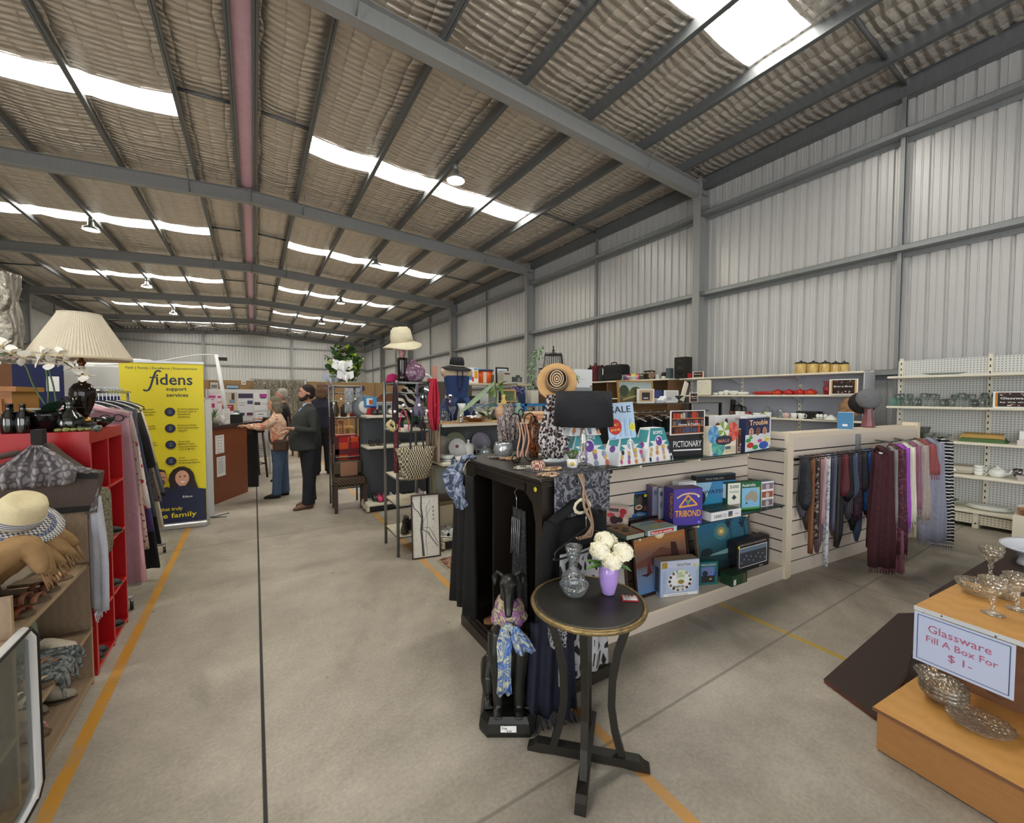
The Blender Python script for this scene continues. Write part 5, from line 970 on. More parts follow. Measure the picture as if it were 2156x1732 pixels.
for k,lb in enumerate(('bottom cup of the stacked white floral cups on the fourth rack shelf','middle cup of the stacked white floral cups on the fourth rack shelf','top cup of the stacked white floral cups on the fourth rack shelf')):one('teacup',lb,'cup',cup_mb(cer,.045,.05,a=R(-100)),(7.66,1.27,.6355+.038*k))
def teapot(m,s=1):
    mb=MB();mb.lathe((0,0,0),[(.04*s,0),(.06*s,.01*s),(.075*s,.05*s),(.06*s,.09*s),(.035*s,.105*s)],m,24);mb.tube([(0,-.06*s,.03*s),(0,-.1*s,.06*s),(0,-.12*s,.1*s)],[.016*s,.012*s,.008*s],m,8);mb.tube([(0,.065*s,.08*s),(0,.11*s,.08*s),(0,.11*s,.035*s),(0,.065*s,.03*s)],.006*s,m,6);l=MB();l.lathe((0,0,.1*s),[(.036*s,0),(.025*s,.015*s),(.008*s,.022*s),(.012*s,.035*s),(.001,.042*s)],m,16);return mb,l
def pot_thing(label,loc,m,rz=0,s=1):
    t=thing('teapot',label,'teapot',loc,rz);a,b=teapot(m,s);a.build('pot_body',t);b.build('lid',t);return t
pot_thing('white floral teapot on the fourth rack shelf',(7.68,1.12,.6355),cer)
one('amber_glass','square brown smoked glass holder right of the white teapot','glass',MB().lathe((0,0,0),[(.04,0),(.05,.09),(.045,.09),(.036,.01)],mat('#6f5a4a',.1,0,'thinglass',s=20,b=.2,a=.3),4),(7.7,.96,.6655),R(45))
one('woven_basket','small white slatted basket at the right edge of the fourth rack shelf','basket',MB().prism([(-.08,0),(.08,0),(.1,.06),(-.1,.06)],-.06,.06,mat('#d8cfcb',.6,0,'stripes',c2='#8a7c7a',s=30,d='Z'),'x'),(7.62,.86,.6355))
for k,(z,s_)in enumerate(((0,1),(.012,.94),(.024,.88))):
    one('oval_platter',['bottom','middle','top'][k]+' platter of the white oval stack on the lowest rack shelf','platter',MB().lathe((0,0,0),[(.09,0),(.12,.008),(.16,.03),(.155,.033),(.11,.012)],cer,28,sx=.85*s_,sy=1.25*s_),(7.7,1.18,.2105+z))
one('green_glass_bowl','pale green leaf glass bowl beside the striped fluffy scarf','bowl',MB().lathe((0,0,0),[(.04,0),(.1,.04),(.14,.07),(.13,.07),(.04,.01)],mat('#9fc9bd',.05,0,'thinglass',s=25,b=.6,a=.15),24,seg=(6,.08)),(7.7,1.58,.2105))
one('white_plant_pot','white plastic pot at the right end of the lowest rack shelf','pot',MB().lathe((0,0,0),[(.05,0),(.07,.1),(.075,.12),(.065,.12),(.045,.01)],wh,24),(7.66,.88,.2105))
for k in range(5):one('plate',['lowest','second','third','fourth','top'][k]+' plate of the orange rimmed stack at the right picture edge','plate',MB().lathe((0,0,0),[(.07,0),(.11,.012),(.105,.013),(.06,.004)],c(['#c9824a','#e9e2d6'][k%2]),24),(7.3,.80,.30+.013*k))
one('plate_riser','low cream riser under the orange rimmed plates','riser',MB().bb((-.12,-.12,0),(.12,.12,.295),cream_s),(7.3,.80,0))
# --- kitchenware shelves ---
KX=7.6
ks=shelf_unit('kitchen_shelving','cream bracket shelving of kitchenware with pale blue back against the right wall',KX,8.02,2.42,5.55,1.98,((1.995,.40),(1.645,.38),(1.25,.40),(.85,.4)),bpan,(.03,1.0,2.0,3.08),feet=False,backtop=1.98)
for y in(.95,2.03):
    for z in(1.96,1.61):mb=MB();mb.prism([(.06,z),(.38,z),(.38,z-.12)],y,y+.008,bpan,'y');mb.build('bracket',ks)
mb=MB();mb.bb((.02,0,.1),(.4,.015,1.98),c('#c9ccd0'));mb.build('end_panel',ks)
can=mat('#cfb06a',.35);black=mat('#1c1c1e',.3)
for k,(u,r_,h)in enumerate(((1686,.079,.125),(1712,.072,.115),(1737,.066,.107),(1759,.055,.095),(1777,.055,.09))):
    p=at(u,780,x=7.7);r_*=1.12;h*=1.3;t=thing('canister',['largest yellow canister with black lid, leftmost of the row of five','second yellow canister from the left of the row of five','middle yellow canister of the row of five','fourth yellow canister from the left of the row of five','smallest yellow canister at the right end of the row of five'][k],'canister',(7.7,p.y,1.9955),0,'yellow canisters on the kitchenware shelf')
    MB().lathe((0,0,0),[(r_*.97,0),(r_,.004),(r_,h),(r_*.98,h)],can,28).build('jar_body',t);mb=MB();mb.lathe((0,0,h),[(r_*1.02,0),(r_*1.02,.012),(r_*.6,.03),(r_*.2,.034),(r_*.2,.05),(.001,.052)],black,28);mb.build('lid',t)
    mb=MB();mb.box((-r_*.93,.3*r_,h*.5),(.003,.012,h*.55),black,rz=R(17));mb.build('vegetable_motif',t)
red=mat('#b42426',.25);red2=mat('#c8401f',.3)
def kpos(u,v,x=7.7):return at(u,v,x=x).y
y=kpos(1607,828);one('roasting_dish','long red lidded roasting dish on the second kitchenware shelf','dish',MB().lathe((0,0,0),[(.08,0),(.11,.03),(.11,.045),(.09,.06),(.001,.065)],red,24,sx=.9,sy=1.9),(7.75,y,1.6455))
for k,(u,m_)in enumerate(((1636,red2),(1660,red),(1683,red),(1705,red2))):
    y=kpos(u,828);t=thing('casserole_pot',['orange red','first deep red','second deep red','rightmost orange'][k]+' small casserole pot in the red pot row','pot',(7.72,y,1.6455))
    mb=MB();mb.lathe((0,0,0),[(.06,0),(.085,.02),(.09,.055),(.082,.055),(.06,.01)],m_,24);mb.bb((-.012,-.115,.04),(.012,.115,.05),m_);mb.build('pot_body',t);MB().lathe((0,0,.055),[(.088,0),(.06,.02),(.02,.028),(.02,.04),(.001,.042)],red,24).build('lid',t)
ut=thing('utensil_holder','dark red pot of red handled utensils behind the brown sign','utensil holder',(7.74,kpos(1740,828),1.6455));MB().lathe((0,0,0),[(.05,0),(.062,.13),(.056,.13),(.045,.01)],mat('#8a1c20',.3),20).build('holder',ut)
for k in range(4):MB().tube([(0,0,.02),(.01*k-.015,.05-.03*k,.22)],.007,mat('#a3262a',.4),6).build('utensil',ut)
price_sign('category_sign','framed brown sign hanging over the right end of the red pot shelf',(7.575,kpos(1746,828,7.58),1.6455),.36,.235,R(-90),[('Bric-a-Brac',.48,.16)],fr='#e0b060')
price_sign('category_sign','small orange framed sign on the top shelf beside the steel column',(7.62,kpos(1457,798,7.6),1.9955),.22,.125,R(-80),[('Books',.5,.2)],fr='#d87a35')
one('book','small red book leaning beside the orange framed sign','book',MB().bb((0,0,0),(.03,.12,.1),c('#b3202c')),(7.64,kpos(1451,796,7.6),1.9955))
for k,(u,kind_)in enumerate(((1505,'dish'),(1516,'gravy'),(1527,'pot'),(1542,'oval'),(1562,'long'))):
    y=kpos(u,828);lb=['small white dish at the left end of the white crockery','white gravy boat in the white crockery row','white sugar pot in the white crockery row','white lidded tureen in the white crockery row','white oblong baking dish at the right of the white crockery'][k]
    sx,sy,h=((1,1,.04),(.8,1.1,.06),(1,1,.08),(1,1.5,.07),(1,1.9,.05))[k];one(['dish','gravy_boat','sugar_bowl','tureen','baking_dish'][k],lb,'dish',MB().lathe((0,0,0),[(.03,0),(.055,h*.4),(.06,h),(.05,h*1.1),(.02,h*1.2)],cer,20,sx=sx,sy=sy),(7.74,y,1.6455))
one('cruet','small clear cruet left of the red roasting dish','bottle',MB().lathe((0,0,0),[(.02,0),(.025,.03),(.01,.06),(.014,.09),(.001,.1)],clr,16),(7.7,kpos(1590,828),1.6455))
one('platter','cream floral square platter leaning at the left end of the kitchenware shelves','platter',MB().prism([(-.15,.02),(-.13,0),(.13,0),(.15,.02),(.15,.28),(.13,.3),(-.13,.3),(-.15,.28)],-.01,.01,mat('#e6e2cf',.3,0,'spots',c2='#e6e2cf',c3='#4a5a44',s=16,p0=.1,p=.15),'x'),(7.6,kpos(1482,840,7.6),1.6455))
# third shelf mugs, kettles, bowls
mugs=['brown glass tumbler left of the white mugs','left white mug of the pair behind the PANIC box','right white mug of the pair behind the PANIC box','small red lidded pot among the white mugs','large white two handled soup cup','white mug right of the soup cup','red printed mug next to the stacked glass jar','white mug with a letter, left of the black dishes','white mug just left of the black dishes']
mcols=['#5a3228','#e9ebe8','#e9ebe8','#8c2630','#e9ebe8','#e9ebe8','#d8b8b4','#e9ebe8','#e9ebe8']
for k,(u,lb)in enumerate(zip((1541,1554,1564,1575,1594,1618,1655,1672,1687),mugs)):
    one('mug',lb,'mug',cup_mb(mat(mcols[k],.3),.05 if k!=4 else.07,.09 if k!=4 else.07,a=R(90 if k%2 else-90)),(7.66,kpos(u,870,7.66),1.2505))
one('kettle','black kettle with a handle left on the third kitchenware shelf','kettle',MB().lathe((0,0,0),[(.08,0),(.085,.05),(.07,.18),(.06,.2),(.001,.22)],black,20).tube([(0,-.07,.17),(0,-.13,.16),(0,-.12,.05),(0,-.08,.04)],.012,black,8),(7.85,kpos(1552,865,7.8),1.2505))
one('coffee_pot','tall black coffee pot behind the black kettle','pot',MB().lathe((0,0,0),[(.05,0),(.055,.02),(.045,.28),(.05,.3)],black,16),(7.88,kpos(1538,860,7.8),1.2505))
one('glass_jar','round glass jar with a yellow label in the middle of the third shelf','jar',MB().lathe((0,0,0),[(.06,0),(.085,.04),(.08,.11),(.03,.15),(.035,.17),(.012,.2),(.001,.21)],clr,20).lathe((-.084,0,.07),[(.025,0),(.025,.002)],ydot,12,ax=(-1,0,0)),(7.85,kpos(1613,855,7.8),1.2505))
one('glass_canister','wide clear canister with red print at the right of the mugs','jar',MB().lathe((0,0,0),[(.06,0),(.07,.1),(.055,.14),(.001,.16)],clr,20),(7.68,kpos(1642,870,7.66),1.2505))
one('pan','black square griddle pan behind the white mugs','pan',MB().bb((-.12,-.15,0),(.12,.15,.12),mat('#0f0f11',.5),bev=.01),(7.82,kpos(1700,868,7.75),1.2505))
for k,u in enumerate((1722,1729,1738)):one('egg',['left','middle','right'][k]+' white egg shaped shaker in the dish right of the black pan','shaker',MB().ball((0,0,.035),(.028,.028,.035),cer,12,8),(7.66,kpos(u,872,7.66),1.2705))
one('serving_dish','white dish under the egg shaped shakers','dish',MB().lathe((0,0,0),[(.07,0),(.1,.02),(.095,.022),(.06,.006)],cer,24,sy=1.3),(7.66,kpos(1730,875,7.66),1.2505))
one('butter_dish','white shell lidded butter dish right of the eggs','dish',MB().lathe((0,0,0),[(.09,0),(.09,.012),(.07,.03),(.03,.07),(.001,.085)],cer,20,seg=(10,.05)),(7.62,kpos(1749,880,7.62),1.2505))
for k in range(3):one('side_plate',['bottom','middle','top'][k]+' plate of the white stack at the right end of the third shelf','plate',MB().lathe((0,0,0),[(.06,0),(.11,.014),(.105,.016),(.05,.005)],cer,24),(7.64,kpos(1778,880,7.64),1.2505+.014*k))
pb=MB();random.seed(9);pap=mat('#a9805f',.8,0,'cloth',c2='#8f6a4c',s=20)
vs=[];n,m__=14,10
for j in range(m__+1):
    f=j/m__;rr=.05+.09*math.sin(PI*min(1,f*1.05))**.7*(1-f*.35);
    for i in range(n):a=2*PI*i/n;q=rr*(1+.22*NZ.noise(V((math.cos(a)*2,math.sin(a)*2,f*5)))+(.08 if(i+j)%2 else-.06));vs.append((q*math.cos(a)*.6,q*math.sin(a),.30*f))
pb.add(vs,[(j*n+i,j*n+(i+1)%n,(j+1)*n+(i+1)%n,(j+1)*n+i)for j in range(m__)for i in range(n)]+[tuple(m__*n+i for i in range(n)),tuple(range(n))[::-1]],pap)
one('paper_wrapped_parcel','crumpled brown paper wrapped parcel on the white plates','parcel',pb,(7.64,kpos(1788,870,7.64),1.2505+.05))
one('black_crate','black plastic crate on the low shelf behind the divider','crate',MB().bb((-.15,-.28,0),(.15,.28,.24),mat('#141416',.6),bev=.01),(7.72,kpos(1772,905,7.7)-.02,.8505))
one('cloth_heap','heap of dark patterned cloths on the low shelf left of the black crate','cloth',MB().lathe((0,0,0),[(.22,0),(.2,.04),(.1,.1),(.001,.12)],mat('#3a3638',.9,0,'swirl',c2='#a9a5a3',s=20),16,sx=.7,seg=(5,.15)),(7.75,kpos(1700,905,7.7),.8505))
# things standing on the slat divider
p=DP(1.05,.065,1.29);one('storage_carton','blue and white printed carton standing on the divider rail','box',MB().bb((-.045,-.06,0),(.045,.06,.17),c('#e4e6ec')).bb((-.047,-.061,.002),(-.045,.061,.168),c('#3a7fae')).bb((-.048,-.02,.03),(-.047,.02,.05),wh),p,DA+R(20))
p=DP(1.5,.07,1.29)
ws=thing('hat_mannequin','pink marbled hat stand on the divider rail wearing the grey cap','hat stand',p)
MB().lathe((0,0,0),[(.06,0),(.058,.02),(.045,.1),(.036,.18),(.04,.21),(.03,.22)],mat('#6e4048',.3,0,'swirl',c2='#8d5a60',s=10),20).build('neck',ws)
ct=thing('flat_cap','grey tweed and black cap on the pink hat stand','cap',p+V((0,0,.27)))
da=V((-.93,-.32,.22)).normalized()
MB().lathe((0,0,.03),[(.03,-.02),(.095,0),(.11,.02),(.105,.05),(.08,.07),(.035,.08),(.001,.081)],mat('#77787b',.9,0,'cloth',c2='#5c5e62',s=50),28,ax=da,seg=(9,.02)).build('crown',ct);MB().lathe((-.01,.05,-.01),[(.02,-.045),(.115,-.02),(.12,0),(.02,.0)],mat('#101012',.8),28,ax=da).build('cap_brim',ct)
# ---------------- tiered timber stand of glassware ----------------
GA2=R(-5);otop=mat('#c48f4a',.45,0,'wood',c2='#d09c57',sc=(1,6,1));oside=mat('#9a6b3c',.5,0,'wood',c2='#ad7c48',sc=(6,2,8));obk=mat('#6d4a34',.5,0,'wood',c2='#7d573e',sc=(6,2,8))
ts=thing('tiered_stand','two tier orange timber display stand in the lower right corner','display stand',(2.39,.675,0),GA2)
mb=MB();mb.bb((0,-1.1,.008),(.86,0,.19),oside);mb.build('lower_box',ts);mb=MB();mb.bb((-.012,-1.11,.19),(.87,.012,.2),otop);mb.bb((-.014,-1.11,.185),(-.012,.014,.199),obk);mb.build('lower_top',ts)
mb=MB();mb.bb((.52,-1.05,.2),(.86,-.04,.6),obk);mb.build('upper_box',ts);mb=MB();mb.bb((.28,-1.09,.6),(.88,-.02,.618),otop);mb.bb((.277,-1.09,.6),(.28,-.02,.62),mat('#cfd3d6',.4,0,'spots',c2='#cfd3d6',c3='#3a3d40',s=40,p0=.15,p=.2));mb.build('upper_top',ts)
gs=MB();W2,H2=.315,.232;gs.bb((-.003,-W2,-H2),(0,0,0),wh);P=Pr(gs,(-.003,0,-H2),(0,-1,0),(0,0,1),.0006)
P.rect(0,0,W2,H2,c('#c3d0ee'));ins=.012
for a,b,w_,h in((ins,ins,W2-2*ins,.003),(ins,H2-ins,W2-2*ins,.003),(ins,ins,.003,H2-2*ins),(W2-ins-.003,ins,.003,H2-2*ins)):P.rect(a,b,w_,h,c('#3a4a6a'))
pk=c('#b85a78');P.text('Glassware',.05,.155,.05,pk,.2).text('Fill A Box For',.045,.108,.042,pk,.225).text('$ 1-',.12,.055,.046,pk,.075)
GM=M4.Translation((2.39,.675,0))@M4.Rotation(GA2,4,'Z')
p=GM@V((.274,-.025,.598));one('price_sign','pale blue handwritten Glassware Fill A Box For $1 sign on the timber stand','sign',gs,p,GA2)
gcut=mat('#fbf6ea',.05,0,'thinglass',s=60,b=1.5,a=.2)
def gw(name,label,cat,prof,u,v,z,s=1,seg=(18,.03),m=None,dx=0,dy=0):p=at(u,v,z=z);return one(name,label,cat,MB().lathe((0,0,0),[(a*s,b*s)for a,b in prof],m or gcut,36,seg=seg),(p.x+dx,p.y+dy,z))
bowlp=[(.03,0),(.045,.004),(.075,.035),(.085,.06),(.08,.06),(.07,.035),(.035,.012)]
for k in range(3):p=at(1985,1478,z=.2);one('glass_bowl',['bottom','middle','top'][k]+' bowl of the nested cut glass bowls on the lower tier','bowl',MB().lathe((0,0,0),bowlp,gcut,36,seg=(18,.03)),(p.x,p.y,.2005+.018*k))
gw('oval_dish','large oval cut glass dish lying at the front of the lower tier','dish',[(.05,0),(.07,.005),(.1,.03),(.105,.034),(.09,.028),(.06,.012)],2062,1532,.2005,1.0)
gw('oval_dish','fluted glass dish propped behind the large oval dish','dish',[(.04,0),(.06,.004),(.09,.04),(.1,.07),(.095,.07),(.08,.04)],2105,1478,.2005,.9,dx=.05)
gw('shallow_glass_plate','shallow glass plate behind the nested bowls under the sign','plate',[(.04,0),(.08,.02),(.1,.03),(.095,.03),(.05,.008)],1975,1432,.2005,.9)
champ=[(.036,0),(.038,.003),(.01,.012),(.006,.045),(.012,.065),(.006,.08),(.02,.095),(.042,.125),(.05,.165),(.048,.167),(.038,.125)]
gw('coupe_glass','cut glass coupe at the near left of the upper tier','glass',champ,2090,1292,.6185,1.0);gw('coupe_glass','cut glass coupe at the far left of the upper tier','glass',champ,2085,1215,.6185,1.0);gw('coupe_glass','cut glass coupe at the right picture edge on the upper tier','glass',champ,2140,1285,.6185,1.0,dx=.02);gw('glass_bowl','deep fluted glass bowl between the coupes on the upper tier','bowl',bowlp,2062,1252,.6185,1.05,dx=.0);gw('glass_tumbler','fluted glass tumbler right of the deep bowl on the upper tier','glass',[(.03,0),(.035,.005),(.045,.09),(.042,.09),(.03,.01)],2120,1260,.6185);gw('glass_bowl','small fluted glass dish at the back of the upper tier','bowl',bowlp,2140,1235,.6185,.7)
# dark timber table top leaning, and dark table behind the stand
dk=mat('#26160f',.7,0,'wood',c2='#301d14',sc=(2,8,6));dke=mat('#5a2b1e',.35,0,'wood',c2='#6b3626',sc=(2,8,6))
def slab(mb,pts,th,m,me):
    P_=[V(p)for p in pts];nn=(P_[1]-P_[0]).cross(P_[2]-P_[0]).normalized();n=len(P_);vs=P_+[p+nn*th for p in P_]
    mb.add(vs,[tuple(range(n))[::-1],tuple(range(n,2*n))],m);mb.add(vs,[(i,(i+1)%n,n+(i+1)%n,n+i)for i in range(n)],me)
A_=at(1735,1437,z=.0);B_=at(1892,1297,y=.90);C_=at(1945,1289,y=.80)
mb=MB();e=(B_-A_);dn=V((A_.x-.1,.74,0))
pl_n=(B_-A_).cross(dn-A_).normalized();C2=C_-pl_n*((C_-A_).dot(pl_n));D2=V((2.95,.74,.25));D2=D2-pl_n*((D2-A_).dot(pl_n))
slab(mb,[A_+V((0,0,.001)),dn+V((0,0,.001)),D2,C2,B_],.022,dk,dke)
one('leaning_table_top','dark red brown timber table top with clipped corner leaning beside the timber stand','table top',mb)
tb=thing('dark_table','long dark timber table with clipped corners behind the tiered stand','table',(3.9,.2,0),R(-3))
mb=MB();z=.40;mb.prism([(-.62,-.9),(-.62,.44),(-.5,.52),(1.6,.52),(1.75,.42),(1.75,-.9)],z,z+.03,dk);mb.prism([(-.58,-.9),(-.58,.42),(-.48,.48),(1.55,.48),(1.7,.40),(1.7,-.9)],z-.07,z,dk);mb.build('tabletop',tb)
for x in(-.5,1.6):
    for y in(.4,-.8):MB().bb((x-.03,y-.03,0),(x+.03,y+.03,z-.07),dk).build('leg',tb)
p=at(2140,1200,z=.43);one('ceramic_swan_dish','white footed ceramic serving dish on the dark table at the right edge','dish',MB().lathe((0,0,0),[(.07,0),(.06,.02),(.05,.05),(.1,.09),(.16,.12),(.17,.135),(.15,.13),(.08,.1)],mat('#dfe4f2',.12),28,sx=1.3,sy=.8),(p.x+.25,p.y-.02,.43))
# ================= LEFT SIDE: SHOE SHELVES, LAMP, CLOTHES RAIL, BANNER =================
redp=mat('#b5161c',.3,0,'brushed',c2='#a81419');redl=mat('#c9403a',.4)
rs=thing('red_shelf','bright red painted cube shelf standing beside the aisle line','shelf',(-1.27,3.26,0));RH=1.42;RL=.68;RD=.47
mb=MB();mb.bb((-.6,0,RH-.07),(RD,RL,RH),redp);mb.build('top',rs)
for y in(0,.335,RL-.02):mb=MB();mb.bb((-.6 if y==0 else 0,y,0),(RD,y+(.03 if y==0 else.018),RH-.07),redp);mb.bb((RD,y-.001,.03),(RD+.002,y+.019,RH-.07),redl);mb.build('upright',rs)
for z in(1.05,.70,.34,.04):
    mb=MB();mb.bb((0,.03,z-.018),(RD,RL-.02,z),redp);mb.bb((RD,.03,z-.018),(RD+.002,RL-.02,z),redl);mb.build('shelf',rs)
mb=MB();mb.bb((-.6,.03,.02),(0,RL,RH-.07),redp);mb.build('back_panel',rs)
oak=mat('#8a7560',.5,0,'wood',c2='#9b866e',sc=(3,8,8));oakl=mat('#b39b7c',.5,0,'wood',c2='#a68d6e',sc=(3,8,8))
OX,OY0,OY1=-.80,1.45,3.19
os_=thing('oak_shelf','grey oak open shelf full of shoes at the left picture edge','shelf',(OX-.36,OY0,0));OL=OY1-OY0
for y,uz in((0,.72),(.86,.86),(OL-.02,1.0)):mb=MB();mb.bb((0,y,0),(.36,y+.02,uz),oak);mb.bb((.36,y,0),(.362,y+.02,uz),oakl);mb.build('upright',os_)
for z in(.70,.322,.045):mb=MB();mb.bb((0,0,z-.02),(.36,OL,z),oak);mb.bb((.36,0,z-.02),(.363,OL,z),oakl);mb.build('shelf',os_)
mb=MB();mb.bb((-.01,0,0),(0,.87,.72),mat('#6b5a4a',.6));mb.bb((-.01,.87,0),(0,OL,1.0),mat('#6b5a4a',.6));mb.build('back_panel',os_)
# shoes
def shoe(kind,col,label,loc,rz,name='shoe',sole='#6a5a48',r=.6):
    m_=mat(col,r,0,'cloth',c2=col,s=30);sm=mat(sole,.6);mb=MB()
    out=[(.135,0),(.12,.028),(.07,.042),(0,.034),(-.07,.028),(-.11,.028),(-.125,0),(-.11,-.028),(-.07,-.028),(0,-.034),(.07,-.042),(.12,-.028)]
    heel=.035 if kind in('heel','slide')else.008
    def zf(x):return heel*max(0,min(1,(.05-x)/.15))
    mb.loft([[(x,y,zf(x)+z)for x,y in out]for z in(0,.01)],sm,smooth=False)
    if kind=='heel':mb.bb((-.12,-.018,0),(-.085,.018,.04),sm)
    if kind in('flat','heel','boot','sneaker'):
        rings=[]
        prof=[(.13,.012,.012),(.11,.032,.03),(.06,.04,.045),(.02,.036,.06 if kind!='boot' else.09),(-.03,.03,.06 if kind!='boot' else.14),(-.08,.03,.065 if kind!='boot' else.16),(-.12,.018,.055 if kind!='boot' else.15)]
        for x,w_,h in prof:
            rings.append([(x,w_*math.cos(2*PI*j/12),zf(x)+.01+h*.5+h*.5*math.sin(2*PI*j/12))for j in range(12)])
        mb.loft(rings,m_)
        if kind!='boot':mb.lathe((-.055,0,.055+zf(-.05)),[(.028,0),(.03,.014),(.024,.013)],mat('#2a2522',.8),14,sx=1.6)
        if kind=='sneaker':
            for k in range(4):mb.bb((.0+.022*k,-.02,.062-.006*k),(.008+.022*k,.02,.07-.006*k),wh)
    else:
        for x,h in((.05,.045),(.09,.035))if kind!='slide' else((.06,.05),):
            rr=.012 if kind!='slide' else.035
            mb.tube([(x,-.04,zf(x)+.008),(x,-.03,zf(x)+h*.8),(x,0,zf(x)+h),(x,.03,zf(x)+h*.8),(x,.04,zf(x)+.008)],rr,m_,8,flat=.25)
        if kind=='sandal':mb.tube([(-.1,-.028,heel+.01),(-.11,-.02,heel+.05),(-.12,0,heel+.055),(-.11,.02,heel+.05),(-.1,.028,heel+.01)],.006,m_,6)
    return one(name,label,'shoe',mb,loc,rz)
ZB=.0455
shoe('slide','#d9a79a','pink slide sandal on the bottom oak shelf',(-.96,2.78,ZB),R(-25));shoe('slide','#c99a8c','second pink slide behind the first on the bottom oak shelf',(-1.05,2.70,ZB),R(-20))
shoe('boot','#8d8578','grey beige ankle boot on the bottom oak shelf',(-.95,3.02,ZB),R(-8),'boot');shoe('boot','#7f786c','second ankle boot behind the grey beige one',(-1.03,2.93,ZB),R(-5),'boot')
shoe('flat','#5a4a3c','dark flat shoe at the near end of the bottom oak shelf',(-.92,2.52,ZB),R(-40));shoe('flat','#b08a6a','tan flat shoe in the near bay seen through the clear panel',(-.95,2.15,ZB),R(-30))
for k,(y,cl,kd,lb)in enumerate(((2.55,'#d6c9b4','sandal','cream strappy sandal at the near end of the middle oak shelf'),(2.68,'#c9b294','sandal','second cream sandal on the middle oak shelf'),(2.83,'#9a6a52','sandal','brown beaded sandal on the middle oak shelf'),(2.98,'#cfc3b0','flat','pale flat shoe at the far end of the middle oak shelf'))):shoe(kd,cl,lb,(-.92,y,.3225),R(-20))
for k,(y,cl,lb)in enumerate(((2.55,'#8a4a30','rust brown sandal at the near end of the upper oak shelf'),(2.68,'#a8765a','tan sandal on the upper oak shelf'),(2.81,'#6a3a28','dark brown gladiator sandal on the upper oak shelf'),(2.94,'#c99a7c','pale pink sandal on the upper oak shelf'))):shoe('sandal',cl,lb,(-.93,y,.7005),R(-15+10*(k%2)))
def shoulder_bag(name,label,loc,rz,col,w_=.3,h=.2,d=.1,handle=True,kind='cloth',c2=None,**kw):
    m_=mat(col,.6,0,kind,c2=c2 or col,**kw);t=thing(name,label,'bag',loc,rz);mb=MB()
    mb.loft([[(x*sx*w_/2,y*sy*d/2,z*h)for x,y in[(1,-.6),(1,.6),(.8,1),(-.8,1),(-1,.6),(-1,-.6),(-.8,-1),(.8,-1)]]for z,sx,sy in((0,.9,.9),(.1,1,1),(.8,.95,.8),(1,.9,.4))],m_);mb.build('bag_body',t)
    if handle:MB().tube([(-w_*.3,0,h*.95),(-w_*.25,0,h*1.35),(w_*.25,0,h*1.35),(w_*.3,0,h*.95)],.008,m_,8).build('handle',t)
    return t
shoulder_bag('green_handbag','pale green puffy handbag on the middle oak shelf',(-1.04,2.95,.3225),R(70),'#8a9a82',.26,.18,.12)
shoulder_bag('cream_clutch','cream flat clutch bag leaning on the upper oak shelf',(-1.02,3.03,.7005),R(80),'#cfc6b4',.26,.2,.05,False)
fs_=MB();fsm=mat('#535c5f',.8,0,'swirl',c2='#8f938e',c3='#3a4246',s=16)
for k in range(6):fs_.tube([(-.98,2.62+.05*k,.34+.02*(k%2)),(-.86,2.66+.05*k,.35),(-.79,2.68+.05*k,.33),(-.77,2.68+.055*k,.22+.02*(k%3))],[.02,.02,.018,.006],fsm,8,flat=.5)
one('grey_scarf','grey striped scarf spilling over the edge of the middle oak shelf','scarf',fs_)
# clear panel with rounded white frame leaning on the near bay
mp=thing('white_framed_panel','white rounded clear panel frame standing against the near oak bay','frame',(-.775,1.5,0));fr=MB();pts=[(0,.0,.06),(0,.0,.66),(0,.05,.71),(0,.83,.71),(0,.88,.66),(0,.88,.06),(0,.83,.02),(0,.05,.02)]
fr.tube(pts,.018,mat('#e6e8ea',.3),8,closed=True);fr.build('frame',mp);MB().tube([(.012,y+(.016 if y>.5 else 0),z)for _,y,z in pts],.009,K,6,closed=True).build('rubber_edge',mp);MB().bb((-.002,.02,.03),(.002,.86,.70),mat('#f2f5f5',.05,0,'thinglass',s=1,b=.0,a=-.12)).build('pane',mp)
# straw hat and tan scarf in the top bay
sp_=MB();tn_=mat('#a8865c',.9,0,'cloth',c2='#8f7048',s=25)
for k in range(10):a=k*.5;sp_.tube([(-1.05,2.42+.05*k,.76+.02*(k%3)),(-.95+.03*math.sin(a),2.45+.045*k,.91+.05*math.sin(a*1.3)),(-.84+.02*math.cos(a),2.5+.035*k,.96+.03*math.cos(a)),(-.77,2.5+.042*k,.88-.02*(k%3))],[.04,.06,.055,.02],tn_,10,flat=.7)
for k in range(26):y=2.5+.017*k;sp_.tube([(-.775,y,.88-.02*(k%3)),(-.755+.008*math.sin(k*2.1),y+.006*math.sin(k),.80+.012*math.sin(k*1.7))],.003,tn_,4)
one('fringed_scarf','tan fringed woollen scarf bundled under the straw hat','scarf',sp_)
sh=thing('panama_hat','cream straw hat with navy patterned brim at the left picture edge','hat',(-.885,2.64,1.09));sh.rotation_euler=(R(16),R(26),0);sh.scale=(.95,.95,.95)
strw=mat('#e0d3ae',.8,0,'cloth',c2='#d3c49a',s=100)
MB().lathe((0,0,0),[(.082,-.01),(.085,.03),(.078,.08),(.066,.105),(.03,.098),(.001,.094)],strw,36,sy=1.15).build('crown',sh)
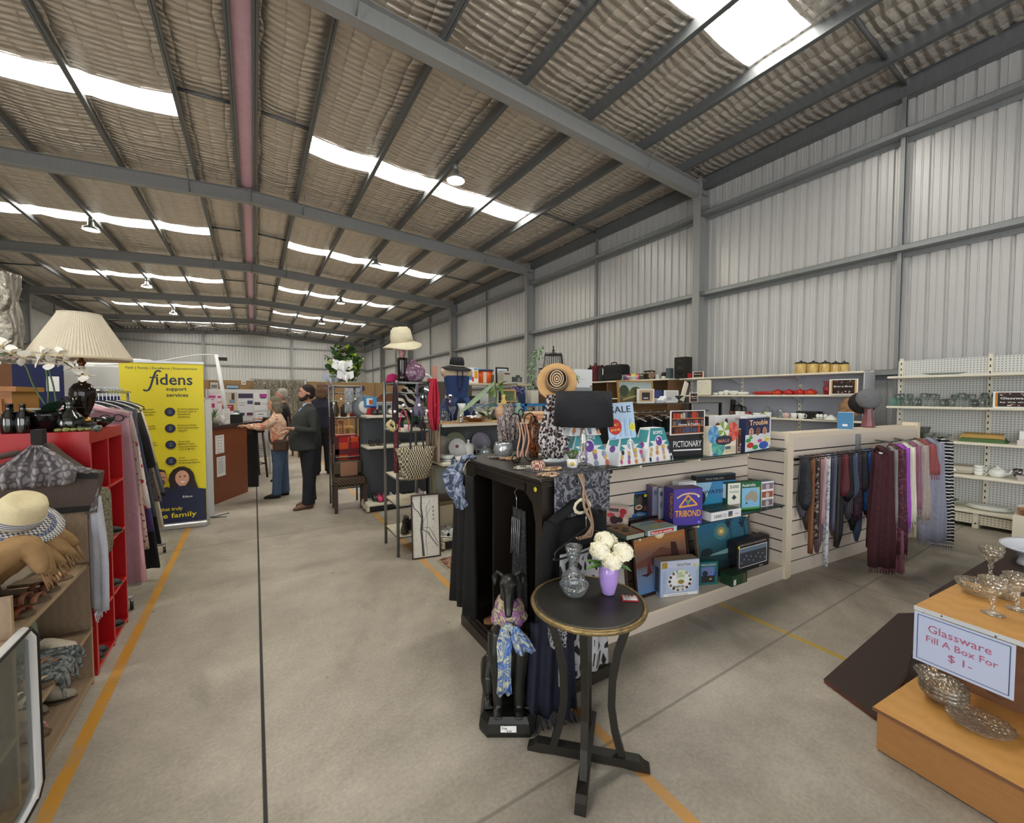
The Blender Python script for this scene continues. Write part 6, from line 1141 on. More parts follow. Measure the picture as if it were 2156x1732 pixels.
for r0,r1,m_ in((.08,.115,mat('#dcd4bc',.8,0,'weave',c2='#4a5478',s=90)),(.115,.135,mat('#39435f',.8,0,'weave',c2='#8a90a4',s=90)),(.135,.155,mat('#e2dcc8',.8,0,'weave',c2='#6a728c',s=110)),(.155,.165,mat('#3d4866',.8,0,'weave',c2='#cfc9b8',s=120))):z0,z1=-.01-(r0-.08)*.12,-.01-(r1-.08)*.12;o=MB().lathe((0,0,0),[(r0,z0),(r1,z1),(r1,z1-.004),(r0,z0-.004)],m_,44,sy=1.12,cap=False).build('brim',sh)
MB().lathe((0,0,0),[(.0865,.0),(.0885,.03),(.086,.03)],mat('#35406a',.7,0,'stripes',c2='#d8d2c0',s=35,d='Z'),36,sy=1.15,cap=False).build('hat_band',sh)
# brown suede bag with clipped scarf, standing on the oak top against the red side
bgm=mat('#4a3e38',.9,0,'cloth',c2='#54473f',s=60);bkm=mat('#17130f',.8)
bt=thing('suede_bag','large dark brown suede bag with black bands before the red shelf side','bag',(-1.27,3.12,1.0))
mb=MB();prof=[(-.1,.0),(.5,.0),(.53,.10),(.545,.2),(.47,.225),(.4,.30),(.345,.37),(.3,.37),(.24,.31),(.12,.24),(-.1,.18)]
mb.prism(prof,-.03,.07,bgm,'y');mb.build('bag_body',bt);mb=MB();mb.prism([(-.1,.0),(.5,0),(.503,.03),(-.1,.05)],-.034,.0,bkm,'y');mb.prism([(.38,.19),(.54,.17),(.545,.2),(.42,.232)],-.034,.0,bkm,'y');mb.build('band',bt)
MB().tube([(.0,.02,.2),(.1,.02,.3),(.24,.02,.33)],.015,bgm,8).build('handle',bt)
MB().bb((-.02,-.04,0),(.02,.02,.075),bkm).build('bag_clip',None,(-.945,3.10,1.375));o=bpy.data.objects['bag_clip'];tag(o,'black plastic clip on the front edge of the red shelf top','clip')
gsm=mat('#9d9898',.8,0,'net',c2='#6a6468',s=26,p=.12)
mb=MB();drape(mb,(-.98,3.05,1.37),(-.91,3.05,1.37),1.16,.02,5,gsm,.016,taper=[.6,2.2,3.6,4.0,3.6],n=60,k=8);one('snake_print_scarf','pale grey snake print scarf fanned out below the black clip','scarf',mb)
mb=MB();drape(mb,(-.79,3.13,1.215),(-.745,3.10,1.215),.98,.012,2,gsm,.02,taper=[1,1.1,.9,.5]);mb.tube([(-.86,3.07,1.24),(-.8,3.08,1.23),(-.765,3.1,1.215)],.018,gsm,8);one('narrow_scarf','narrow end of grey snake print fabric at the corner of the suede bag','scarf',mb)
mb=MB();wm=mat('#c9ccd6',.85,0,'cloth',c2='#b5b9c4',s=20);drape(mb,(-.79,3.24,1.06),(-.755,3.16,1.06),.42,.02,2,wm,.03,taper=[.5,1.2,1.9,2.1,2.0,1.9],n=36,k=10)
for k in range(18):y=3.1+.011*k;mb.tube([(-.765,y,.43),(-.76+.004*math.sin(k),y+.005*math.sin(k*2),.38+.02*math.sin(k*1.7))],.0028,wm,4)
one('frayed_white_top','white frayed edge garment hanging at the corner of the oak shelf','garment',mb)
mb=MB();om=mat('#2c2a22',.8,0,'swirl',c2='#a59c80',s=26)
for k in range(7):mb.tube([(-.79,3.22+.015*k,1.13-.01*k),(-.765,3.25+.02*k,1.05),(-.77,3.27+.022*k,.9),(-.768,3.29+.022*k,.72+.03*(k%3)),(-.78,3.29+.022*k,.66)],[.012,.02,.022,.018,.006],om,8)
one('cord_scarf','olive and black braided cord scarf hanging over the red shelf opening','scarf',mb)
# items in and on the red shelf
shoe('sneaker','#2a2c2e','dark sneaker in the second red cube from the floor',(-.92,3.75,.3405),R(10));shoe('flat','#1e1c1c','black shoe on the floor level of the red shelf',(-.92,3.78,.0405),R(15));shoe('flat','#26262e','navy court shoe in the near floor cube of the red shelf',(-.93,3.45,.0405),R(5));shoe('flat','#1c1c24','second navy court shoe behind the first in the red shelf',(-.93,3.38,.0405),R(0))
shoe('heel','#121214','black heeled shoe in the middle red cube',(-.9,3.72,.7005),R(20));one('grey_trinket','small grey figurine in the upper red cube','ornament',MB().lathe((0,0,0),[(.03,0),(.035,.01),(.02,.03),(.028,.05),(.01,.075)],c('#5a6058'),12,seg=(3,.2)),(-.9,3.8,1.0505))
# lamp
lm=thing('pleated_lamp','table lamp with cream pleated shade and dark glazed urn base on the red shelf','lamp',(-.885,3.52,RH))
cop=mat('#6b3a20',.25,.5);dkg=mat('#1f1712',.08)
MB().lathe((0,0,0),[(.055,0),(.055,.04),(.04,.045)],K,28).build('wood_foot',lm)
MB().lathe((0,0,.045),[(.04,0),(.045,.005),(.028,.015),(.022,.03)],mat('#b08440',.25,.9),28).build('brass_collar',lm)
MB().lathe((0,0,.07),[(.022,0),(.032,.03),(.052,.09),(.062,.14),(.058,.175),(.038,.205),(.02,.215)],dkg,36).build('urn',lm)
MB().lathe((0,0,.28),[(.02,0),(.014,.03),(.012,.05),(.026,.07),(.028,.08),(.013,.09),(.013,.11),(.022,.125),(.01,.14),(.008,.2)],cop,24).build('copper_neck',lm)
n=180;mb=MB();vs=[]
for z,r_ in((.425,.228),(.435,.231),(.69,.098),(.70,.098)):
    for j in range(n):a=2*PI*j/n;q=r_*(1+(.010 if.43<z<.695 else.002)*(1 if j%2 else-1));vs.append((q*math.cos(a),q*math.sin(a),z))
mb.add(vs,[(i*n+j,i*n+(j+1)%n,(i+1)*n+(j+1)%n,(i+1)*n+j)for i in range(3)for j in range(n)],mat('#d9cfbb',.85,0,'cloth',c2='#cfc4ad',s=40));mb.lathe((0,0,0),[(.229,.42),(.234,.428),(.231,.438),(.226,.43)],mat('#d3c6a8',.8),60,cap=False);mb.build('lamp_shade',lm)
# orchids in a black bowl, bottles, beads
ob=thing('orchid_arrangement','white artificial orchids in a black bowl on the red shelf','plant',(-1.0,3.40,RH))
bkg=mat('#101214',.12);MB().lathe((0,0,0),[(.05,0),(.075,.02),(.095,.09),(.098,.11),(.09,.11),(.08,.05),(.001,.04)],bkg,32).build('bowl',ob)
stm=mat('#4a6a3c',.5);ol=mat('#23382a',.35,0,'cloth',c2='#35503a',s=15)
for tp in((-.14,-.08,.16),(.0,-.13,.17),(.13,.02,.18),(.05,-.06,.2),(-.1,.06,.17)):mb=MB();leaf(mb,(0,0,.08),tp,.042,ol,.35);mb.build('leaf',ob)
petm=mat('#f3efe4',.6,0,'cloth',c2='#fbf9f2',s=30)
for st_,top in enumerate((((.02,-.02,.1),(-.04,-.03,.25),(-.07,-.05,.38),(-.15,-.05,.43),(-.24,-.04,.38)),((0,0,.1),(.01,-.02,.25),(.0,-.03,.38),(-.06,-.05,.45),(-.12,-.06,.42)),((.04,0,.1),(.03,-.01,.25),(.02,-.03,.37),(.06,-.06,.41),(.13,-.07,.36)))):
    mb=MB();mb.tube(top,[.005,.004,.004,.003,.003],stm,6);mb.build('stem',ob)
random.seed(31)
for k,cpos in enumerate(((-.26,-.06,.40),(-.2,-.07,.45),(-.14,-.06,.47),(-.1,-.09,.43),(-.17,-.09,.40),(-.06,-.08,.41),(-.0,-.08,.40),(.05,-.1,.38),(.1,-.09,.40),(.14,-.1,.36),(.18,-.08,.32),(-.22,-.09,.36),(.02,-.1,.43),(.08,-.1,.43))):
    mb=MB();a0=random.random()*2;tilt=V((random.uniform(-.4,.4),-1,random.uniform(-.2,.4))).normalized();ax1=tilt.orthogonal().normalized();ax2=tilt.cross(ax1)
    for j in range(5):a=a0+j*2*PI/5;d=ax1*math.cos(a)+ax2*math.sin(a);leaf(mb,V(cpos),V(cpos)+d*.046+tilt*.008,.032 if j%2 else.026,petm,-.15,5)
    mb.ball(V(cpos)+tilt*.006,.006,mat('#d8b860',.5),8,5);mb.build('orchid_flower',ob)
def bottle(label,loc,col,prof,name='bottle',kind='thinglass',**k):return one(name,label,'bottle',MB().lathe((0,0,0),prof,mat(col,.06,0,kind,**k)if kind else mat(col,.1),24),loc)
bp=[(.028,0),(.031,.005),(.032,.07),(.026,.1),(.012,.125),(.011,.15),(.014,.152),(.012,.16)]
bottle('green glass bottle at the left picture edge on the red shelf',(-1.12,3.31,RH),'#2f4a33',bp,a=.12,b=.1,s=10);bottle('dark slim bottle between the green bottle and the orchid bowl',(-1.065,3.3,RH),'#1a1f2c',bp,a=.15,b=.1,s=10);bottle('brown glass bottle behind the green bottle',(-1.15,3.42,RH),'#3a2a1a',bp,a=.1,b=.1,s=10)
bottle('large green glass jug beside the lamp foot',(-.905,3.37,RH),'#1f5a34',[(.045,0),(.06,.01),(.065,.05),(.05,.09),(.022,.12),(.02,.15),(.035,.19),(.032,.19)],'glass_jug',a=.12,b=.3,s=12)
for k in range(5):one('green_stone',['first','second','third','fourth','fifth'][k]+' polished olive stone from the left along the red shelf edge','stone',MB().ball((0,0,.011),(.018 if k!=1 else.021,.014,.011 if k!=1 else.014),mat('#8c8f52',.25,.3,'cloth',c2='#6d7340',s=30),12,7),(-.93+.028*k,3.285+.008*k,RH))
mb=MB();random.seed(3);[mb.tube([(.05*math.cos(a)+random.uniform(-.01,.01),.025*math.sin(a),.008+.012*math.sin(a*2+k))for a in[i*.5 for i in range(13)]],.009,mat(['#35453f','#54635c','#8d8f8c'][k],.35),7)for k in range(3)];one('green_bead_bundle','tangle of dark green stone necklaces at the right corner of the red shelf','necklace',mb,(-.83,3.36,RH+.003),R(20))
one('green_glass_dish','ribbed green leaf glass dish leaning behind the necklaces','dish',MB().lathe((0,0,0),[(.03,0),(.06,.02),(.085,.06),(.08,.06),(.03,.01)],mat('#2f5b40',.06,0,'thinglass',s=30,b=.6,a=.15),24,seg=(12,.05)),(-.875,3.74,RH))
gls=thing('spectacles','round black spectacles on the back of the red shelf top','glasses',(-.84,3.9,RH+.02));
for s_ in(-1,1):MB().tube([(s_*.034+.026*math.cos(a),0,.03+.024*math.sin(a))for a in[i*PI/7 for i in range(14)]],.004,K,6,closed=True).build('rim',gls)
MB().tube([(-.01,0,.035),(.01,0,.035)],.003,K,6).tube([(.06,0,.035),(.07,.1,.03)],.003,K,6).tube([(-.06,0,.035),(-.07,.1,.03),(-.07,.1,-.018)],.003,K,6).build('arms',gls)
# clothes rail
cr_=thing('clothes_rail','chrome wheeled clothes rail behind the red shelf','clothes rail',(-1.06,4.15,0));MB().tube([(0,-.05,1.66),(0,1.4,1.66)],.014,chrome,10).build('rail',cr_)
for y in(0,1.35):MB().tube([(0,y,.08),(0,y,1.66)],.014,chrome,10).build('post',cr_);MB().tube([(-.25,y,.09),(.25,y,.09)],.014,chrome,10).build('foot',cr_)
for y in(0,1.35):
    for x in(-.24,.24):MB().lathe((x,y,.035),[(.034,-.01),(.034,.01)],K,16,ax=(1,.2,0)).tube([(x,y,.04),(x,y,.09)],.01,chrome,6).build('castor',cr_)
gar=[('#d8a3ac','thinpink','pink dress in a clear plastic cover at the front of the clothes rail',.20,0),('#c9a59a','leo','pink leopard print dress second on the clothes rail',.42,.02),('#e3d6cc','floral','white floral dress with red flowers on the clothes rail',.72,.03),('#4a3568',None,'purple dress on the clothes rail',.5,.05),('#3c4658',None,'blue grey coat on the clothes rail',.6,.0),('#0e0e10',None,'long black velvet dress on the clothes rail',.12,.09),('#131315',None,'black coat behind the velvet dress on the rail',.3,.1),('#8a8072','snake','snake print blouse on the clothes rail',.66,.14),('#d9cbae',None,'cream trousers and jacket at the far end of the clothes rail',.38,.17),('#6a6f78',None,'grey cardigan at the far end of the rail',.7,.1),('#20242e',None,'navy jacket at the far end of the rail',.65,.06)]
for k,(cl,kd,lb,zb,dx)in enumerate(gar):
    y=4.16+.105*k;m_=mat(cl,.85,0,'cloth',c2=cl,s=20)if not kd else mat('#e6b8c0',.3,0,'cloth',c2='#d39aa6',s=6)if kd=='thinpink' else mat(cl,.8,0,'spots',c2='#4a3a34' if kd!='floral' else '#a8324a',c3='#6a4a40' if kd!='floral' else '#c43a50',s=34 if kd!='floral' else 14,p0=.15,p=.25)
    t=thing('hung_garment',lb,'garment',(-1.06,y,0));mb=MB();rx_=.275-.012*k;drape(mb,(-.17,0,1.5),(rx_,0,1.5),zb,.02,3,m_,.03,taper=[.9,1.0,1.05,1.1,1.15],sway=.05+.035*k,n=30);mb.limb([(-.15,0,1.49,.03,.02),(-.02,0,1.55,.04,.02),(.02,0,1.55,.04,.02),(rx_-.02,0,1.48,.03,.02)],m_,8);mb.build('cloth_body',t)
    if k in(5,6,8):mb=MB();mb.limb([(rx_-.03,0,1.47,.045,.03),(rx_+.02,-.01,1.25,.045,.03),(rx_+.07,-.01,1.0,.035,.025)],m_,10);mb.build('sleeve',t)
    if kd=='thinpink':MB().bb((-.2,-.03,.18),(.3,.035,1.53),mat('#f0f2f4',.05,0,'thinglass',s=8,b=.5,a=.08)).build('plastic_cover',t)
    MB().tube([(-.17,0,1.5),(0,0,1.58),(.17,0,1.5),(-.17,0,1.5)],.005,K if k%3 else wh,6).tube([(0,0,1.58),(0,0,1.63),(.0,.0,1.66),(.022,0,1.68),(.018,0,1.69),(0,0,1.692),(-.018,0,1.68)],.0035,chrome,6).build('hanger',t)
# pull up banner
yb=c('#e6d62a',.5);nvb=c('#1c2644',.5);BX0,BX1,BZ=-1.33,-.53,2.03
bn=thing('pull_up_banner','yellow fidens support services pull-up banner standing in the aisle','banner',(BX0,6.52,0),R(-6));BW=BX1-BX0
MB().bb((-.02,-.09,0),(BW+.02,.09,.07),mat('#b9bcbe',.3,.6),bev=.015).build('cassette',bn);MB().tube([(BW/2,.06,.05),(BW/2,.05,BZ)],.012,chrome,8).build('support_pole',bn);MB().bb((-.01,-.012,BZ-.01),(BW+.01,.012,BZ+.015),chrome).build('top_clamp',bn)
mb=MB();mb.bb((0,-.002,.06),(BW,.002,BZ),yb);P=Pr(mb,(0,-.002,.06),(1,0,0),(0,0,1));BH=BZ-.06
P.text('Faith | Family | Excellence | Empowerment',.06,BH-.085,.04,nvb,BW-.12,.008)
P.text('idens',.335,BH-.27,.19,nvb,.355,.012).line([(.385,BH-.115),(.36,BH-.10),(.335,BH-.115),(.31,BH-.19),(.285,BH-.29),(.265,BH-.335),(.235,BH-.345),(.215,BH-.33)],.02,nvb).line([(.275,BH-.185),(.345,BH-.18)],.013,nvb)
P.text('support',.43,BH-.34,.062,nvb,.2,.015).text('services',.43,BH-.415,.062,nvb,.215,.015)
for j,(tl,tr_)in enumerate(((('Supported','Independent','Living (SIL)'),('In-Home Supports,','Personal Care &','Household','Assistance')),(('Community','Participation'),('Prison-to-Home','Post Incarceration','Support')),(('Community','Nursing Care'),('Short and','Medium Term','Accommodation','(STA & MTA)')),(('Support','Coordination'),('Crisis','Accommodation','& Housing Support')))):
    y=BH-.60-.20*j
    for x,tx in((.11,tl),(.46,tr_)):
        P.disc(x,y,.052,nvb,n=24).line([(x-.025,y+.012),(x,y+.025),(x+.025,y+.012)],.005,c('#8d90a0')).line([(x-.02,y-.015),(x,y-.02),(x+.022,y-.008)],.005,c('#8d90a0')).disc(x,y,.008,c('#8d90a0'))
        for i,w_ in enumerate(tx):P.text(w_,x+.075,y+.025-.032*i,.028,c('#5a5416'),None,.012)
P.poly([(0,.0),(BW,.0),(BW,.40),(.66,.43),(.5,.40),(.42,.46),(.3,.42),(.15,.46),(0,.42)],nvb).rect(0,0,BW,.4,nvb)
sk1,sk2,hr=c('#c98f72'),c('#dba58b'),c('#2a1f1c')
P.disc(.34,.56,.075,sk1,.1).poly([(.27,.60),(.28,.66),(.34,.685),(.4,.66),(.415,.6),(.39,.645),(.29,.645)],hr).disc(.34,.515,.06,c('#6a4638'),.045).disc(.34,.52,.03,sk1,.015).line([(.29,.575),(.33,.575)],.008,K).line([(.35,.575),(.4,.575)],.008,K)
P.disc(.56,.54,.13,hr,.16).poly([(.44,.4),(.44,.56),(.68,.56),(.72,.42)],hr).disc(.565,.555,.07,sk2,.095).rect(.53,.43,.07,.06,sk2).disc(.545,.575,.009,K).disc(.59,.575,.009,K).poly([(.54,.515),(.595,.515),(.57,.495)],wh).poly([(.47,.44),(.53,.46),(.6,.46),(.66,.44),(.66,.4),(.47,.4)],nvb)
P.text('fidens',.56,.31,.04,wh,.1,.005,'l',.2).text('fi',.34,.32,.035,wh).text('For support that truly',.06,.165,.058,yb,.50,.012).text('feels like family',.04,.075,.085,yb,.66,.014);mb.build('printed_sheet',bn)
p=at(460,1100,z=0);d2=thing('display_board','tall grey framed display board standing behind the yellow banner','display board',(-.50,6.75,0),R(12))
MB().bb((-.05,0,.02),(.02,.03,1.58),mat('#c3c5c8',.4,.4)).build('edge_profile',d2);MB().bb((-.9,.005,.1),(-.05,.025,1.56),c('#d8dade')).build('panel',d2);MB().tube([(-.02,.015,.02),(-.02,.015,.012),(.14,-.1,.008)],.01,galv,6).tube([(-.02,.015,.012),(.2,.1,.008)],.01,galv,6).build('foot',d2)
# storage behind the banner at left
pine=mat('#b07a45',.5,0,'wood',c2='#a06a38',sc=(1,1,6));navp=mat('#1c2450',.8)
pc=thing('pine_cabinet','orange pine cabinet at the left edge behind the bottles','cabinet',(-2.6,5.0,0));MB().bb((0,0,0),(.93,.5,1.66),pine).build('carcass',pc);MB().bb((-.02,-.02,1.66),(.96,.52,1.70),pine).build('cornice',pc)
for k in range(4):f=MB().bb((.05,-.018,.12+.38*k),(.88,0,.46+.38*k),pine).build('drawer',pc);MB().ball((.47,-.03,.3+.38*k),.02,pine).build('knob',f)
one('cardboard_box','brown cardboard box on the pine cabinet','box',MB().bb((0,0,0),(.26,.3,.2),c('#8a6248',.8)),(-2.05,5.08,1.70))
one('glass_flagon','large clear glass flagon on the cardboard box','jar',MB().lathe((0,0,0),[(.09,0),(.1,.05),(.09,.14),(.04,.18),(.04,.2)],clr,20),(-1.93,5.2,1.90))
one('white_storage_panel','tall white storage panel behind the orchids','panel',MB().bb((-.1,0,0),(1.4,.04,2.02),c('#d8d8d4')).bb((-.13,-.03,0),(-.1,.04,2.06),wh),(-2.75,7.7,0))
for k,(x,w_,z,lb)in enumerate(((-1.95,1.3,1.62,'wide navy fabric partition panel behind the lamp'),(-1.95,.42,2.0,'upper navy fabric panel with a small notice behind the orchids'))):
    mb=MB();mb.bb((0,0,.1 if k==0 else 1.62),(w_,.04,z),navp);
    if k:mb.bb((.28,-.004,1.68),(.39,0,1.86),wh)
    one('fabric_partition',lb,'partition',mb,(x-.45,7.1,0))if k==0 else one('fabric_partition',lb,'partition',mb,(x-.45,7.2,0))
cv=thing('site_caravan','white caravan side with red stripe seen between the lamp and the banner','caravan',(-4.6,9.4,0));MB().bb((0,0,.4),(3.2,1.6,2.02),c('#e2e2de')).build('side_wall',cv);MB().bb((0,-.006,1.86),(3.2,0,1.9),c('#b3263a')).build('stripe',cv)
for x in(2.2,2.75):MB().bb((x,-.012,1.5),(x+.45,0,1.82),c('#4a4650')).bb((x+.1,-.014,1.55),(x+.3,-.012,1.75),c('#b8b0a0')).build('window_panel',cv)
MB().bb((2.0,.2,2.02),(3.1,1.2,2.28),wh,bev=.12).build('roof_pod',cv)
for x in(.6,2.5):MB().lathe((x,.1,.3),[(.3,-.08),(.3,.08)],K,20,ax=(0,1,0)).build('wheel',cv)
mb=MB();random.seed(14);vs=[];n,m__=20,26;sf_=mat('#b9b5ac',.2,.95,'foil',c2='#8f8b84')
for j in range(m__+1):
    z=2.3+1.75*j/m__
    for i in range(n):a=2*PI*i/n;q=.38*(1+.22*NZ.noise(V((math.cos(a)*2.5,math.sin(a)*2.5,z*2.6))));vs.append((q*math.cos(a),q*math.sin(a),z))
mb.add(vs,[(j*n+i,j*n+(i+1)%n,(j+1)*n+(i+1)%n,(j+1)*n+i)for j in range(m__)for i in range(n)]+[tuple(m__*n+i for i in range(n)),tuple(range(n))[::-1]],sf_,True);mb.tube([(0,0,4.0),(0,0,6.5)],.02,galv,6)
one('foil_duct','crumpled silver foil duct hanging at the far left under the roof','duct',mb,(-4.35,12.35,0))
# ================= COUNTER, NOTICE BOARD, PEOPLE, BACK PARTITION =================
chy=mat('#8a4a28',.4,0,'wood',c2='#7c3f20',sc=(2,2,1));dtp=mat('#3a2a2c',.35);edgeb=mat('#b39a78',.5)
CA=math.atan2(.80,.447)
rc=thing('reception_counter','reddish timber reception counter with dark top behind the banner','counter',(-.567,7.484,0),CA);RL2=.92
mb=MB();mb.bb((0,0,0),(RL2,.05,1.14),chy);mb.build('front_panel',rc);mb=MB();mb.bb((-.0,.05,0),(.03,.5,1.14),chy);mb.bb((-.012,0,0),(0,.03,1.14),edgeb);mb.build('end_panel',rc)
mb=MB();mb.bb((-.08,-.04,1.14),(1.38,.48,1.18),dtp);mb.bb((-.1,-.04,1.14),(-.08,.2,1.18),edgeb);mb.build('counter_top',rc);MB().bb((.93,.1,.95),(1.33,.45,1.14),dtp).build('apron',rc);MB().bb((1.3,.05,0),(1.34,.45,1.14),K).build('end_leg',rc)
for k,(x,z0,hh,ttl)in enumerate(((.12,.75,.28,'Pricing Labels'),(.14,.40,.30,'Trade Policy'))):
    mb=MB();mb.bb((0,-.003,0),(.2,0,hh),wh);P=Pr(mb,(0,-.003,0),(1,0,0),(0,0,1));P.text(ttl,.1,hh-.04,.022,K,.13,0,'c')
    if k==0:[P.disc(.06,hh-.08-.045*i,.009,c(q)).text(['$0.50','$1.00','$2.00','$3.00','$5.00'][i],.1,hh-.088-.045*i,.02,c('#44464c'))for i,q in enumerate(('#c9b98a','#2a2c34','#3f5fae','#a0405a','#8a3038'))]
    else:[P.rect(.02,hh-.07-.018*i,.12+.04*((i*3)%2),.005,c('#8a8c92'))for i in range(11)]
    o=mb.build('posted_notice',rc,(x,-.001,z0));o['label']='white paper notice'
def CP(x,y,z):return M4.Translation((-.567,7.484,0))@M4.Rotation(CA,4,'Z')@V((x,y,z))
for k,(x,y,cols,lb)in enumerate(((.0,.1,('#1f5a8c','#2f8a5c'),'small blue and green flag on the counter'),(.1,.12,('#1a1c3a','#b0343c'),'small navy flag with red mark on the counter'))):
    t=thing('desk_flag',lb,'flag',CP(x,y,1.18));MB().lathe((0,0,0),[(.03,0),(.03,.01),(.004,.015)],c('#c9a878'),12).tube([(0,0,.01),(0,0,.42)],.004,wh,6).build('stick',t);mb=MB();drape(mb,(0,.0,.41),(.06,-.02,.36),.08,.008,1,mat(cols[0],.6),.005,taper=[.6,1.4,1.9,2.0]);drape(mb,(.0,.004,.3),(.04,-.016,.28),.1,.008,1,mat(cols[1],.6),.008,taper=[.8,1.6]);mb.build('flag_cloth',t)
t=thing('counter_plant','small pot of spiky green grass on the counter','plant',CP(.3,.12,1.18));MB().lathe((0,0,0),[(.055,0),(.07,.12),(.06,.12),(.001,.1)],c('#a8a594'),20).build('pot',t);mb=MB();[leaf(mb,(0,0,.1),(.09*math.cos(i*2.4)*(.4+.6*(i%3)/2),.09*math.sin(i*2.4)*(.4+.6*(i%3)/2),.19+.03*(i%4)),.006,leafm,.3,4)for i in range(26)];mb.build('foliage',t)
one('counter_sign','white sign with icons standing on the counter','sign',Pr(MB().bb((0,0,0),(.17,.01,.24),wh),(0,0,0),(1,0,0),(0,0,1)).text('Friendly',.04,.2,.018,K).disc(.05,.16,.008,K).disc(.05,.125,.008,K).disc(.05,.09,.008,c('#3a2a3c')).disc(.05,.055,.008,c('#6a2a34')).rect(.09,.155,.05,.006,K).rect(.09,.12,.05,.006,K).rect(.09,.085,.05,.006,K).mb,CP(.48,.1,1.18),CA)
one('tissue_box','black box of tissues on the counter edge','box',MB().bb((-.09,-.06,0),(.09,.06,.14),mat('#1d2224',.6)).lathe((0,0,.14),[(.05,0),(.03,.02),(.001,.03)],wh,10,seg=(3,.3)),CP(.8,.1,1.18),CA)
one('card_terminal','grey card payment terminal standing on the counter','payment terminal',MB().box((0,0,.10),(.08,.03,.2),c('#5a6468'),rx=R(-20),bev=.006).box((0,-.02,.13),(.06,.006,.07),c('#9aa8a4'),rx=R(-20)).bb((-.05,-.04,0),(.05,.05,.02),c('#3a4044')),CP(1.0,.2,1.18),R(10))
one('sticker_cluster','black and white spotted ornament on the counter beside the plant','ornament',MB().ball((0,0,.07),(.04,.03,.07),mat('#e8e8e8',.6,0,'spots',c2='#e8e8e8',c3='#20242c',s=40,p0=.25,p=.3)),CP(.42,.08,1.18))
# notice board on wheels
nb=thing('notice_board','long white notice board of posters behind the counter','notice board',(-.80,10.0,0));mb=MB();mb.bb((0,0,.35),(1.08,.03,1.76),c('#e4e2e2'));P=Pr(mb,(0,0,.35),(1,0,0),(0,0,1))
def poster(x,y,w_,h,bg,marks):
    P.rect(x,y,w_,h,c(bg));[P.rect(x+w_*a,y+h*b,w_*cc,h*d,c(q))for a,b,cc,d,q in marks]
poster(.02,.92,.15,.42,'#e9dbe3',[(.1,.75,.8,.12,'#c44a8a'),(.1,.3,.7,.2,'#b8306c'),(.1,.66,.6,.04,'#c44a8a')]);poster(.18,.92,.07,.42,'#efe3ea',[(.1,.75,.8,.1,'#c8407c'),(.1,.5,.8,.1,'#dca0be')])
poster(.26,.98,.25,.37,'#d9c9a0',[(0,.55,1,.45,'#cfc4b4'),(.45,.4,.4,.2,'#7a9cb8'),(.62,.6,.2,.35,'#4a3034'),(0,.0,.75,.32,'#a02c3c'),(.1,.2,.5,.04,'#f0dede'),(.1,.1,.4,.04,'#f0dede')]);poster(.02,.87,.5,.1,'#eceaea',[(.1,.3,.15,.3,'#8a8a8c'),(.5,.3,.15,.3,'#8a8a8c')])
poster(.53,.87,.25,.48,'#e6e6ec',[(.0,.75,1,.2,'#3a2448'),(.6,.5,.38,.15,'#3f4a6a'),(.05,.45,.4,.02,'#8a8a90'),(.05,.55,.45,.02,'#8a8a90'),(.0,.02,.4,.12,'#2c3050'),(.55,.02,.42,.12,'#5a2848')]);poster(.79,.98,.26,.37,'#f0f0f2',[(.4,.72,.5,.2,'#b8348c'),(.45,.66,.4,.06,'#3a2060'),(.05,.3,.4,.16,'#4a4044'),(.55,.35,.4,.03,'#9a9a9c')]);poster(.82,.62,.2,.32,'#f4f4f6',[(.2,.85,.5,.04,'#3a3a3c')]+[(.25,.1+.14*i,.08,.07,q)for i,q in enumerate(('#6a3038','#3a2a3c','#7a3048','#2a2c34','#8a8a70'))]+[(.5,.12+.14*i,.25,.03,'#6a6a6c')for i in range(5)]);poster(.8,.05,.2,.3,'#f0f0ea',[(.1,.1+.12*i,.8,.03,'#9a9a98')for i in range(6)])
mb.build('poster_panel',nb)
for x in(.03,1.05):MB().bb((x-.015,-.02,0),(x+.015,.05,1.76),c('#b9bcc0',.4)).build('leg',nb)
MB().bb((0,-.2,0),(.03,.25,.03),c('#b9bcc0')).build('foot',nb)
# small camera pole
po=thing('camera_pole','slim white pole with a small black camera at its top above the counter','pole',(-.56,9.1,0));MB().tube([(.16,-.2,1.15),(0,0,2.36)],.03,wh,10).build('pole',po);MB().bb((.03,-.03,2.26),(.16,.03,2.32),K).build('security_camera',po);MB().tube([(0,0,2.36),(-.3,0,2.34),(-.9,.1,2.2),(-1.6,.1,2.12)],.01,wh,6).build('cable',po);MB().tube([(.16,-.2,0),(.16,-.2,1.2)],.03,wh,10).build('lower_pole',po)
# bar stool
dwd=mat('#3a2a20',.45,0,'wood',c2='#4a3628',sc=(2,2,1))
def stool(name,label,loc,rz,h,seatm):
    t=thing(name,label,'stool',loc,rz);MB().bb((-.18,-.18,h-.05),(.18,.18,h),seatm,bev=.015).build('seat',t)
    for sx in(-1,1):
        for sy in(-1,1):MB().tube([(sx*.15,sy*.15,h-.05),(sx*.2,sy*.2,0)],.022,dwd,4).build('leg',t)
    for a,b in(((-.18,-.18),(.18,-.18)),((.18,-.18),(.18,.18)),((-.18,.18),(.18,.18)),((-.18,-.18),(-.18,.18))):MB().tube([(a[0],a[1],.28),(b[0],b[1],.28)],.012,dwd,6).build('rung',t)
    return t
stool('bar_stool','dark wooden bar stool with black seat behind the counter',(.19,11.3,0),R(8),.74,K)
st2=stool('bar_stool','dark high stool half hidden by the end of the counter',(-.06,9.7,0),R(20),.95,K)
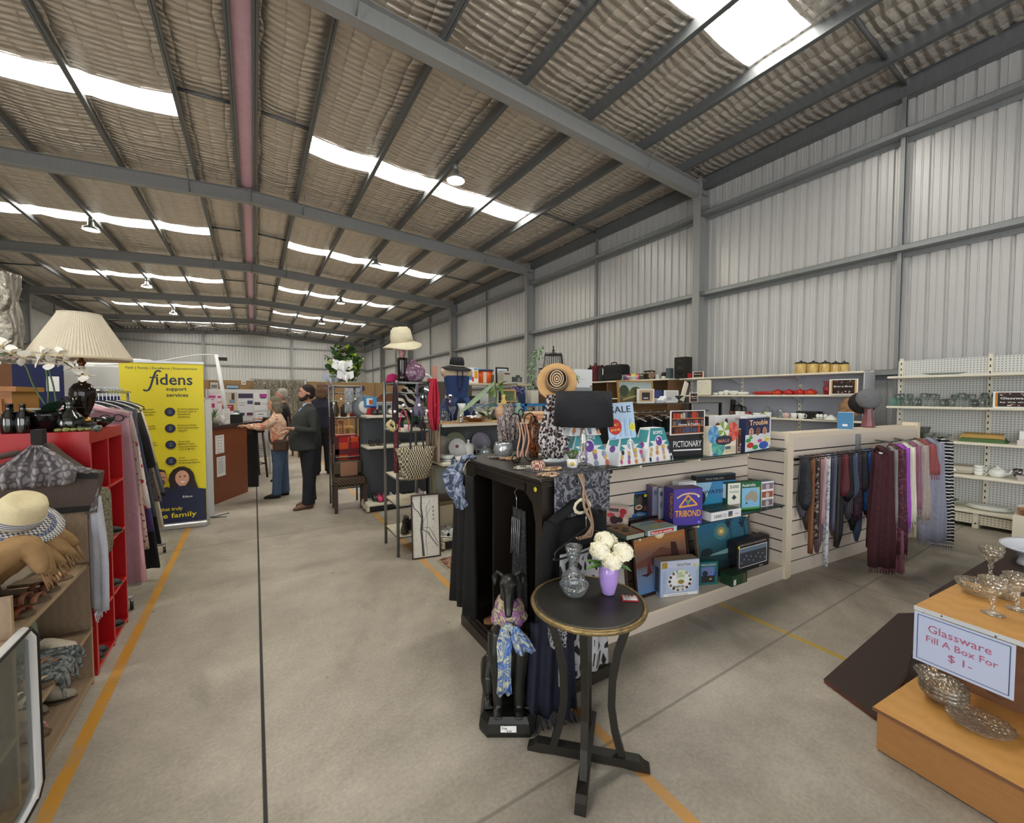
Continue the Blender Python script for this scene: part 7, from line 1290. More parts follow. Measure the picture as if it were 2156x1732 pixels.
# ---------- people ----------
def person(label,loc,rz,H,skin,hair,top,trousers,shoes,arms,hairstyle='short',belly=0,lean=0,long_top=.80,sleeve='long',feet=((.0,.11),(.0,-.11)),extra=None,wide=1,shirt=None,headturn=0):
    """facing +x; arms: (side, shoulder, elbow, wrist)"""
    s=H/1.75;t=thing('person',label,'person',loc,rz);t.scale=(s,s,s);sk=mat(skin,.55,0,'cloth',c2=skin,s=8);w_=wide
    def L(z):return lean*max(0,z-.9)
    b=MB()
    b.limb([(L(.95),0,.95,.11*w_,.15*w_),(L(1.1),0,1.1,.1*w_,.13*w_),(L(1.3),0,1.3,.105*w_,.16*w_),(L(1.42),0,1.42,.07,.15*w_),(L(1.47),0,1.47,.055,.07),(L(1.53)+.01,0,1.53,.05,.052)],sk,16)
    hx_=L(1.62)+.02;ch,sh_=math.cos(headturn),math.sin(headturn)
    def HP(x,y,z):return(hx_+x*ch-y*sh_,x*sh_+y*ch,z)
    b.ball(HP(0,0,1.655),(.098,.078,.105),sk,20,14);b.ball(HP(.035,0,1.60),(.065,.062,.07),sk,16,10);b.ball(HP(.055,0,1.565),(.04,.045,.03),sk)
    b.limb([HP(.085,0,1.655)+(.008,),HP(.1,0,1.635)+(.011,),HP(.108,0,1.618)+(.012,),HP(.09,0,1.61)+(.012,)],sk,8)
    for q in(-1,1):b.ball(HP(-.005,q*.078,1.635),(.018,.01,.028),sk,8,6);b.ball(HP(.075,q*.032,1.668),(.02,.02,.009),sk,8,5)
    b.ball(HP(.085,0,1.588),(.018,.028,.008),sk,8,5);b.ball(HP(.083,0,1.578),(.018,.024,.008),sk,8,5)
    for(fx,fy)in feet:
        q=1 if fy>0 else-1;b.limb([(0,q*.085,.95,.085,.08),(fx*.3,q*.09,.75,.075,.07),(fx*.6,(q*.09+fy)/2,.5,.055,.055),(fx*.8,fy,.3,.05,.05),(fx,fy,.09,.035,.035),(fx+.02,fy,.05,.04,.035)],sk);b.ball((fx+.06,fy,.035),(.12,.04,.035),sk)
    for side,S_,E_,W_ in arms:
        b.limb([S_+(.05,),tuple((V(S_)*.4+V(E_)*.6))+(.042,),E_+(.038,),tuple((V(E_)*.5+V(W_)*.5))+(.034,),W_+(.026,)],sk)
        d=(V(W_)-V(E_)).normalized();up_=V((0,0,1));sd=d.cross(up_).normalized();pc_=V(W_)+d*.045;b.limb([tuple(V(W_))+(.026,.02),tuple(pc_)+(.04,.018),tuple(V(W_)+d*.08)+(.036,.014)],sk)
    b.build('body',t,fuse=.012,smooth_it=4)
    hm_=MB()  # fingers and thumbs as their own fine surface rooted in the palm
    for side,S_,E_,W_ in arms:
        d=(V(W_)-V(E_)).normalized();sd=d.cross(V((0,0,1))).normalized();up_=sd.cross(d)
        for f_,ln in zip((-1.5,-.5,.5,1.5),(.06,.075,.08,.068)):
            p0_=V(W_)+d*.07+sd*f_*.018;p1_=p0_+d*ln*.5-up_*.006;p2_=p1_+d*ln*.35-up_*.025;hm_.tube([p0_,p1_,p2_],[.009,.0085,.006],sk,8)
        p0_=V(W_)+d*.03+sd*.03*side;hm_.tube([p0_,p0_+d*.03+sd*.025*side-up_*.004,p0_+d*.06+sd*.03*side-up_*.012],[.011,.01,.007],sk,8)
    hm_.build('fingers',t)
    fm=MB()
    for q in(-1,1):fm.ball(HP(.09,q*.03,1.655),(.006,.011,.006),wh,8,5);fm.ball(HP(.0945,q*.03,1.655),(.003,.005,.005),K,8,5);fm.tube([HP(.096,q*.018,1.675),HP(.097,q*.032,1.68),HP(.088,q*.046,1.674)],.004,hair,5)
    fm.tube([HP(.1,-.02,1.583),HP(.104,0,1.581),HP(.1,.02,1.583)],.0035,mat('#9a5048',.5),5);fm.build('eyes_and_lips',t)
    h=MB();h.ball(HP(-.02,0,1.685),(.1,.086,.095),hair,20,12)
    if hairstyle=='short':h.ball(HP(-.045,0,1.64),(.07,.08,.08),hair,16,10)
    if hairstyle=='bob':h.ball(HP(-.035,0,1.62),(.1,.1,.11),hair,18,12);[h.limb([HP(-.04,q*.07,1.65)+(.05,),HP(-.05,q*.085,1.55)+(.05,),HP(-.05,q*.07,1.48)+(.03,)],hair)for q in(-1,1)];h.ball(HP(-.06,0,1.53),(.07,.09,.08),hair)
    if hairstyle=='beard':h.ball(HP(-.045,0,1.64),(.07,.082,.085),hair,16,10);h.limb([HP(.0,.068,1.63)+(.022,),HP(.035,.058,1.575)+(.03,),HP(.07,.025,1.555)+(.03,),HP(.07,-.025,1.555)+(.03,),HP(.035,-.058,1.575)+(.03,),HP(.0,-.068,1.63)+(.022,)],hair);h.tube([HP(.1,-.03,1.59),HP(.108,0,1.6),HP(.1,.03,1.59)],.007,hair,6)
    h.build('hair',t,fuse=.01,smooth_it=2)
    if shirt:sb=MB();sb.limb([(L(.98)+.045+belly*.7,0,.93,.1,.1*w_),(L(1.15)+.05+belly,0,1.12,.1,.11*w_),(L(1.3)+.045+belly*.5,0,1.3,.08,.1*w_),(L(1.44)+.03,0,1.43,.05,.06),(L(1.48)+.02,0,1.50,.045,.052)],shirt,16);sb.build('shirt',t);MB().prism([(.09,1.44),(.125,1.4),(.15+belly*.6,1.15),(.14+belly*.6,1.14),(.08,1.42)],-.018,.018,mat('#5a8fc4',.4,0,'stripes',c2='#8fb6dc',s=60,d='Z'),'y').build('necktie',t)
    tb_=MB();tb_.limb([(L(long_top)+belly*.5,0,long_top,.135*w_+belly*.4,.18*w_),(L(1.0)+belly*.6,0,1.0,.135*w_+belly*.6,.175*w_),(L(1.15)+belly*.5,0,1.15,.125*w_+belly*.55,.165*w_),(L(1.3)+belly*.2,0,1.3,.125*w_+belly*.2,.185*w_),(L(1.42),0,1.42,.09,.185*w_),(L(1.475)-.005,0,1.48,.06,.08),(L(1.49)-.01,0,1.505,.05,.056)],top,20)
    for side,S_,E_,W_ in arms:
        E2=V(E_);W2_=V(W_);S2=V(S_)
        if sleeve=='long':tb_.limb([tuple(S2)+(.07,),tuple(S2*.5+E2*.5)+(.066,),tuple(E2)+(.06,),tuple(E2*.5+W2_*.5)+(.05,),tuple(E2*.08+W2_*.92)+(.042,)],top)
        else:tb_.limb([tuple(S2)+(.072,),tuple(S2*.5+E2*.5)+(.066,),tuple(S2*.15+E2*.85)+(.062,)],top)
    tb_.build('top_garment',t,fuse=.013,smooth_it=3)
    tr2=MB();tr2.limb([(L(1.0)+belly*.4,0,1.0,.125*w_+belly*.4,.165*w_),(L(.9)+belly*.2,0,.9,.13*w_+belly*.2,.172*w_),(0,0,.8,.12,.165)],trousers,16)
    for(fx,fy)in feet:q=1 if fy>0 else-1;tr2.limb([(0,q*.085,.9,.105*w_,.1*w_),(fx*.35,(q*.09+fy)/2,.65,.085*w_,.085*w_),(fx*.65,fy,.42,.075*w_,.075*w_),(fx*.9,fy,.2,.07*w_,.066*w_),(fx,fy,.06,.074*w_,.066*w_)],trousers)
    tr2.build('trousers',t,fuse=.013,smooth_it=3)
    for(fx,fy)in feet:m2=MB();m2.loft([[(fx+x,fy+w2*math.cos(2*PI*j/12)*1,max(.001,zc+hh*math.sin(2*PI*j/12)))for j in range(12)]for x,w2,zc,hh in((-.06,.03,.04,.035),(-.03,.04,.05,.05),(.04,.045,.045,.045),(.1,.046,.035,.036),(.16,.035,.026,.026),(.2,.012,.016,.014))],shoes);m2.build('shoe',t)
    if extra:extra(t)
    return t
jk=mat('#3a3d3c',.85,0,'cloth',c2='#2f3231',s=12);nvt=mat('#15171f',.85,0,'cloth',c2='#1c1f2a',s=14);jns=mat('#4f6580',.85,0,'cloth',c2='#3f546e',s=10)
person('bearded man in dark grey jacket standing in the aisle, hand at his chest',(.67,6.72,0),R(192),1.77,'#c49078',mat('#2a1f1b',.8,0,'cloth',c2='#1d1512',s=40),jk,nvt,mat('#6a4a38',.5),[(1,(.02,.2,1.4),(.02,.29,1.12),(.27,.2,1.16)),(-1,(.02,-.2,1.4),(.0,-.28,1.12),(.24,-.12,1.1))],'beard',belly=.09,wide=1.2,long_top=.84,feet=((.06,.12),(-.04,-.1)),shirt=mat('#a9cbe0',.6))
def wbag(t):
    MB().tube([(-.02,-.1,1.46),(.14,.0,1.25),(.13,.12,1.0),(-.02,.24,.95),(-.15,.1,1.15),(-.12,-.08,1.4)],.016,mat('#3a2a20',.7),6).build('bag_strap',t);MB().box((-.05,.23,.93),(.24,.1,.2),mat('#4a3426',.7),bev=.03).build('shoulder_bag',t)
tie=mat('#d89a7c',.8,0,'swirl',c2='#e8d9c2',c3='#c9745a',s=5)
person('woman in orange tie dye top and jeans reaching over the counter',(.34,7.6,0),R(168),1.6,'#d8a58c',mat('#8a7f70',.9,0,'cloth',c2='#6d6456',s=30),tie,jns,mat('#141414',.5),[(1,(.03,.17,1.38),(.25,.18,1.24),(.48,.12,1.27)),(-1,(.03,-.17,1.38),(.25,-.2,1.24),(.47,-.08,1.26))],'bob',lean=.08,wide=1.08,long_top=.86,feet=((.05,.09),(-.05,-.1)),extra=wbag,headturn=.1)
person('older grey haired man in black top behind the woman at the counter',(.47,9.15,0),R(185),1.75,'#cf9a86',mat('#b9b5ae',.9,0,'cloth',c2='#9a968e',s=40),mat('#1a1b1e',.85),mat('#38465c',.85),mat('#141414',.5),[(1,(.02,.19,1.4),(.1,.24,1.15),(.38,.15,1.2)),(-1,(.02,-.19,1.4),(.05,-.25,1.12),(.3,-.2,1.12))],'short',wide=1.05,feet=((.05,.1),(-.02,-.1)))
person('tall man in navy polo shirt seen from behind in the aisle',(1.18,9.3,0),R(78),1.88,'#c69380',mat('#7a5f4c',.9,0,'cloth',c2='#634b3b',s=40),mat('#22243a',.8,0,'cloth',c2='#1b1d30',s=20),mat('#15161c',.85),mat('#17171a',.6),[(1,(.0,.2,1.4),(.03,.27,1.12),(.12,.26,.9)),(-1,(.0,-.2,1.4),(.08,-.27,1.14),(.26,-.25,1.0))],'bob',wide=1.1,sleeve='short',long_top=.9,feet=((-.02,.1),(.06,-.1)))
# back partition of brown board
PY=15.0;brd=mat('#b09067',.7,0,'wood',c2='#a3845c',sc=(1,1,1))
for k,(x0,x1)in enumerate(((-3.2,-.9),(-.9,1.4),(1.45,3.6),(3.6,5.9))):
    one('board_partition',['leftmost','second','third','rightmost'][k]+' brown board panel of the long partition before the back wall','partition',MB().bb((x0+.01,PY,0),(x1-.01,PY+.04,2.1),brd).bb((x0+.01,PY-.03,0),(x0+.07,PY,2.1),mat('#9a7a52',.7)))
def fpic(name,label,u0,v0,u1,v1,Y,fr,bg,marks=(),cat='picture'):
    a,b=at(u0,v1,y=Y),at(u1,v0,y=Y);w_,h=b.x-a.x,b.z-a.z;t=thing(name,label,cat,(a.x,Y-.012,a.z));e=min(w_,h)*.09
    mb=MB();[mb.bb(p_,q_,c(fr))for p_,q_ in(((0,-.015,0),(w_,.01,e)),((0,-.015,h-e),(w_,.01,h)),((0,-.015,e),(e,.01,h-e)),((w_-e,-.015,e),(w_,.01,h-e)))];mb.build('frame',t)
    mb=MB();mb.bb((e,-.006,e),(w_-e,.006,h-e),c(bg));P=Pr(mb,(0,-.006,0),(1,0,0),(0,0,1));[P.rect(w_*x,h*y,w_*ww,h*hh,c(q))for x,y,ww,hh,q in marks];mb.build('picture',t);return t
fpic('framed_picture','framed grey landscape picture on the brown partition above the notice board',441,803,461,820,PY,'#6a4a34','#d8d4c8',((.2,.2,.6,.4,'#7a8084'),));fpic('framed_picture','wide framed blue mountain picture on the brown partition',476,810,503,822,PY,'#5a4434','#a9c4d8',((.1,.1,.8,.35,'#3a5a70'),));fpic('framed_picture','small white notice with two dark marks on the partition',508,801,518,810,PY,'#e0dccf','#efece4',((.25,.3,.15,.4,'#6a4a40'),(.6,.3,.15,.4,'#6a4a40')))
fpic('framed_picture','yellow sign with a red ring hung before the patterned curtain',554,800,570,811,PY-.15,'#d8b820','#e6c82a',((.35,.2,.3,.6,'#b04040'),(.43,.35,.14,.3,'#ffffff')));fpic('framed_picture','red notice over a white card on the partition above the wooden chairs',611,811,622,824,PY,'#b0a080','#c02c34',((0,0,1,.35,'#ece8e0'),));fpic('framed_picture','purple poster on the partition right of the tall man',673,810,705,820,PY,'#8a7a60','#5a2a6a',((.1,.3,.8,.3,'#8a5a9a'),));fpic('framed_picture','long purple banner on the partition above the wicker chair',732,812,768,822,PY,'#7a6a50','#4a2a58')
mb=MB();cu=mat('#b9b2a0',.85,0,'swirl',c2='#4a4a44',s=5);drape(mb,(-.0,PY-.25,2.12),(1.35,PY-.25,2.12),.9,.05,9,cu,.02,n=80);one('patterned_curtain','grey and cream patterned curtain hanging on the partition','curtain',mb)
one('curtain_rod','thin rod carrying the patterned curtain','curtain rod',MB().tube([(-.1,PY-.25,2.14),(1.45,PY-.25,2.14)],.012,galv,6).tube([(0,PY-.25,2.14),(0,PY,2.14)],.01,galv,6).tube([(1.4,PY-.25,2.14),(1.4,PY,2.14)],.01,galv,6))
# wooden chairs and furniture in the far aisle
lw=mat('#b98f58',.5)
def chair_far(label,loc,rz,m_,name='wooden_chair'):
    t=thing(name,label,'chair',loc,rz);MB().bb((-.2,-.2,.43),(.2,.2,.46),m_).build('seat',t)
    for x in(-.18,.18):
        for y in(-.18,.18):MB().bb((x-.02,y-.02,0),(x+.02,y+.02,.43 if y<0 else 1.0),m_).build('leg',t)
    mb=MB();mb.bb((-.2,.17,.92),(.2,.19,1.0),m_);mb.bb((-.2,.17,.6),(.2,.19,.64),m_);[mb.bb((x-.01,.17,.64),(x+.01,.19,.92),m_)for x in(-.12,-.04,.04,.12)];mb.build('backrest',t);return t
one('pine_table','pale pine table in the far aisle behind the men','table',MB().bb((-.7,-.35,.70),(.7,.35,.74),lw).bb((-.65,-.3,0),(-.59,-.24,.7),lw).bb((.59,-.3,0),(.65,-.24,.7),lw).bb((-.65,.24,0),(-.59,.3,.7),lw).bb((.59,.24,0),(.65,.3,.7),lw),(1.75,12.9,0))
c0=chair_far('light wooden slat back chair standing on the pine table, left',(1.5,12.9,.74),0,lw);c1=dup(c0,(2.15,12.9,.74),label='light wooden slat back chair standing on the pine table, right')
chair_far('dark wooden chair left of the pine table',(.75,12.4,0),R(200),mat('#6a3f24',.5));chair_far('reddish wooden chair behind the tall man',(1.75,11.4,0),R(170),mat('#7a4226',.5))
one('tall_dresser','carved brown dresser right of the pine table','dresser',MB().bb((0,0,0),(1.1,.5,1.5),mat('#7a5234',.5)).prism([(0,1.5),(.2,1.68),(.55,1.76),(.9,1.68),(1.1,1.5)],0,.06,mat('#6a4228',.5),'y').bb((.08,-.01,.9),(1.02,0,1.4),mat('#c9b18c',.6)),(3.0,12.5,0))
# ================= TOWERS, GONDOLAS AND THE CROWDED MIDDLE =================
tube_m=mat('#8b8e90',.28,.85);wsh=mat('#ddd3bd',.5)
def tower(name,label,x0,x1,y0,y1,H,levels,front=1):
    t=thing(name,label,'rack',(x0,y0,0));W,D=x1-x0,y1-y0
    for x,y in((0,0),(W,0),(0,D),(W,D)):MB().tube([(x,y,0),(x,y,H-.02),(x,y,H)],[.016,.016,.010],tube_m,10).build('post',t)
    for z in(H-.03,H-.13):
        mb=MB();mb.tube([(0,0,z),(W,0,z),(W,D,z),(0,D,z)],.009,tube_m,8,closed=True);mb.build('top_rail',t)
    for z in levels:mb=MB();mb.bb((0,0,z-.012),(W,D,z),wsh);mb.tube([(0,0,z-.012),(W,0,z-.012),(W,D,z-.012),(0,D,z-.012)],.009,tube_m,8,closed=True);mb.build('shelf',t)
    return t
TX0,TX1,TY0,TY1=1.205,1.555,4.10,4.56
tower('metal_etagere','tall grey tubular metal shelf tower nearest the aisle hung with bags',TX0,TX1,TY0,TY1,1.78,(.20,.52,.79,1.27))
tower('metal_etagere','tall tubular metal shelf tower behind the wicker chair topped by a leafy wreath',.955,1.335,6.32,6.72,1.79,(.3,.75,1.32))
def knobs(label,a,b,z,n,loc=(0,0,0)):
    t=thing('knob_rail',label,'hook rail',(0,0,0));a,b=V(a),V(b);MB().tube([a,b],.006,mat('#b5a98a',.4,.3),6).build('bar',t)
    for k in range(n):
        p=a.lerp(b,(k+.5)/n)+V((0,-.035,.03*(1 if k%2 else-1)));MB().tube([a.lerp(b,(k+.5)/n),p],.004,tube_m,6).ball(p,.017,mat('#f4f4f2',.2)).build('knob',t)
knobs('hook rail with white knobs across the nearer metal tower',(1.13,4.08,1.5),(1.62,4.08,1.5),0,6);knobs('hook rail with white knobs across the farther metal tower',(.9,6.28,1.55),(1.38,6.28,1.55),0,5)
# on and around the near tower
ZT=1.752
one('tower_top_board','thin glass board on top of the nearer metal tower','board',MB().bb((0,0,0),(TX1-TX0,TY1-TY0,.006),gl),(TX0,TY0,ZT+.009));ZT=ZT+.0155
pg=mat('#6d4560',.08,0,'swirl',c2='#8d6a80',c3='#c9b3c0',s=16)
p=at(871,800,y=4.28);one('round_purple_bottle','round speckled purple glass bottle on top of the nearer metal tower','bottle',MB().lathe((0,0,0),[(.05,0),(.1,.02),(.135,.08),(.13,.14),(.09,.19),(.035,.215),(.03,.225),(.038,.245),(.03,.245)],pg,32,sy=.7),(p.x,4.3,ZT))
p=at(847,800,y=4.28);hn=thing('display_hand_stand','tall dark glazed vase with a marbled rose head form on the metal tower','hat stand',(p.x,4.28,ZT));MB().lathe((0,0,0),[(.07,0),(.05,.06),(.055,.22),(.058,.25)],mat('#120d0c',.1,0,'stripes',c2='#3a2a26',s=8),24).build('dark_base',hn);MB().lathe((0,0,.25),[(.025,0),(.03,.03),(.045,.08),(.055,.13),(.05,.19),(.02,.22)],mat('#7a3a3a',.3,0,'swirl',c2='#d8b0b0',s=14),20).build('head_form',hn)
cwh=mat('#e2dbc0',.9,0,'cloth',c2='#d6cdae',s=30);hw=thing('canvas_sun_hat','cream wide brimmed canvas hat on the marbled head form','hat',(p.x,4.28,ZT+.42));hw.rotation_euler=(R(8),R(-10),0)
MB().lathe((0,0,0),[(.115,.0),(.112,.05),(.1,.12),(.07,.15),(.001,.155)],cwh,32).build('crown',hw);n=40;mb=MB();mb.add([((.112+.085*k)*math.cos(2*PI*j/n),(.112+.085*k)*math.sin(2*PI*j/n),(-.0-.05*k*k)+.02*k*math.sin(4*PI*j/n+1)-.012*q)for q in(0,1)for k in(0,1)for j in range(n)],[(j,(j+1)%n,n+(j+1)%n,n+j)for j in range(n)]+[(2*n+j,3*n+j,3*n+(j+1)%n,2*n+(j+1)%n)for j in range(n)]+[(n+j,n+(j+1)%n,3*n+(j+1)%n,3*n+j)for j in range(n)],cwh,True);mb.build('brim',hw)
mb=MB();drape(mb,(1.15,4.05,1.75),(1.2,4.05,1.75),1.3,.01,1,mat('#2a1722',.8),.02,taper=[.6,1,1.2,.6]);one('dark_beret_scarf','dark plum scarf tied to the left post of the nearer tower','scarf',mb)
one('magenta_disc_hat','magenta felt hat behind the dark vase on the metal tower','hat',MB().lathe((0,0,0),[(.07,0),(.07,.02),(.055,.08),(.001,.1)],mat('#a8155a',.8),20),(1.27,4.47,ZT))
rdm=mat('#b0203a',.85,0,'cloth',c2='#c43048',s=30);mb=MB();drape(mb,(1.52,4.03,1.80),(1.62,4.03,1.80),1.27,.03,3,rdm,.03,taper=[.5,1.0,1.25,1.1,.45]);mb.bb((1.53,4.03,1.77),(1.6,4.12,1.80),rdm);one('red_scarf','crimson crinkled scarf hanging from the right top corner of the nearer tower','scarf',mb)
zst=mat('#141014',.8,0,'stripes',c2='#e2d6c4',s=7,d='DIAGONAL',p=.6);mb=MB();drape(mb,(1.29,4.2,1.72),(1.42,4.2,1.72),1.42,.02,2,zst,.02,taper=[.7,1.6,2.2,1.9]);one('striped_shawl','black and cream diagonal striped shawl in the nearer tower','shawl',mb)
mb=MB();mb.tube([(1.40,4.06,1.75),(1.405,4.06,1.6)],.012,mat('#5a5668',.7),8);mb.lathe((1.41,4.06,1.42),[(.075,0),(.07,.04),(.035,.12),(.018,.2)],mat('#6f6a80',.8,0,'cloth',c2='#5c5770',s=30),20,sy=.5);one('grey_pendant_bag','lavender grey teardrop bag hanging in the nearer tower','bag',mb)
mb=MB();drape(mb,(1.24,4.3,1.66),(1.3,4.3,1.66),1.5,.015,1,mat('#d8622e',.7),.02,taper=[1,1.2,1.5]);one('orange_scarf','orange scarf behind the striped shawl','scarf',mb)
mb=MB();drape(mb,(1.42,4.5,1.75),(1.56,4.5,1.75),1.3,.02,2,mat('#1c4a34',.8,0,'stripes',c2='#12120f',s=3,d='Z'),.02);one('green_banded_wrap','green and black wrap behind the red scarf in the nearer tower','wrap',mb)
def beads(name,label,pts,r,m,cat='necklace'):
    mb=MB()
    for a,b in zip(pts,pts[1:]):
        a,b=V(a),V(b);n=max(1,int((b-a).length/(r*1.9)));[mb.ball(a.lerp(b,i/n),r,m,6,4)for i in range(n)]
    return one(name,label,cat,mb)
mb=MB();drape(mb,(1.165,4.07,1.47),(1.205,4.07,1.47),.86,.008,1,mat('#4a1620',.7,0,'spots',c2='#7a3a40',s=60),.02);one('maroon_beaded_belt','long maroon beaded sash hanging down the left side of the nearer tower','sash',mb)
beads('pink_necklace','hot pink looped necklace hanging on the nearer tower',[(1.24,4.05,1.47),(1.21,4.05,1.35),(1.22,4.05,1.27)],.010,mat('#d83a6a',.5));beads('pink_necklace','coral pink looped necklace beside the hot pink one',[(1.28,4.05,1.47),(1.31,4.05,1.35),(1.3,4.05,1.27)],.010,mat('#c84a62',.5));beads('black_bead_strand','black and garnet bead strand at the right of the nearer tower',[(1.44,4.05,1.47),(1.46,4.05,1.38),(1.43,4.05,1.3),(1.47,4.05,1.28),(1.46,4.05,1.4)],.012,mat('#2a1016',.3))
one('gold_brooch_scarf','mustard and cream knotted scarf left of the nearer tower','scarf',MB().tube([(1.14,4.06,1.38),(1.1,4.05,1.34),(1.15,4.05,1.29),(1.18,4.05,1.33),(1.14,4.06,1.37)],.02,mat('#b0964a',.7,0,'swirl',c2='#e0d3b0',s=20),8))
one('succulent_pot','tiny white succulent pot on a block in the nearer tower','plant',MB().lathe((0,0,0),[(.03,0),(.035,.06),(.001,.055)],wh,16).ball((0,0,.08),(.04,.04,.03),leafm,10,6),(1.34,4.2,1.2705))
twt=thing('woven_tote','large black and cream woven straw tote hanging on the nearer tower','bag',(1.375,4.06,.78));wv_=mat('#cbbf9f',.8,0,'weave',c2='#2a2620',s=85)
mb=MB();mb.loft([[(w_*math.cos(2*PI*j/24),d*math.sin(2*PI*j/24)-.03,z+(.02*abs(math.cos(2*PI*j/24))if z>.3 else 0)*-1)for j in range(24)]for z,w_,d in((0,.10,.02),(.03,.135,.045),(.15,.17,.055),(.3,.20,.045),(.345,.215,.03))],wv_);mb.build('basket_body',twt)
for s_ in(-1,1):MB().tube([(s_*.07,-.06,.3),(s_*.06,-.05,.45),(s_*.035,-.04,.64),(s_*.035,-.01,.72)],.01,mat('#1c1a2a',.7),6).build('strap',twt)
for k,(y,z,cl,kd,lb)in enumerate(((4.25,.2005,'#1c1a18','heel','black peep toe heel on the bottom shelf of the nearer tower'),(4.38,.2005,'#241f1b','heel','second black heel on the bottom shelf of the nearer tower'),(4.3,.2005,'#15130f','flat','black flat shoe at the front of the nearer tower bottom shelf'))):shoe(kd,cl,lb,(1.32+.07*k,y,z),R(-110+15*k))
shoe('sandal','#7a6a58','taupe sandal on the middle shelf of the nearer tower',(1.3,4.3,.7905),R(-100))
tp=thing('tree_scroll_picture','white ink picture of a bare tree with calligraphy leaning on the tower','picture',(1.30,3.955,0));tp.rotation_euler=(R(-7),0,R(-11));tw,th_=.285,.63
mb=MB();[mb.bb(a,b,c('#3a2620'))for a,b in(((0,-.012,0),(tw,.01,.012)),((0,-.012,th_-.012),(tw,.01,th_)),((0,-.012,.012),(.012,.01,th_-.012)),((tw-.012,-.012,.012),(tw,.01,th_-.012)))];mb.build('frame',tp)
mb=MB();mb.bb((.012,-.004,.012),(tw-.012,.005,th_-.012),c('#e9e8e0'));P=Pr(mb,(0,-.004,0),(1,0,0),(0,0,1));gk=c('#4a4b4c')
P.poly([(.10,.02),(.125,.02),(.115,.15),(.105,.28),(.112,.28),(.118,.40),(.105,.5),(.108,.615),(.095,.615),(.09,.5),(.098,.4),(.085,.28),(.095,.15)],gk);P.line([(.1,.4),(.07,.46),(.03,.5),(.015,.56)],.008,gk).line([(.11,.28),(.16,.25),(.21,.17),(.26,.1)],.007,gk).line([(.11,.3),(.17,.3),(.2,.26),(.26,.13)],.004,gk).line([(.15,.02),(.14,.2),(.16,.35),(.15,.5),(.19,.57)],.003,gk).line([(.115,.35),(.15,.42),(.2,.5)],.003,gk)
random.seed(6);[P.disc(random.uniform(.02,.27),random.uniform(.1,.58),.003,gk,n=6)for _ in range(70)];[P.line([(.205,y),(.225,y+.004)],.003,K).line([(.208,y-.012),(.222,y+.014)],.003,K).line([(.224,y-.012),(.21,y+.01)],.003,K)for y in(.5,.46,.42,.38)];P.disc(.03,.1,.007,ydot);mb.build('artwork',tp)
# far tower, wreath, chair
wr=thing('leafy_wreath','green leafy wreath around white elephant ornaments on the farther tower','wreath',(1.13,6.5,1.80));random.seed(17);lgm=mat('#3f6a34',.5,0,'cloth',c2='#2f5428',s=20);lgy=mat('#a8c83a',.5);mb=MB();mb.tube([(.16*math.cos(a)+.03,0,.27+.22*math.sin(a))for a in[i*PI/10 for i in range(20)]],.02,mat('#5a4a30',.8),8,closed=True)
for k in range(330):a=random.choice([random.random()*2*PI,random.uniform(-1.4,2.4)]);r_=random.uniform(.09,.29);b0=V((r_*math.cos(a)*.9,random.uniform(-.06,.06),max(.04,.27+r_*math.sin(a))));leaf(mb,b0,b0+V((random.uniform(-.07,.07),random.uniform(-.06,.03),random.uniform(-.035,.08))),.034,lgm if random.random()>.2 else lgy,.2,3)
mb.build('foliage',wr);el=MB();[(el.ball((x,y,z),(.07*q,.05*q,.075*q),m_),el.limb([(x,y-.04*q,z+.02*q,.03*q),(x-.01,y-.08*q,z-.05*q,.022*q),(x+.01,y-.09*q,z-.11*q,.014*q)],m_,8),[el.prism([(x+s*.03*q,z+.06*q),(x+s*.12*q,z+.09*q),(x+s*.13*q,z-.02*q),(x+s*.07*q,z-.06*q)],y-.005,y+.005,m_,'y')for s in(-1,1)])for x,y,z,q,m_ in((-.03,-.08,.26,1.1,wh),(.0,-.12,.115,.9,wh),(-.19,-.03,.08,.85,c('#a9b0bc')))];el.build('elephants',wr)
one('tower_top_board','thin board on top of the farther metal tower','board',MB().bb((0,0,0),(.38,.4,.006),wsh),(.955,6.32,1.77))
gh=thing('grey_fedora','grey hat with white crown hanging from a knob of the farther tower','hat',(1.36,6.20,1.46));d_=(-.35,-.9,.1);MB().lathe((0,0,0),[(.1,0),(.175,-.015),(.18,-.01),(.1,.01)],mat('#7e858c',.85,0,'cloth',c2='#6d747c',s=40),32,ax=d_).build('brim',gh);MB().lathe((0,0,0),[(.1,.0),(.095,.05),(.06,.08),(.001,.07)],mat('#e6e6e4',.85),28,ax=d_,sx=.85).build('crown',gh)
wc=thing('wicker_chair','dark wooden chair with woven banana leaf seat beside the aisle','chair',(.91,6.06,0),R(-4));wk=mat('#6f5640',.7,0,'wicker',c2='#251a12');wl=mat('#3c241a',.5)
MB().bb((0,0,.36),(.43,.42,.49),wk,bev=.03).build('seat',wc);[MB().bb((x,y,0),(x+.045,y+.045,.38 if y<.1 else.98),wl).build('leg',wc)for x in(.0,.385)for y in(.0,.37)];MB().bb((.03,.38,.55),(.40,.41,.98),wk).build('backrest',wc)
pl_=mat('#b3242c',.85,0,'weave',c2='#d8562e',s=7);mb=MB();mb.bb((.94,6.33,.62),(1.31,6.37,1.03),pl_,bev=.02);mb.bb((.97,6.325,.62),(1.02,6.33,1.03),c('#5a1018'));mb.bb((.94,6.325,.78),(1.31,6.33,.86),c('#6a1420'));mb.bb((1.16,6.322,.62),(1.18,6.33,1.03),c('#6a1420'));mb.bb((.97,6.32,.63),(1.0,6.325,.66),wh);one('plaid_throw','folded red and orange checked throw on the back of the wicker chair','throw',mb)
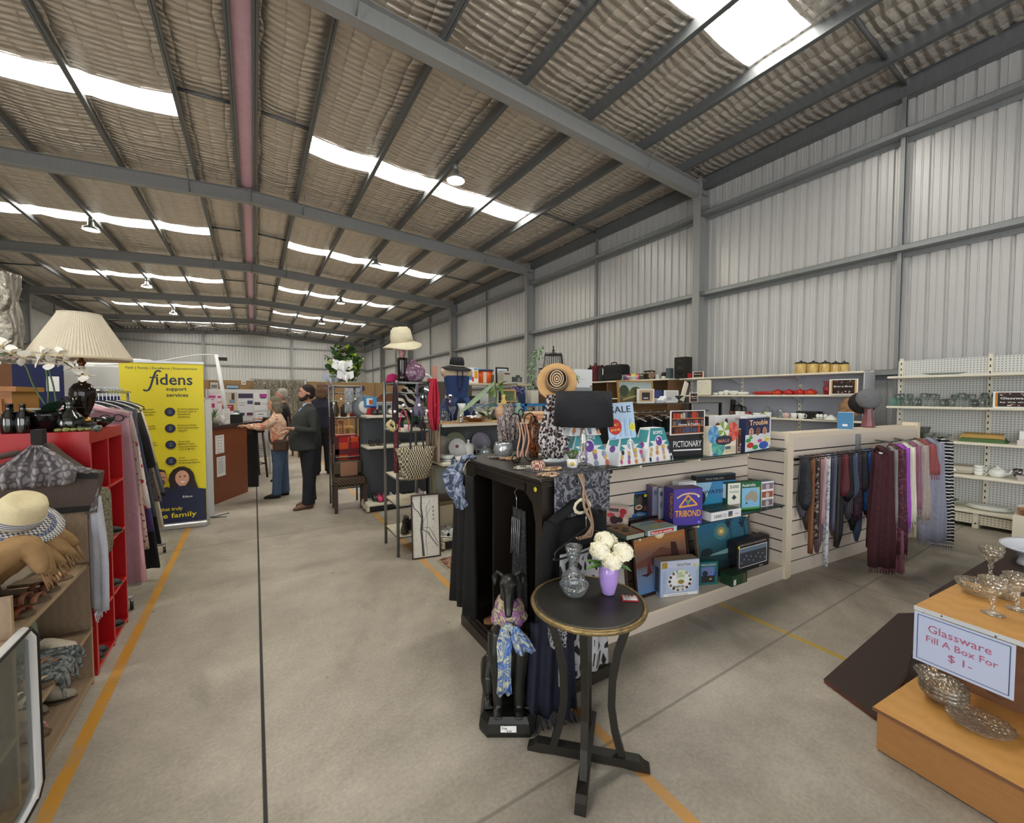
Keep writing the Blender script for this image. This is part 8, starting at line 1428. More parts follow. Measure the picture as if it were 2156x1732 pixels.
cu_=thing('olive_cushion','olive cushion with a tan leather panel on the wicker chair','cushion',(.93,6.14,.492));MB().bb((0,.05,0),(.40,.15,.22),mat('#4a4534',.8),bev=.04).build('pad',cu_);MB().bb((.08,.043,.0),(.31,.052,.2),mat('#a0745c',.6)).build('leather_panel',cu_)
for k,(x,z,cl)in enumerate(((1.0,1.32,'#5a4a30'),(1.12,1.32,'#3a3428'),(1.25,1.32,'#8a2a30'))):one('lantern',['brass wire lantern on the left of the farther tower','dark wire lantern in the middle of the farther tower','small red jar on the right of the farther tower'][k],'lantern',MB().lathe((0,0,0),[(.045,0),(.045,.14 if k<2 else.1),(.02,.18 if k<2 else.12)],c(cl),8).tube([(.03,0,.15),(0,0,.22),(-.03,0,.15)],.004,tube_m,5),(x,6.5,z+.0005))
mb=MB();drape(mb,(1.1,6.29,1.74),(1.22,6.29,1.74),1.38,.015,2,mat('#c9ccd0',.8,0,'swirl',c2='#5a5e66',s=18),.02);one('grey_lace_scarf','grey and white printed scarf hung in the farther tower','scarf',mb);mb=MB();drape(mb,(1.25,6.29,1.74),(1.32,6.29,1.74),1.4,.015,1,mat('#b9c4cc',.8,0,'swirl',c2='#3a4454',s=18),.02);one('blue_floral_scarf','pale blue floral scarf at the right of the farther tower','scarf',mb)
mb=MB();drape(mb,(.9,6.25,1.45),(.95,6.25,1.45),.95,.015,1,mat('#2a1418',.85),.03,taper=[.5,1.2,1.0,.5]);one('dark_fringed_scarf','dark wine scarf hanging from the left knob of the farther tower','scarf',mb);one('red_gift_box','red patterned box behind the plaid throw in the farther tower','box',MB().bb((0,0,0),(.3,.2,.3),c('#a81c24')).bb((.2,-.004,.15),(.26,0,.28),wh),(1.0,6.45,.7505))
# grey pegboard gondolas
pgk=mat('#5b6068',.5,0,'peg',c2='#24272c',s=.026)
def gondola(name,label,x0,x1,y,top,levels,depth=.42,rz=0):
    t=thing(name,label,'shelving',(x0,y,0),rz);W=x1-x0;MB().bb((0,depth,.05),(W,depth+.04,top-.03),pgk).build('pegboard',t)
    for z in(top,)+levels:MB().bb((.01,0 if z!=levels[-1]else.02,z-.035),(W-.01,depth,z),cream_s,bev=.006).build('shelf',t)
    for x in(0,W-.04):MB().bb((x,depth-.005,0),(x+.04,depth+.045,top),mat('#3f444a',.5)).build('upright',t)
    MB().bb((.02,.06,.02),(W-.02,depth,.08),mat('#2a2c30',.6)).build('plinth',t);MB().bb((0,0,.03),(.03,depth,.09),wsh).build('foot',t);return t
G1Y,G1Z=3.98,1.335
gondola('gondola_shelf','grey pegboard gondola of crockery behind the black cabinet',1.63,3.7,G1Y,G1Z,(.93,.13))
G2Y,G2Z=5.82,1.355
gondola('gondola_shelf','grey pegboard gondola of shoes behind the metal towers',1.29,3.3,G2Y,G2Z,(.925,.125))
def g1(u,dy=.12,v=885):return at(u,v,y=G1Y+dy).x
mb=MB();mb.bb((1.62,G1Y-.006,G1Z),(2.95,G1Y+.43,G1Z+.005),mat('#c9a06e',.8,0,'cloth',c2='#b98a5a',s=20));fm_=mat('#b09c86',.9,0,'stripes',c2='#7d6b5c',s=40)
drape(mb,(1.612,G1Y+.4,G1Z+.003),(1.612,G1Y,G1Z+.003),.93,.01,8,fm_,.008,n=60);one('fringed_tablecloth','peach cloth with long fringe hanging off the left end of the crockery gondola','tablecloth',mb)
GZ=G1Z+.0055
one('small_purple_bottle','small speckled purple bottle on the corner of the crockery gondola','bottle',MB().lathe((0,0,0),[(.03,0),(.045,.03),(.04,.06),(.015,.08),(.015,.1)],pg,20),(g1(918),G1Y+.1,GZ))
cl2=clr
for k,(u,dy,prof,nm,lb)in enumerate(((909,.22,[(.04,0),(.045,.09),(.04,.09),(.038,.01)],'glass_tumbler','clear square tumbler left of the small purple bottle'),(931,.25,[(.05,0),(.07,.06),(.06,.11),(.03,.13),(.045,.15)],'glass_jar','round clear jar behind the small purple bottle'),(953,.15,[(.035,0),(.006,.02),(.006,.08),(.035,.14),(.04,.17)],'wine_glass','tall clear wine glass left of the large leaf'),(992,.3,[(.04,0),(.008,.02),(.008,.09),(.045,.14),(.05,.2)],'goblet','first crystal goblet behind the large leaf'),(1008,.3,[(.04,0),(.008,.02),(.008,.09),(.045,.14),(.05,.2)],'goblet','second crystal goblet behind the large leaf'),(1024,.3,[(.04,0),(.008,.02),(.008,.09),(.045,.14),(.05,.2)],'goblet','third crystal goblet behind the large leaf'))):one(nm,lb,'glass',MB().lathe((0,0,0),prof,cl2,20),(g1(u,dy),G1Y+dy,GZ))
one('white_bud_vase','slim white trumpet vase on the crockery gondola','vase',MB().lathe((0,0,0),[(.03,0),(.02,.03),(.025,.12),(.05,.2),(.045,.2)],cer,20),(g1(972,.25),G1Y+.25,GZ))
one('silver_candle_holder','small silver candle holder at the foot of the large leaf','candle holder',MB().lathe((0,0,0),[(.035,0),(.01,.02),(.012,.06),(.03,.08)],sil,16),(g1(970,.08),G1Y+.08,GZ))
one('amber_glass_bowl','wide amber glass bowl on the crockery gondola','bowl',MB().lathe((0,0,0),[(.07,0),(.12,.03),(.14,.06),(.13,.06),(.07,.01)],mat('#d8a860',.1,0,'thinglass',s=30,b=.6,a=.3),24),(g1(1000,.15),G1Y+.15,GZ))
one('blue_goblet','tall blue glass goblet beside the oval mirror','glass',MB().lathe((0,0,0),[(.04,0),(.006,.015),(.006,.12),(.04,.18),(.05,.3),(.045,.3)],mat('#3a5ab0',.08,0,'thinglass',s=20,b=.2,a=.3),20),(g1(946,.35),G1Y+.35,GZ))
mr=thing('oval_mirror','oval silver rimmed mirror standing at the left end of the crockery gondola','mirror',(g1(897,.3),G1Y+.3,GZ+.27));MB().tube([(.12*math.cos(a),.0,.17*math.sin(a))for a in[i*PI/14 for i in range(28)]],.012,mat('#c9c9c6',.3,.4),8,closed=True).build('rim',mr);MB().lathe((0,0,0),[(.12,-.004),(.12,.004)],mat('#9aa3a3',.05,.9),36,ax=(0,-1,0),sx=1,sy=1).build('glass',mr);bpy.data.objects[mr.children[-1].name].scale=(1,1,1.4);MB().tube([(0,.01,-.17),(0,.01,-.24),(0,0,-.268)],.012,mat('#c9c9c6',.3,.4),8).lathe((0,0,-.27),[(.07,0),(.02,.015)],mat('#c9c9c6',.3,.4),16).build('foot',mr)
one('round_plate','white round plate standing behind the oval mirror','plate',MB().lathe((0,0,.09),[(.04,0),(.09,.012),(.085,.014)],cer,28,ax=(0,-1,.2)),(g1(910,.34),G1Y+.37,GZ))
lfp=thing('large_leaf_plant','artificial plant with one very long grey green leaf on the crockery gondola','plant',(g1(1036,.18),G1Y+.18,GZ));lm1=mat('#6f8a6a',.5,0,'cloth',c2='#5c7858',s=12);lm2=mat('#6a8a3c',.5,0,'cloth',c2='#557530',s=15)
def gp_(u,v,y):p=at(u,v,y=y);return p-lfp.location
mb=MB();leaf(mb,gp_(1042,803,G1Y+.15),gp_(974,884,G1Y-.02),.055,lm1,-.12,10);mb.build('long_leaf',lfp)
for a,b,w_,m_ in(((1050,812),(1068,800),.03,lm2),((1040,815),(1034,838),.03,lm2),((1058,842),(996,854),.018,lm1),((1020,878),(1008,864),.035,lm2),((1022,880),(1042,868),.03,lm2),((1048,805),(1060,830),.03,lm2)):mb=MB();leaf(mb,gp_(*a,G1Y+.2),gp_(*b,G1Y+.1),w_,m_,.1,6);mb.build('leaf',lfp)
MB().tube([V((0,0,.0)),gp_(1026,862,G1Y+.18),gp_(1045,845,G1Y+.2),gp_(1042,803,G1Y+.18)],.008,lm2,6).tube([(0,0,0),gp_(1012,892,G1Y+.1)],.007,lm2,6).build('stem',lfp)
for k,(u,h,r_,q,lb)in enumerate(((1092,.20,.055,'#7fa398','sage green ceramic vase right of the printed wig stand'),(1052,.2,.07,'#c9a88a','peach ceramic vase behind the printed wig stand'),(1060,.3,.05,'#d9c26a','amber round decanter behind the wig stand'),(1040,.12,.04,'#4a5054','dark grey slate ornament on the crockery gondola'),(1018,.10,.03,'#efefea','small white figurine on the crockery gondola'))):one(['vase','vase','decanter','ornament','figurine'][k],lb,['vase','vase','decanter','ornament','figurine'][k],MB().lathe((0,0,0),[(r_*.6,0),(r_,h*.3),(r_*.8,h*.65),(r_*.35,h*.85),(r_*.5,h),(r_*.3,h)],mat(q,.25),20),(g1(u,.28+.02*k),G1Y+.28+.02*k,GZ))
for k in range(2):one('glass_decanter',['left','right'][k]+' tall clear stoppered decanter behind the printed wig stand','decanter',MB().lathe((0,0,0),[(.05,0),(.06,.08),(.02,.16),(.02,.2),(.03,.22),(.001,.27)],clr,20),(g1(1076+12*k,.36),G1Y+.36,GZ+.0))
fpic('framed_picture','small white and pine framed picture standing behind the leaf plant',1055,820,1084,846,G1Y+.40,'#d8a058','#8a8f6a',((.15,.15,.7,.7,'#5a6a4a'),));bpy.data.objects['framed_picture.007' if 'framed_picture.007' in bpy.data.objects else 'framed_picture'].location.z=bpy.data.objects['framed_picture.007' if 'framed_picture.007' in bpy.data.objects else 'framed_picture'].location.z
one('peach_cushion','folded peach and tan cloths at the right of the crockery gondola','cloth',MB().bb((-.16,-.1,0),(.16,.1,.05),mat('#c99a78',.8),bev=.02).bb((-.15,-.1,.05),(.14,.1,.09),mat('#d8b090',.8),bev=.02),(g1(1130,.2),G1Y+.2,GZ))
# crockery on the middle and lower boards
def stand_plate(label,u,z,r_,col,y,mark=None):
    x=at(u,950,y=y).x;mb=MB();mb.lathe((0,0,r_),[(r_*.5,-.004),(r_,.012),(r_*.97,.016),(r_*.5,.002)],mat(col,.2),32,ax=(0,-1,.25));
    if mark:mb.lathe((-.01,-.008,r_*1.2),[(.018,0),(.018,.003)],c(mark),10,ax=(0,-1,.25))
    return one('plate',label,'plate',mb,(x,y,z+.006))
stand_plate('grey patterned plate standing at the left of the crockery shelf',930,.9305,.125,'#a9a49a',G1Y+.3);stand_plate('sage edged plate standing behind the rose plate',958,.9305,.14,'#8f9580',G1Y+.34);stand_plate('white plate with a small rose mark standing on the crockery shelf',963,.9305,.11,'#dfe2e2',G1Y+.2,'#a83a4a')
one('gravy_boat','white gravy boat on its saucer on the crockery shelf','gravy boat',MB().lathe((0,0,0),[(.06,0),(.1,.012),(.095,.014)],cer,24).lathe((0,0,.012),[(.03,0),(.06,.03),(.07,.055),(.06,.055)],cer,20,sx=1.3).prism([(-.09,.07),(-.05,.02),(-.04,.075)],-.02,.02,cer,'y'),(at(943,965,y=G1Y+.1).x,G1Y+.12,.9305))
cj=thing('white_canister','white lidded ceramic jar on the crockery shelf','jar',(at(988,960,y=G1Y+.2).x,G1Y+.22,.9305));MB().lathe((0,0,0),[(.05,0),(.06,.01),(.06,.13),(.055,.135)],cer,24).build('jar_body',cj);MB().lathe((0,0,.135),[(.063,0),(.06,.012),(.02,.03),(.01,.045),(.02,.06),(.001,.07)],cer,24).build('lid',cj)
pot_thing('grey silver teapot on the crockery shelf beside the lidded jar',(at(1024,955,y=G1Y+.2).x,G1Y+.22,.9305),mat('#a9b0b4',.15,.5),R(80));stand_plate('ribbed lilac grey shell plate behind the silver teapot',1012,.9305,.13,'#8a8798',G1Y+.36);pot_thing('dark glass teapot at the right of the crockery shelf',(at(1050,955,y=G1Y+.2).x,G1Y+.2,.9305),mat('#4a5054',.1),R(-90),.9)
one('small_sugar_bowl','small white footed bowl before the rose plate','bowl',cup_mb(cer,.045,.05,False),(at(966,965,y=G1Y+.08).x,G1Y+.08,.9305))
sp2=painting('still_life_painting','framed grey green still life of white flowers in the gondola',1.64,2.25,G1Y+.28,.86,.42,4,mat('#8f8a70',.5),lambda P,w_,h:(grad(P,w_,h,[(0,'#5a4c44'),(.2,'#5f5a58'),(.25,'#8d9692'),(1,'#98a19c')]),P.disc(w_*.62,h*.34,w_*.07,c('#c9ced2'),h*.17).disc(w_*.58,h*.62,w_*.1,c('#b9bcc0'),h*.1).disc(w_*.5,h*.55,w_*.05,c('#d4d6d8'),h*.05).disc(w_*.8,h*.4,w_*.06,c('#a88f8c'),h*.16)),.035);sp2.rotation_euler=(R(-4),0,0)
one('painting_support','low cream step on which the still life painting stands','step',MB().bb((0,0,0),(.62,.12,.288),wsh),(1.64,G1Y+.24,.1305))
for k,(u,dy,lb)in enumerate(((936,.1,'white teacup on a saucer at the left of the lowest crockery shelf'),(953,.06,'white lidded sugar bowl with a yellow dot at the front of the lowest shelf'),(945,.2,'small white pot with blue band on the lowest crockery shelf'),(934,.18,'small pale bowl behind the teacup on the lowest shelf'))):
    x=at(u,1140,y=G1Y+dy).x;mb=MB();mb.lathe((0,0,0),[(.04,0),(.07,.01),(.066,.012)],cer,24)if k!=3 else None;cup_mb(cer,.042 if k!=2 else.032,.05 if k!=2 else.07,k==0,mb,(0,0,.008));
    if k==1:mb.lathe((0,0,.055),[(.042,0),(.02,.02),(.006,.03),(.001,.036)],cer,20)
    one(['teacup','sugar_bowl','small_jar','bowl'][k],lb,'crockery',mb,(x,G1Y+dy,.1305))
for k in range(3):one('plate',['bottom','middle','top'][k]+' plate of the small stack at the right of the lowest crockery shelf','plate',MB().lathe((0,0,0),[(.06,0),(.09,.012),(.086,.014)],mat('#cfd4cf',.2),24),(at(968,1120,y=G1Y+.18).x,G1Y+.2,.1305+.012*k))
# shoe gondola
def g2x(u,dy):return at(u,900,y=G2Y+dy).x
for k,(u,z,kd,cl,lb)in enumerate(((787,G2Z,'flat','#161414','left black court shoe on top of the shoe gondola'),(799,G2Z,'flat','#181616','right black court shoe on top of the shoe gondola'),(822,G2Z,'sneaker','#c9c9c4','pale sneaker on top of the shoe gondola'),(782,.925,'sandal','#1a1a1c','left black sandal on the middle shoe shelf'),(797,.925,'sandal','#202022','right black sandal on the middle shoe shelf'),(835,.925,'flat','#5a4a3a','brown shoe on the middle shoe shelf'),(790,.125,'sneaker','#1c1c20','black sneaker on the bottom shoe shelf'),(797,.125,'sneaker','#c8386a','left hot pink sneaker on the bottom shoe shelf'),(808,.125,'sneaker','#c03262','right hot pink sneaker on the bottom shoe shelf'),(823,.125,'sneaker','#d8cfcc','left white sneaker on the bottom shoe shelf'),(838,.125,'sneaker','#e0d8d4','right white sneaker on the bottom shoe shelf'),(852,.125,'flat','#151517','left black shoe on the bottom shoe shelf'),(864,.125,'flat','#18181a','right black shoe on the bottom shoe shelf'),(884,.125,'sneaker','#a99aa0','mauve sneaker at the right of the bottom shoe shelf'))):shoe(kd,cl,lb,(g2x(u,.18),G2Y+.18+(.08 if k==6 else 0),z+.0005),R(-95))
def crate(name,label,u0,u1,v0,v1,y,d,col,marks=(),cat='box',bevel=0):
    a,b=at(u0,v1,y=y),at(u1,v0,y=y);w_,h=b.x-a.x,b.z-a.z;mb=MB();mb.bb((0,0,0),(w_,d,h),c(col),bev=bevel);P=Pr(mb,(0,0,0),(1,0,0),(0,0,1));[P.rect(w_*x,h*yy,w_*ww,h*hh,c(q))for x,yy,ww,hh,q in marks];return one(name,label,cat,mb,(a.x,y,a.z))
def setz(o,z):o.location.z=z;return o
setz(crate('toy_box','pale blue carton with a pink shell picture on the shoe gondola',768,793,826,848,G2Y+.25,.12,'#3f8fc4',((.0,0,1,.1,'#2a3f9a'),(.15,.2,.5,.65,'#e8f0f2'),(.35,.25,.3,.45,'#d0562e'))),G2Z+.11);setz(crate('red_carton','red carton under the pale blue carton on the shoe gondola',774,792,848,861,G2Y+.25,.14,'#c0282c'),G2Z+.0005)
setz(crate('blue_carton','blue and white carton behind the ornate white frames',793,810,828,850,G2Y+.3,.1,'#2f86c0',((0,.6,1,.4,'#e4eef2'),)),G2Z+.0005)
for k,(u,lb)in enumerate(((800,'left black and white ornate frame on the shoe gondola'),(818,'right black and white ornate frame on the shoe gondola'))):o=fpic('ornate_frame',lb,u-8,842,u+8,868,G2Y+.28,'#d8dcdc','#9a9ea0',((.25,.25,.5,.5,'#2a2c30'),));o.location.z=G2Z+.0005
crate('salmon_arch_board','salmon pink arch topped board standing far behind the blue jumpsuit',911,922,770,803,9.0,.05,'#d8a494');one('arch_board_base','tall dark shelving unit carrying the salmon arch board','shelving',MB().bb((-.5,-.1,0),(.9,.35,at(911,803,y=9.0).z),mat('#5c5650',.6)),(at(915,800,y=9.0).x,9.0,0))
# mannequin in blue jumpsuit with black hat
mx,my=at(962,840,y=4.75).x,4.75;mz=1.0;fl_=mat('#d3bfa4',.6,0,'cloth',c2='#c9b396',s=10);blu=mat('#2c4474',.85,0,'cloth',c2='#243a66',s=25);tz=at(962,765,y=4.75).z
mq=thing('torso_mannequin','cream torso mannequin in the middle wearing a blue strapless jumpsuit','mannequin',(mx,my,0));zs_=tz-.07
mb=MB();mb.limb([(0,0,1.1,.15,.11),(0,0,zs_-.5,.16,.11),(0,0,zs_-.33,.12,.09),(0,0,zs_-.15,.15,.11),(0,0,zs_-.03,.17,.08),(0,0,zs_+.0,.1,.06),(0,0,zs_+.05,.05,.05)],fl_,20);[mb.ball((q*.165,0,zs_-.045),(.055,.05,.06),fl_)for q in(-1,1)];mb.build('torso',mq,fuse=.014);MB().tube([(0,0,0),(0,0,1.12)],.025,K,10).lathe((0,0,0),[(.18,0),(.18,.02),(.03,.04)],K,24).build('stand',mq)
js=thing('blue_jumpsuit','blue denim strapless jumpsuit with flared shorts on the mannequin','jumpsuit',(mx,my,0));mb=MB();mb.limb([(0,0,zs_-.43,.19,.14),(0,0,zs_-.33,.135,.105),(0,0,zs_-.2,.155,.125),(0,0,zs_-.1,.165,.12),(0,0,zs_-.085,.16,.115)],blu,24);mb.build('bodice',js)
for q in(-1,1):mb=MB();mb.limb([(q*.05,0,zs_-.36,.1,.12),(q*.1,0,zs_-.5,.12,.13),(q*.15,0,zs_-.7,.14,.13)],blu,20);mb.build('trouser_leg',js)
MB().tube([(-.14,-.02,zs_-.34),(0,-.115,zs_-.345),(.14,-.02,zs_-.34)],.012,blu,6).build('waist_tie',js)
bh=thing('black_hat','black wide brimmed hat resting on the shoulders of the mannequin','hat',(mx-.0,my,zs_+.04));bh.rotation_euler=(R(10),0,0);bkf=mat('#1a1b1e',.9,0,'cloth',c2='#26272b',s=30);MB().lathe((0,0,0),[(.08,0),(.14,-.015),(.19,-.035),(.185,-.04),(.08,-.012)],bkf,36).build('brim',bh);MB().lathe((0,0,0),[(.09,0),(.085,.07),(.07,.11),(.03,.10),(.001,.095)],bkf,30,seg=(2,.06)).build('crown',bh);MB().tube([(.093*math.cos(a),.093*math.sin(a),.008)for a in[i*PI/10 for i in range(20)]],.005,c('#d8cdb8'),6,closed=True).build('hat_band',bh)
beads('dark_bead_necklace','dark bead necklace lying down the chest of the blue jumpsuit',[(mx-.05,my-.13,zs_-.02),(mx-.05,my-.135,zs_-.2),(mx-.02,my-.13,zs_-.27),(mx+.02,my-.13,zs_-.2),(mx+.02,my-.13,zs_-.02)],.011,mat('#141a33',.4))
# black bird cage with greenery
cx_,cy_=at(1165,800,y=5.75).x,5.75;ctop=at(1165,740,y=5.75).z;bc=thing('bird_cage','tall black wire bird cage in the middle behind the straw hat','bird cage',(cx_,cy_,0));mb=MB();rr=.27
for k in range(30):a=2*PI*k/30;x,y=rr*math.cos(a),rr*.8*math.sin(a);mb.tube([(x,y,1.3),(x,y,ctop-.3),(x*.7,y*.7,ctop-.28),(x*.6,y*.6,ctop-.06),(x*.55,y*.55,ctop-.02)],.0045,K,4)
for z,q in((1.3,1),(1.55,1),(ctop-.3,1),(ctop-.29,.75),(ctop-.06,.6)):mb.tube([(rr*q*math.cos(a),rr*.8*q*math.sin(a),z)for a in[i*PI/12 for i in range(24)]],.008,K,6,closed=True)
mb.build('wire_bars',bc);MB().lathe((0,0,ctop-.05),[(.14,0),(.05,.02),(.012,.04),(.025,.07),(.008,.1),(.014,.13),(.001,.16)],K,16).build('finial',bc);MB().tube([(0,0,0),(0,0,1.3)],.02,K,8).lathe((0,0,1.28),[(rr,0),(rr,.02)],K,24).lathe((0,0,0),[(.2,0),(.2,.02),(.03,.04)],K,20).build('stand',bc)
random.seed(41);pgm=mat('#a9c4a0',.6,0,'cloth',c2='#7fa37c',s=20)
for nm,lb,us in(('eucalyptus_garland','pale green leafy garland cascading at the left of the bird cage',[(1138,738),(1125,745),(1128,765),(1118,785),(1122,805),(1112,822)]),('ivy_garland','green and white leafy garland on the right roof of the bird cage',[(1175,768),(1190,775),(1200,782),(1212,795),(1215,800)])):
    mb=MB();pts=[at(u,v,y=5.45)for u,v in us];mb.tube(pts,.008,mat('#5a6a40',.7),5)
    for k in range(150 if nm[0]=='e' else 60):i=random.randrange(len(pts)-1);b0=pts[i].lerp(pts[i+1],random.random())+V((random.gauss(0,.045),random.gauss(0,.03),random.gauss(0,.035)));leaf(mb,b0,b0+V((random.uniform(-.05,.05),random.uniform(-.04,.03),random.uniform(-.05,.05))),.018,pgm if random.random()>.3 else leafm,.2,2)
    one(nm,lb,'garland',mb)
# shelving behind with toys and pictures
SY=6.4;sz=at(1000,806,y=SY).z;sx0,sx1=at(975,806,y=SY).x,at(1125,806,y=SY).x
bs_=thing('grey_stock_shelving','grey metal stock shelving holding toys behind the mannequin','shelving',(sx0,SY,0));W_=sx1-sx0
for z in(sz,sz-.45,sz-.9):MB().bb((0,0,z-.03),(W_,.5,z),mat('#c9bfa4',.5)).build('shelf',bs_)
for x in(0,W_/2,W_-.04):[MB().bb((x,y,0),(x+.04,y+.04,sz),mat('#8a8e8c',.5)).build('post',bs_)for y in(0,.46)]
setz(crate('construction_toy_box','white carton with red, blue and yellow toy pictures on the stock shelving',983,1007,774,806,SY+.1,.1,'#ece8e0',((.05,.2,.45,.3,'#3f8fd0'),(.45,.1,.15,.3,'#c8343a'),(.65,.3,.3,.5,'#e0a02c'),(.2,.6,.15,.2,'#4a8a9a'),(.62,.86,.33,.1,'#4aa0d0'))),sz+.0005)
one('orange_bucket','orange and white drum with dark lid on the stock shelving','bucket',MB().lathe((0,0,0),[(.13,0),(.14,.22)],c('#e2601c'),24).bb((-.1,-.135,.01),(-.04,-.12,.2),c('#d8ccc0')).lathe((0,0,.22),[(.155,0),(.155,.03)],c('#2c4670'),24),(at(1022,806,y=SY+.2).x,SY+.22,sz+.0005));setz(crate('brown_wicker_box','brown box right of the orange drum',1032,1040,788,806,SY+.1,.2,'#5a4638'),sz+.0005)
o=fpic('framed_picture','black framed blue seascape tilted on the stock shelving',1043,769,1069,803,SY+.3,'#1a1a1c','#e4e8ea',((.18,.18,.64,.64,'#8aa8c8'),(.18,.18,.64,.25,'#5a7a9c')));o.location.z=sz+.0005
setz(crate('camera_print_box','grey printed carton with a camera picture on the stock shelving',1060,1103,781,806,SY+.02,.2,'#b9b9ae',((.4,.15,.5,.4,'#4a4d4e'),(.6,.5,.2,.2,'#4a4d4e'),(.68,.2,.14,.28,'#8a8d8e'),(.05,.72,.25,.12,'#6a3a44'))),sz+.0005)
for k,(u0,u1,q)in enumerate(((985,993,'#c9cfd8'),(993,1001,'#4a86b8'),(1001,1010,'#e0dcd4'),(1012,1020,'#5f7f9c'),(1060,1069,'#b9a0c0'),(1072,1082,'#3a3f6a'))):setz(crate('book',['pale grey','sky blue','cream','slate blue','lilac','indigo'][k]+' book on the second board of the stock shelving',u0,u1,820,845,SY+.1,.18,q,cat='book'),sz-.4495)
mb=MB();drape(mb,(at(1078,812,y=5.9).x,5.9,1.78),(at(1105,812,y=5.9).x,5.9,1.78),1.2,.03,3,mat('#2a2550',.8,0,'spots',c2='#8d88c0',s=30),.03);mb.tube([(at(1091,812,y=5.9).x,5.9,1.78),(at(1091,812,y=5.9).x,5.95,1.83),(at(1091,812,y=5.9).x,6.42,1.83)],.008,K,6);one('purple_floral_dress','dark violet floral dress hanging before the stock shelving','dress',mb)
# blue framed trolley and clear items on it
bl=mat('#2277b8',.45);bx,by=at(1040,870,y=4.75).x,4.78
tl=thing('blue_trestle','bright blue metal framed trestle with dark trays behind the gondola','trestle',(2.35,4.72,0));bz=at(1100,850,y=4.72).z
for z in(bz,bz-.26):MB().bb((0,0,z-.03),(1.6,.03,z),bl).bb((0,.6,z-.03),(1.6,.63,z),bl).bb((0,0,z-.03),(.03,.63,z),bl).bb((1.57,0,z-.03),(1.6,.63,z),bl).bb((.03,.03,z-.02),(1.57,.6,z-.01),mat('#25282c',.6)).build('tray_frame',tl)
[MB().bb((x,y,0),(x+.035,y+.035,bz),bl).build('leg',tl)for x in(0,.8,1.565)for y in(0,.595)]
random.seed(51)
for k in range(9):one('boxed_puzzle',['dark','white','grey','black','green','navy','pale','brown','teal'][k]+' small carton on the blue trestle','box',MB().bb((0,0,0),(.13,.1,random.uniform(.08,.2)),c(['#22252a','#d8d8d4','#8a8d90','#151618','#3a5a3c','#1f2a4c','#c9c4b4','#5a4030','#2f6a6c'][k])),(2.42+.16*k,4.9+.05*(k%3),bz+.0005))
# rug behind the cabinet
rg=thing('patterned_rug','red and cream oriental rug on the floor beyond the black cabinet','rug',(1.53,3.05,.001));MB().bb((0,0,0),(1.1,.76,.008),mat('#6a2c26',.95,0,'swirl',c2='#b8a27c',c3='#2c2420',s=9)).build('pile',rg);MB().bb((.04,.04,.008),(1.06,.72,.010),mat('#b39c78',.95,0,'swirl',c2='#4a2a24',c3='#6a2c26',s=16)).build('border',rg);mb=MB();[mb.tube([(0,.01+.02*i,.004),(-.04,.012+.02*i,.003)],.003,c('#c9bda0'),4)for i in range(38)];mb.build('fringe',rg)
# counter behind the games display: painting, frames, clothes
KY=3.35;kz=at(1400,848,y=KY).z;kx0,kx1=at(1292,848,y=KY).x,at(1520,852,y=KY).x
kc=thing('glass_top_rack','glass topped dark rack of clothes behind the games display','rack',(kx0,KY,0));W_=kx1-kx0;MB().bb((0,0,kz-.012),(W_,.5,kz),mat('#39453f',.08,0,'thinglass',s=2,b=.02,a=.3)).build('glass_top',kc);[MB().bb((x,y,0),(x+.03,y+.03,kz-.012),K).build('post',kc)for x in(0,W_-.03)for y in(0,.47)];MB().tube([(0,.2,kz-.12),(W_,.2,kz-.12)],.012,chrome,8).build('hang_rail',kc)
cols=['#141416','#1a1a1d','#101012','#1c1c22','#26262a','#121214','#0e0e10','#202026','#17171a','#1e1e20','#34343a','#141416','#3a3f46','#111113']
for k in range(14):
    x=kx0+.12+(W_-.25)*k/13;mb=MB();m_=mat(cols[k],.9,0,'cloth',c2=cols[k],s=20);drape(mb,(x,KY-.02,kz-.22),(x+.02,KY+.42,kz-.22),.5+.05*(k%4),.02,2,m_,.035,taper=[.75,1,1.05]);mb.tube([(x+.01,KY+.2,kz-.2),(x+.01,KY+.2,kz-.13),(x+.01,KY+.18,kz-.1)],.004,chrome,6);mb.tube([(x,KY+.0,kz-.22),(x+.01,KY+.2,kz-.16),(x+.02,KY+.4,kz-.22)],.007,wh if k%2 else K,6)
    one('hung_dress','dark garment hanging on the rail of the glass topped rack','garment',mb,group='dark garments on the glass topped rack')
lp2=painting('landscape_painting','gold framed landscape painting of trees on the glass topped rack',at(1303,848,y=KY+.05).x,at(1373,848,y=KY+.05).x,KY+.06,at(1303,800,y=KY+.05).z,kz+.0005,5,mat('#b08a4c',.4,.3),lambda P,w_,h:(grad(P,w_,h,[(0,'#4a4630'),(.35,'#7a744c'),(.5,'#8a9a88'),(.7,'#b0bdb8'),(1,'#9fb0b0')]),P.disc(w_*.15,h*.55,w_*.14,c('#3a4430'),h*.3).disc(w_*.5,h*.55,w_*.16,c('#4a5234'),h*.22).disc(w_*.4,h*.45,w_*.12,c('#5a5f3a'),h*.15).line([(w_*.1,h*.1),(w_*.5,h*.3),(w_*.9,h*.2)],.02,c('#a89a6a'))),.018);lp2.rotation_euler=(R(-5),0,R(-3))
o=fpic('framed_picture','white and tan card with a bookshelf picture before the landscape painting',1340,818,1374,848,KY+.02,'#efece6','#d3b896',((.25,.2,.5,.55,'#3a3436'),(.35,.3,.3,.1,'#c9c0c0')));o.location.z=kz+.0005
o=fpic('framed_picture','white box frame with a small drawing on the glass topped rack',1397,820,1425,846,KY+.1,'#f2f2f0','#dfe0de',((.2,.2,.3,.25,'#b9bab8'),));o.location.z=kz+.0005
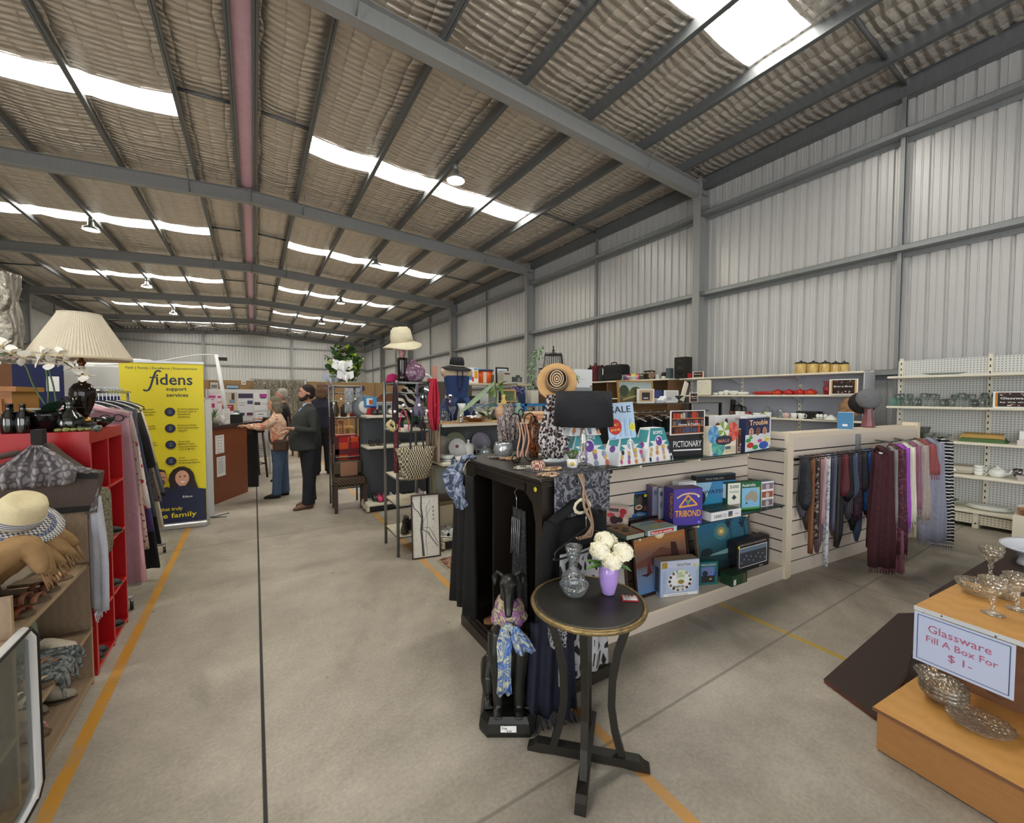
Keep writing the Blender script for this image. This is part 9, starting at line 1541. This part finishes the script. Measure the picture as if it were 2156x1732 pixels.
one('cream_chopping_board','cream board leaning to the right on the glass topped rack','board',MB().box((0,0,.14),(.09,.012,.28),c('#e9e2cf'),ry=R(22),bev=.004),(at(1440,848,y=KY+.2).x,KY+.2,kz+.008));one('black_cone_bowl','black funnel shaped bowl on the glass topped rack','bowl',MB().lathe((0,0,0),[(.03,0),(.012,.02),(.014,.04),(.07,.09),(.065,.09)],K,24),(at(1428,848,y=KY+.08).x,KY+.08,kz+.0005));one('delft_dish','blue and white sloping dish on the glass topped rack','dish',MB().prism([(-.09,0),(.06,0),(.12,.08),(.11,.085),(.05,.03),(-.09,.04)],-.05,.05,mat('#dfe4ea',.2,0,'spots',c2='#dfe4ea',c3='#2a4a94',s=50),'y'),(at(1385,848,y=KY+.1).x,KY+.1,kz+.0005))
p=at(1452,848,y=KY+.12);price_sign('category_sign','white framed Men\'s Accessories sign on the glass topped rack',(p.x,KY+.12,kz+.0005),.15,.13,R(-8),[('Men\'s',.55,.2),('Accessories',.38,.14)])
# wall shelf with luggage, books and a speaker
WX=7.45;wy0,wy1=5.68,9.3
wsf=thing('wall_stock_cabinet','brown timber stock cabinet with pale top against the right wall','cabinet',(WX,wy0,0));wbr=mat('#6f5236',.6);MB().bb((0,0,1.97),(.55,wy1-wy0,2.0),cream_s).build('top',wsf);MB().bb((.5,0,0),(.55,wy1-wy0,1.97),wbr).build('back',wsf);[MB().bb((.02,y,0),(.5,y+.03,1.97),wbr).build('side',wsf)for y in(0,1.8,wy1-wy0-.03)];[MB().bb((.02,.03,z),(.5,wy1-wy0-.03,z+.025),cream_s).build('shelf',wsf)for z in(.5,1.0,1.55)]
WZ=2.0005
def wl(u,x=7.6):return at(u,798,x=x).y
def suitcase(label,y0,y1,h,col,x0=7.5,tag_=False):
    t=thing('suitcase',label,'suitcase',(x0,min(y0,y1),WZ));d=abs(y1-y0);MB().bb((0,0,0),(.38,d,h),mat(col,.8,0,'cloth',c2=col,s=30),bev=.05).build('case_body',t);MB().tube([(.1,d*.35,h-.01),(.1,d*.38,h+.05),(.1,d*.62,h+.05),(.1,d*.65,h-.01)],.014,K,8).build('handle',t);MB().tube([(-.004,.03,h*.55),(-.004,d-.03,h*.55)],.006,K,6).build('zip',t)
    if tag_:MB().bb((-.01,d-.04,h*.4),(-.004,d-.015,h*.8),wh).build('luggage_tag',t)
suitcase('large black suitcase with a white tag on top of the timber stock cabinet',wl(1312),wl(1274),.40,'#141416',tag_=True);suitcase('dark grey ribbed suitcase left of the large black one',wl(1273),wl(1262),.36,'#2c2c30');suitcase('dark red suitcase between the grey cases',wl(1261),wl(1247),.42,'#5a1420');suitcase('small black suitcase at the far left of the luggage row',wl(1246),wl(1240),.38,'#1a1a1e')
bkd=[(1288,1294,.09,'#6a4038'),(1294,1301,.15,'#3a2430'),(1301,1307,.14,'#a9b09c'),(1307,1314,.14,'#9ab0a8'),(1316,1322,.15,'#5a4a7a'),(1322,1328,.14,'#b0283a'),(1331,1341,.15,'#d8cc2a'),(1343,1348,.14,'#d04a80'),(1349,1357,.14,'#4a4a30'),(1358,1362,.2,'#15130f'),(1363,1373,.2,'#1c1812'),(1384,1389,.1,'#c9c9c4')]
for k,(u0,u1,h,q)in enumerate(bkd):a,b=wl(u1),wl(u0);one('book',['short brown','plum','sage','pale green','violet','crimson','yellow','pink','olive','first tall black','second tall black','small white'][k]+' book standing on the timber stock cabinet','book',MB().bb((0,0,0),(.14,max(.015,b-a),h),c(q)).bb((-.001,.004,h*.7),(0,max(.012,b-a-.004),h*.8),c('#d8cfae')),(7.56,a,WZ))
one('white_cake_dish','white square pedestal dish before the books on the stock cabinet','dish',MB().lathe((0,0,0),[(.1,0),(.1,.03),(.16,.07),(.17,.09),(.15,.08)],cer,4),(7.53,wl(1334,7.53)+.0,WZ)).rotation_euler=(0,0,R(45))
one('brown_medallion','round brown floral plaque leaning on the black books','plaque',MB().lathe((0,0,.09),[(.09,0),(.085,.012),(.04,.016),(.001,.018)],mat('#8a6a58',.6,0,'spots',c2='#6a4a3c',c3='#b89a88',s=30),24,ax=(-1,0,.1)),(7.55,wl(1372,7.55),WZ));one('black_lidded_tin','black and white tin on the stock cabinet left of the speaker','tin',MB().lathe((0,0,0),[(.05,0),(.05,.06)],cer,16).lathe((0,0,.06),[(.055,0),(.055,.08),(.001,.085)],K,16),(7.6,wl(1398),WZ));one('blue_grey_tin','tall blue grey book tin beside the speaker','tin',MB().bb((-.06,-.05,0),(.06,.05,.22),c('#4a5a60')),(7.58,wl(1411),WZ));one('silver_shaker','small silver and wood shaker on the stock cabinet','shaker',MB().lathe((0,0,0),[(.03,0),(.028,.1),(.001,.11)],sil,12),(7.6,wl(1384),WZ))
spk=thing('loudspeaker','black box loudspeaker standing on the timber stock cabinet','loudspeaker',(7.58,wl(1443,7.58),WZ));MB().bb((0,0,0),(.22,.27,.44),mat('#15120f',.6)).build('enclosure',spk);MB().lathe((-.001,.135,.15),[(.09,0),(.085,.004),(.03,.001),(.001,.003)],K,24,ax=(-1,0,0)).build('woofer',spk);MB().lathe((-.001,.135,.34),[(.035,0),(.03,.004),(.001,.005)],mat('#2a2622',.5),20,ax=(-1,0,0)).build('tweeter',spk)
for k,(y,q,lb)in enumerate(((6.2,'#3a4a7a','blue folded linens inside the brown stock cabinet'),(6.9,'#6a6a68','grey folded linens inside the brown stock cabinet'),(7.9,'#7a1c2a','dark red bag inside the brown stock cabinet'),(8.6,'#141416','black bag inside the brown stock cabinet'))):one(['linen_stack','linen_stack','holdall','holdall'][k],lb,'linen' if k<2 else 'bag',MB().bb((0,-.25,0),(.3,.25,.18),mat(q,.85),bev=.04),(7.55,y,1.5755))
# white door panel and grey stand behind the striped hat
setz(crate('white_cupboard','white cupboard door panel seen right of the striped straw hat',1208,1247,778,815,5.6,.4,'#e6eaf0',((.1,.45,.5,.02,'#a9adb4'),(.88,.03,.1,.08,'#5a463c'))),at(1208,815,y=5.6).z);one('tall_pale_cupboard','tall pale carcass under the white cupboard door panel','cupboard',MB().bb((0,0,0),(at(1247,815,y=5.6).x-at(1208,815,y=5.6).x,.4,at(1208,815,y=5.6).z-.001),c('#9aa0a8')),(at(1208,815,y=5.6).x,5.6,0))
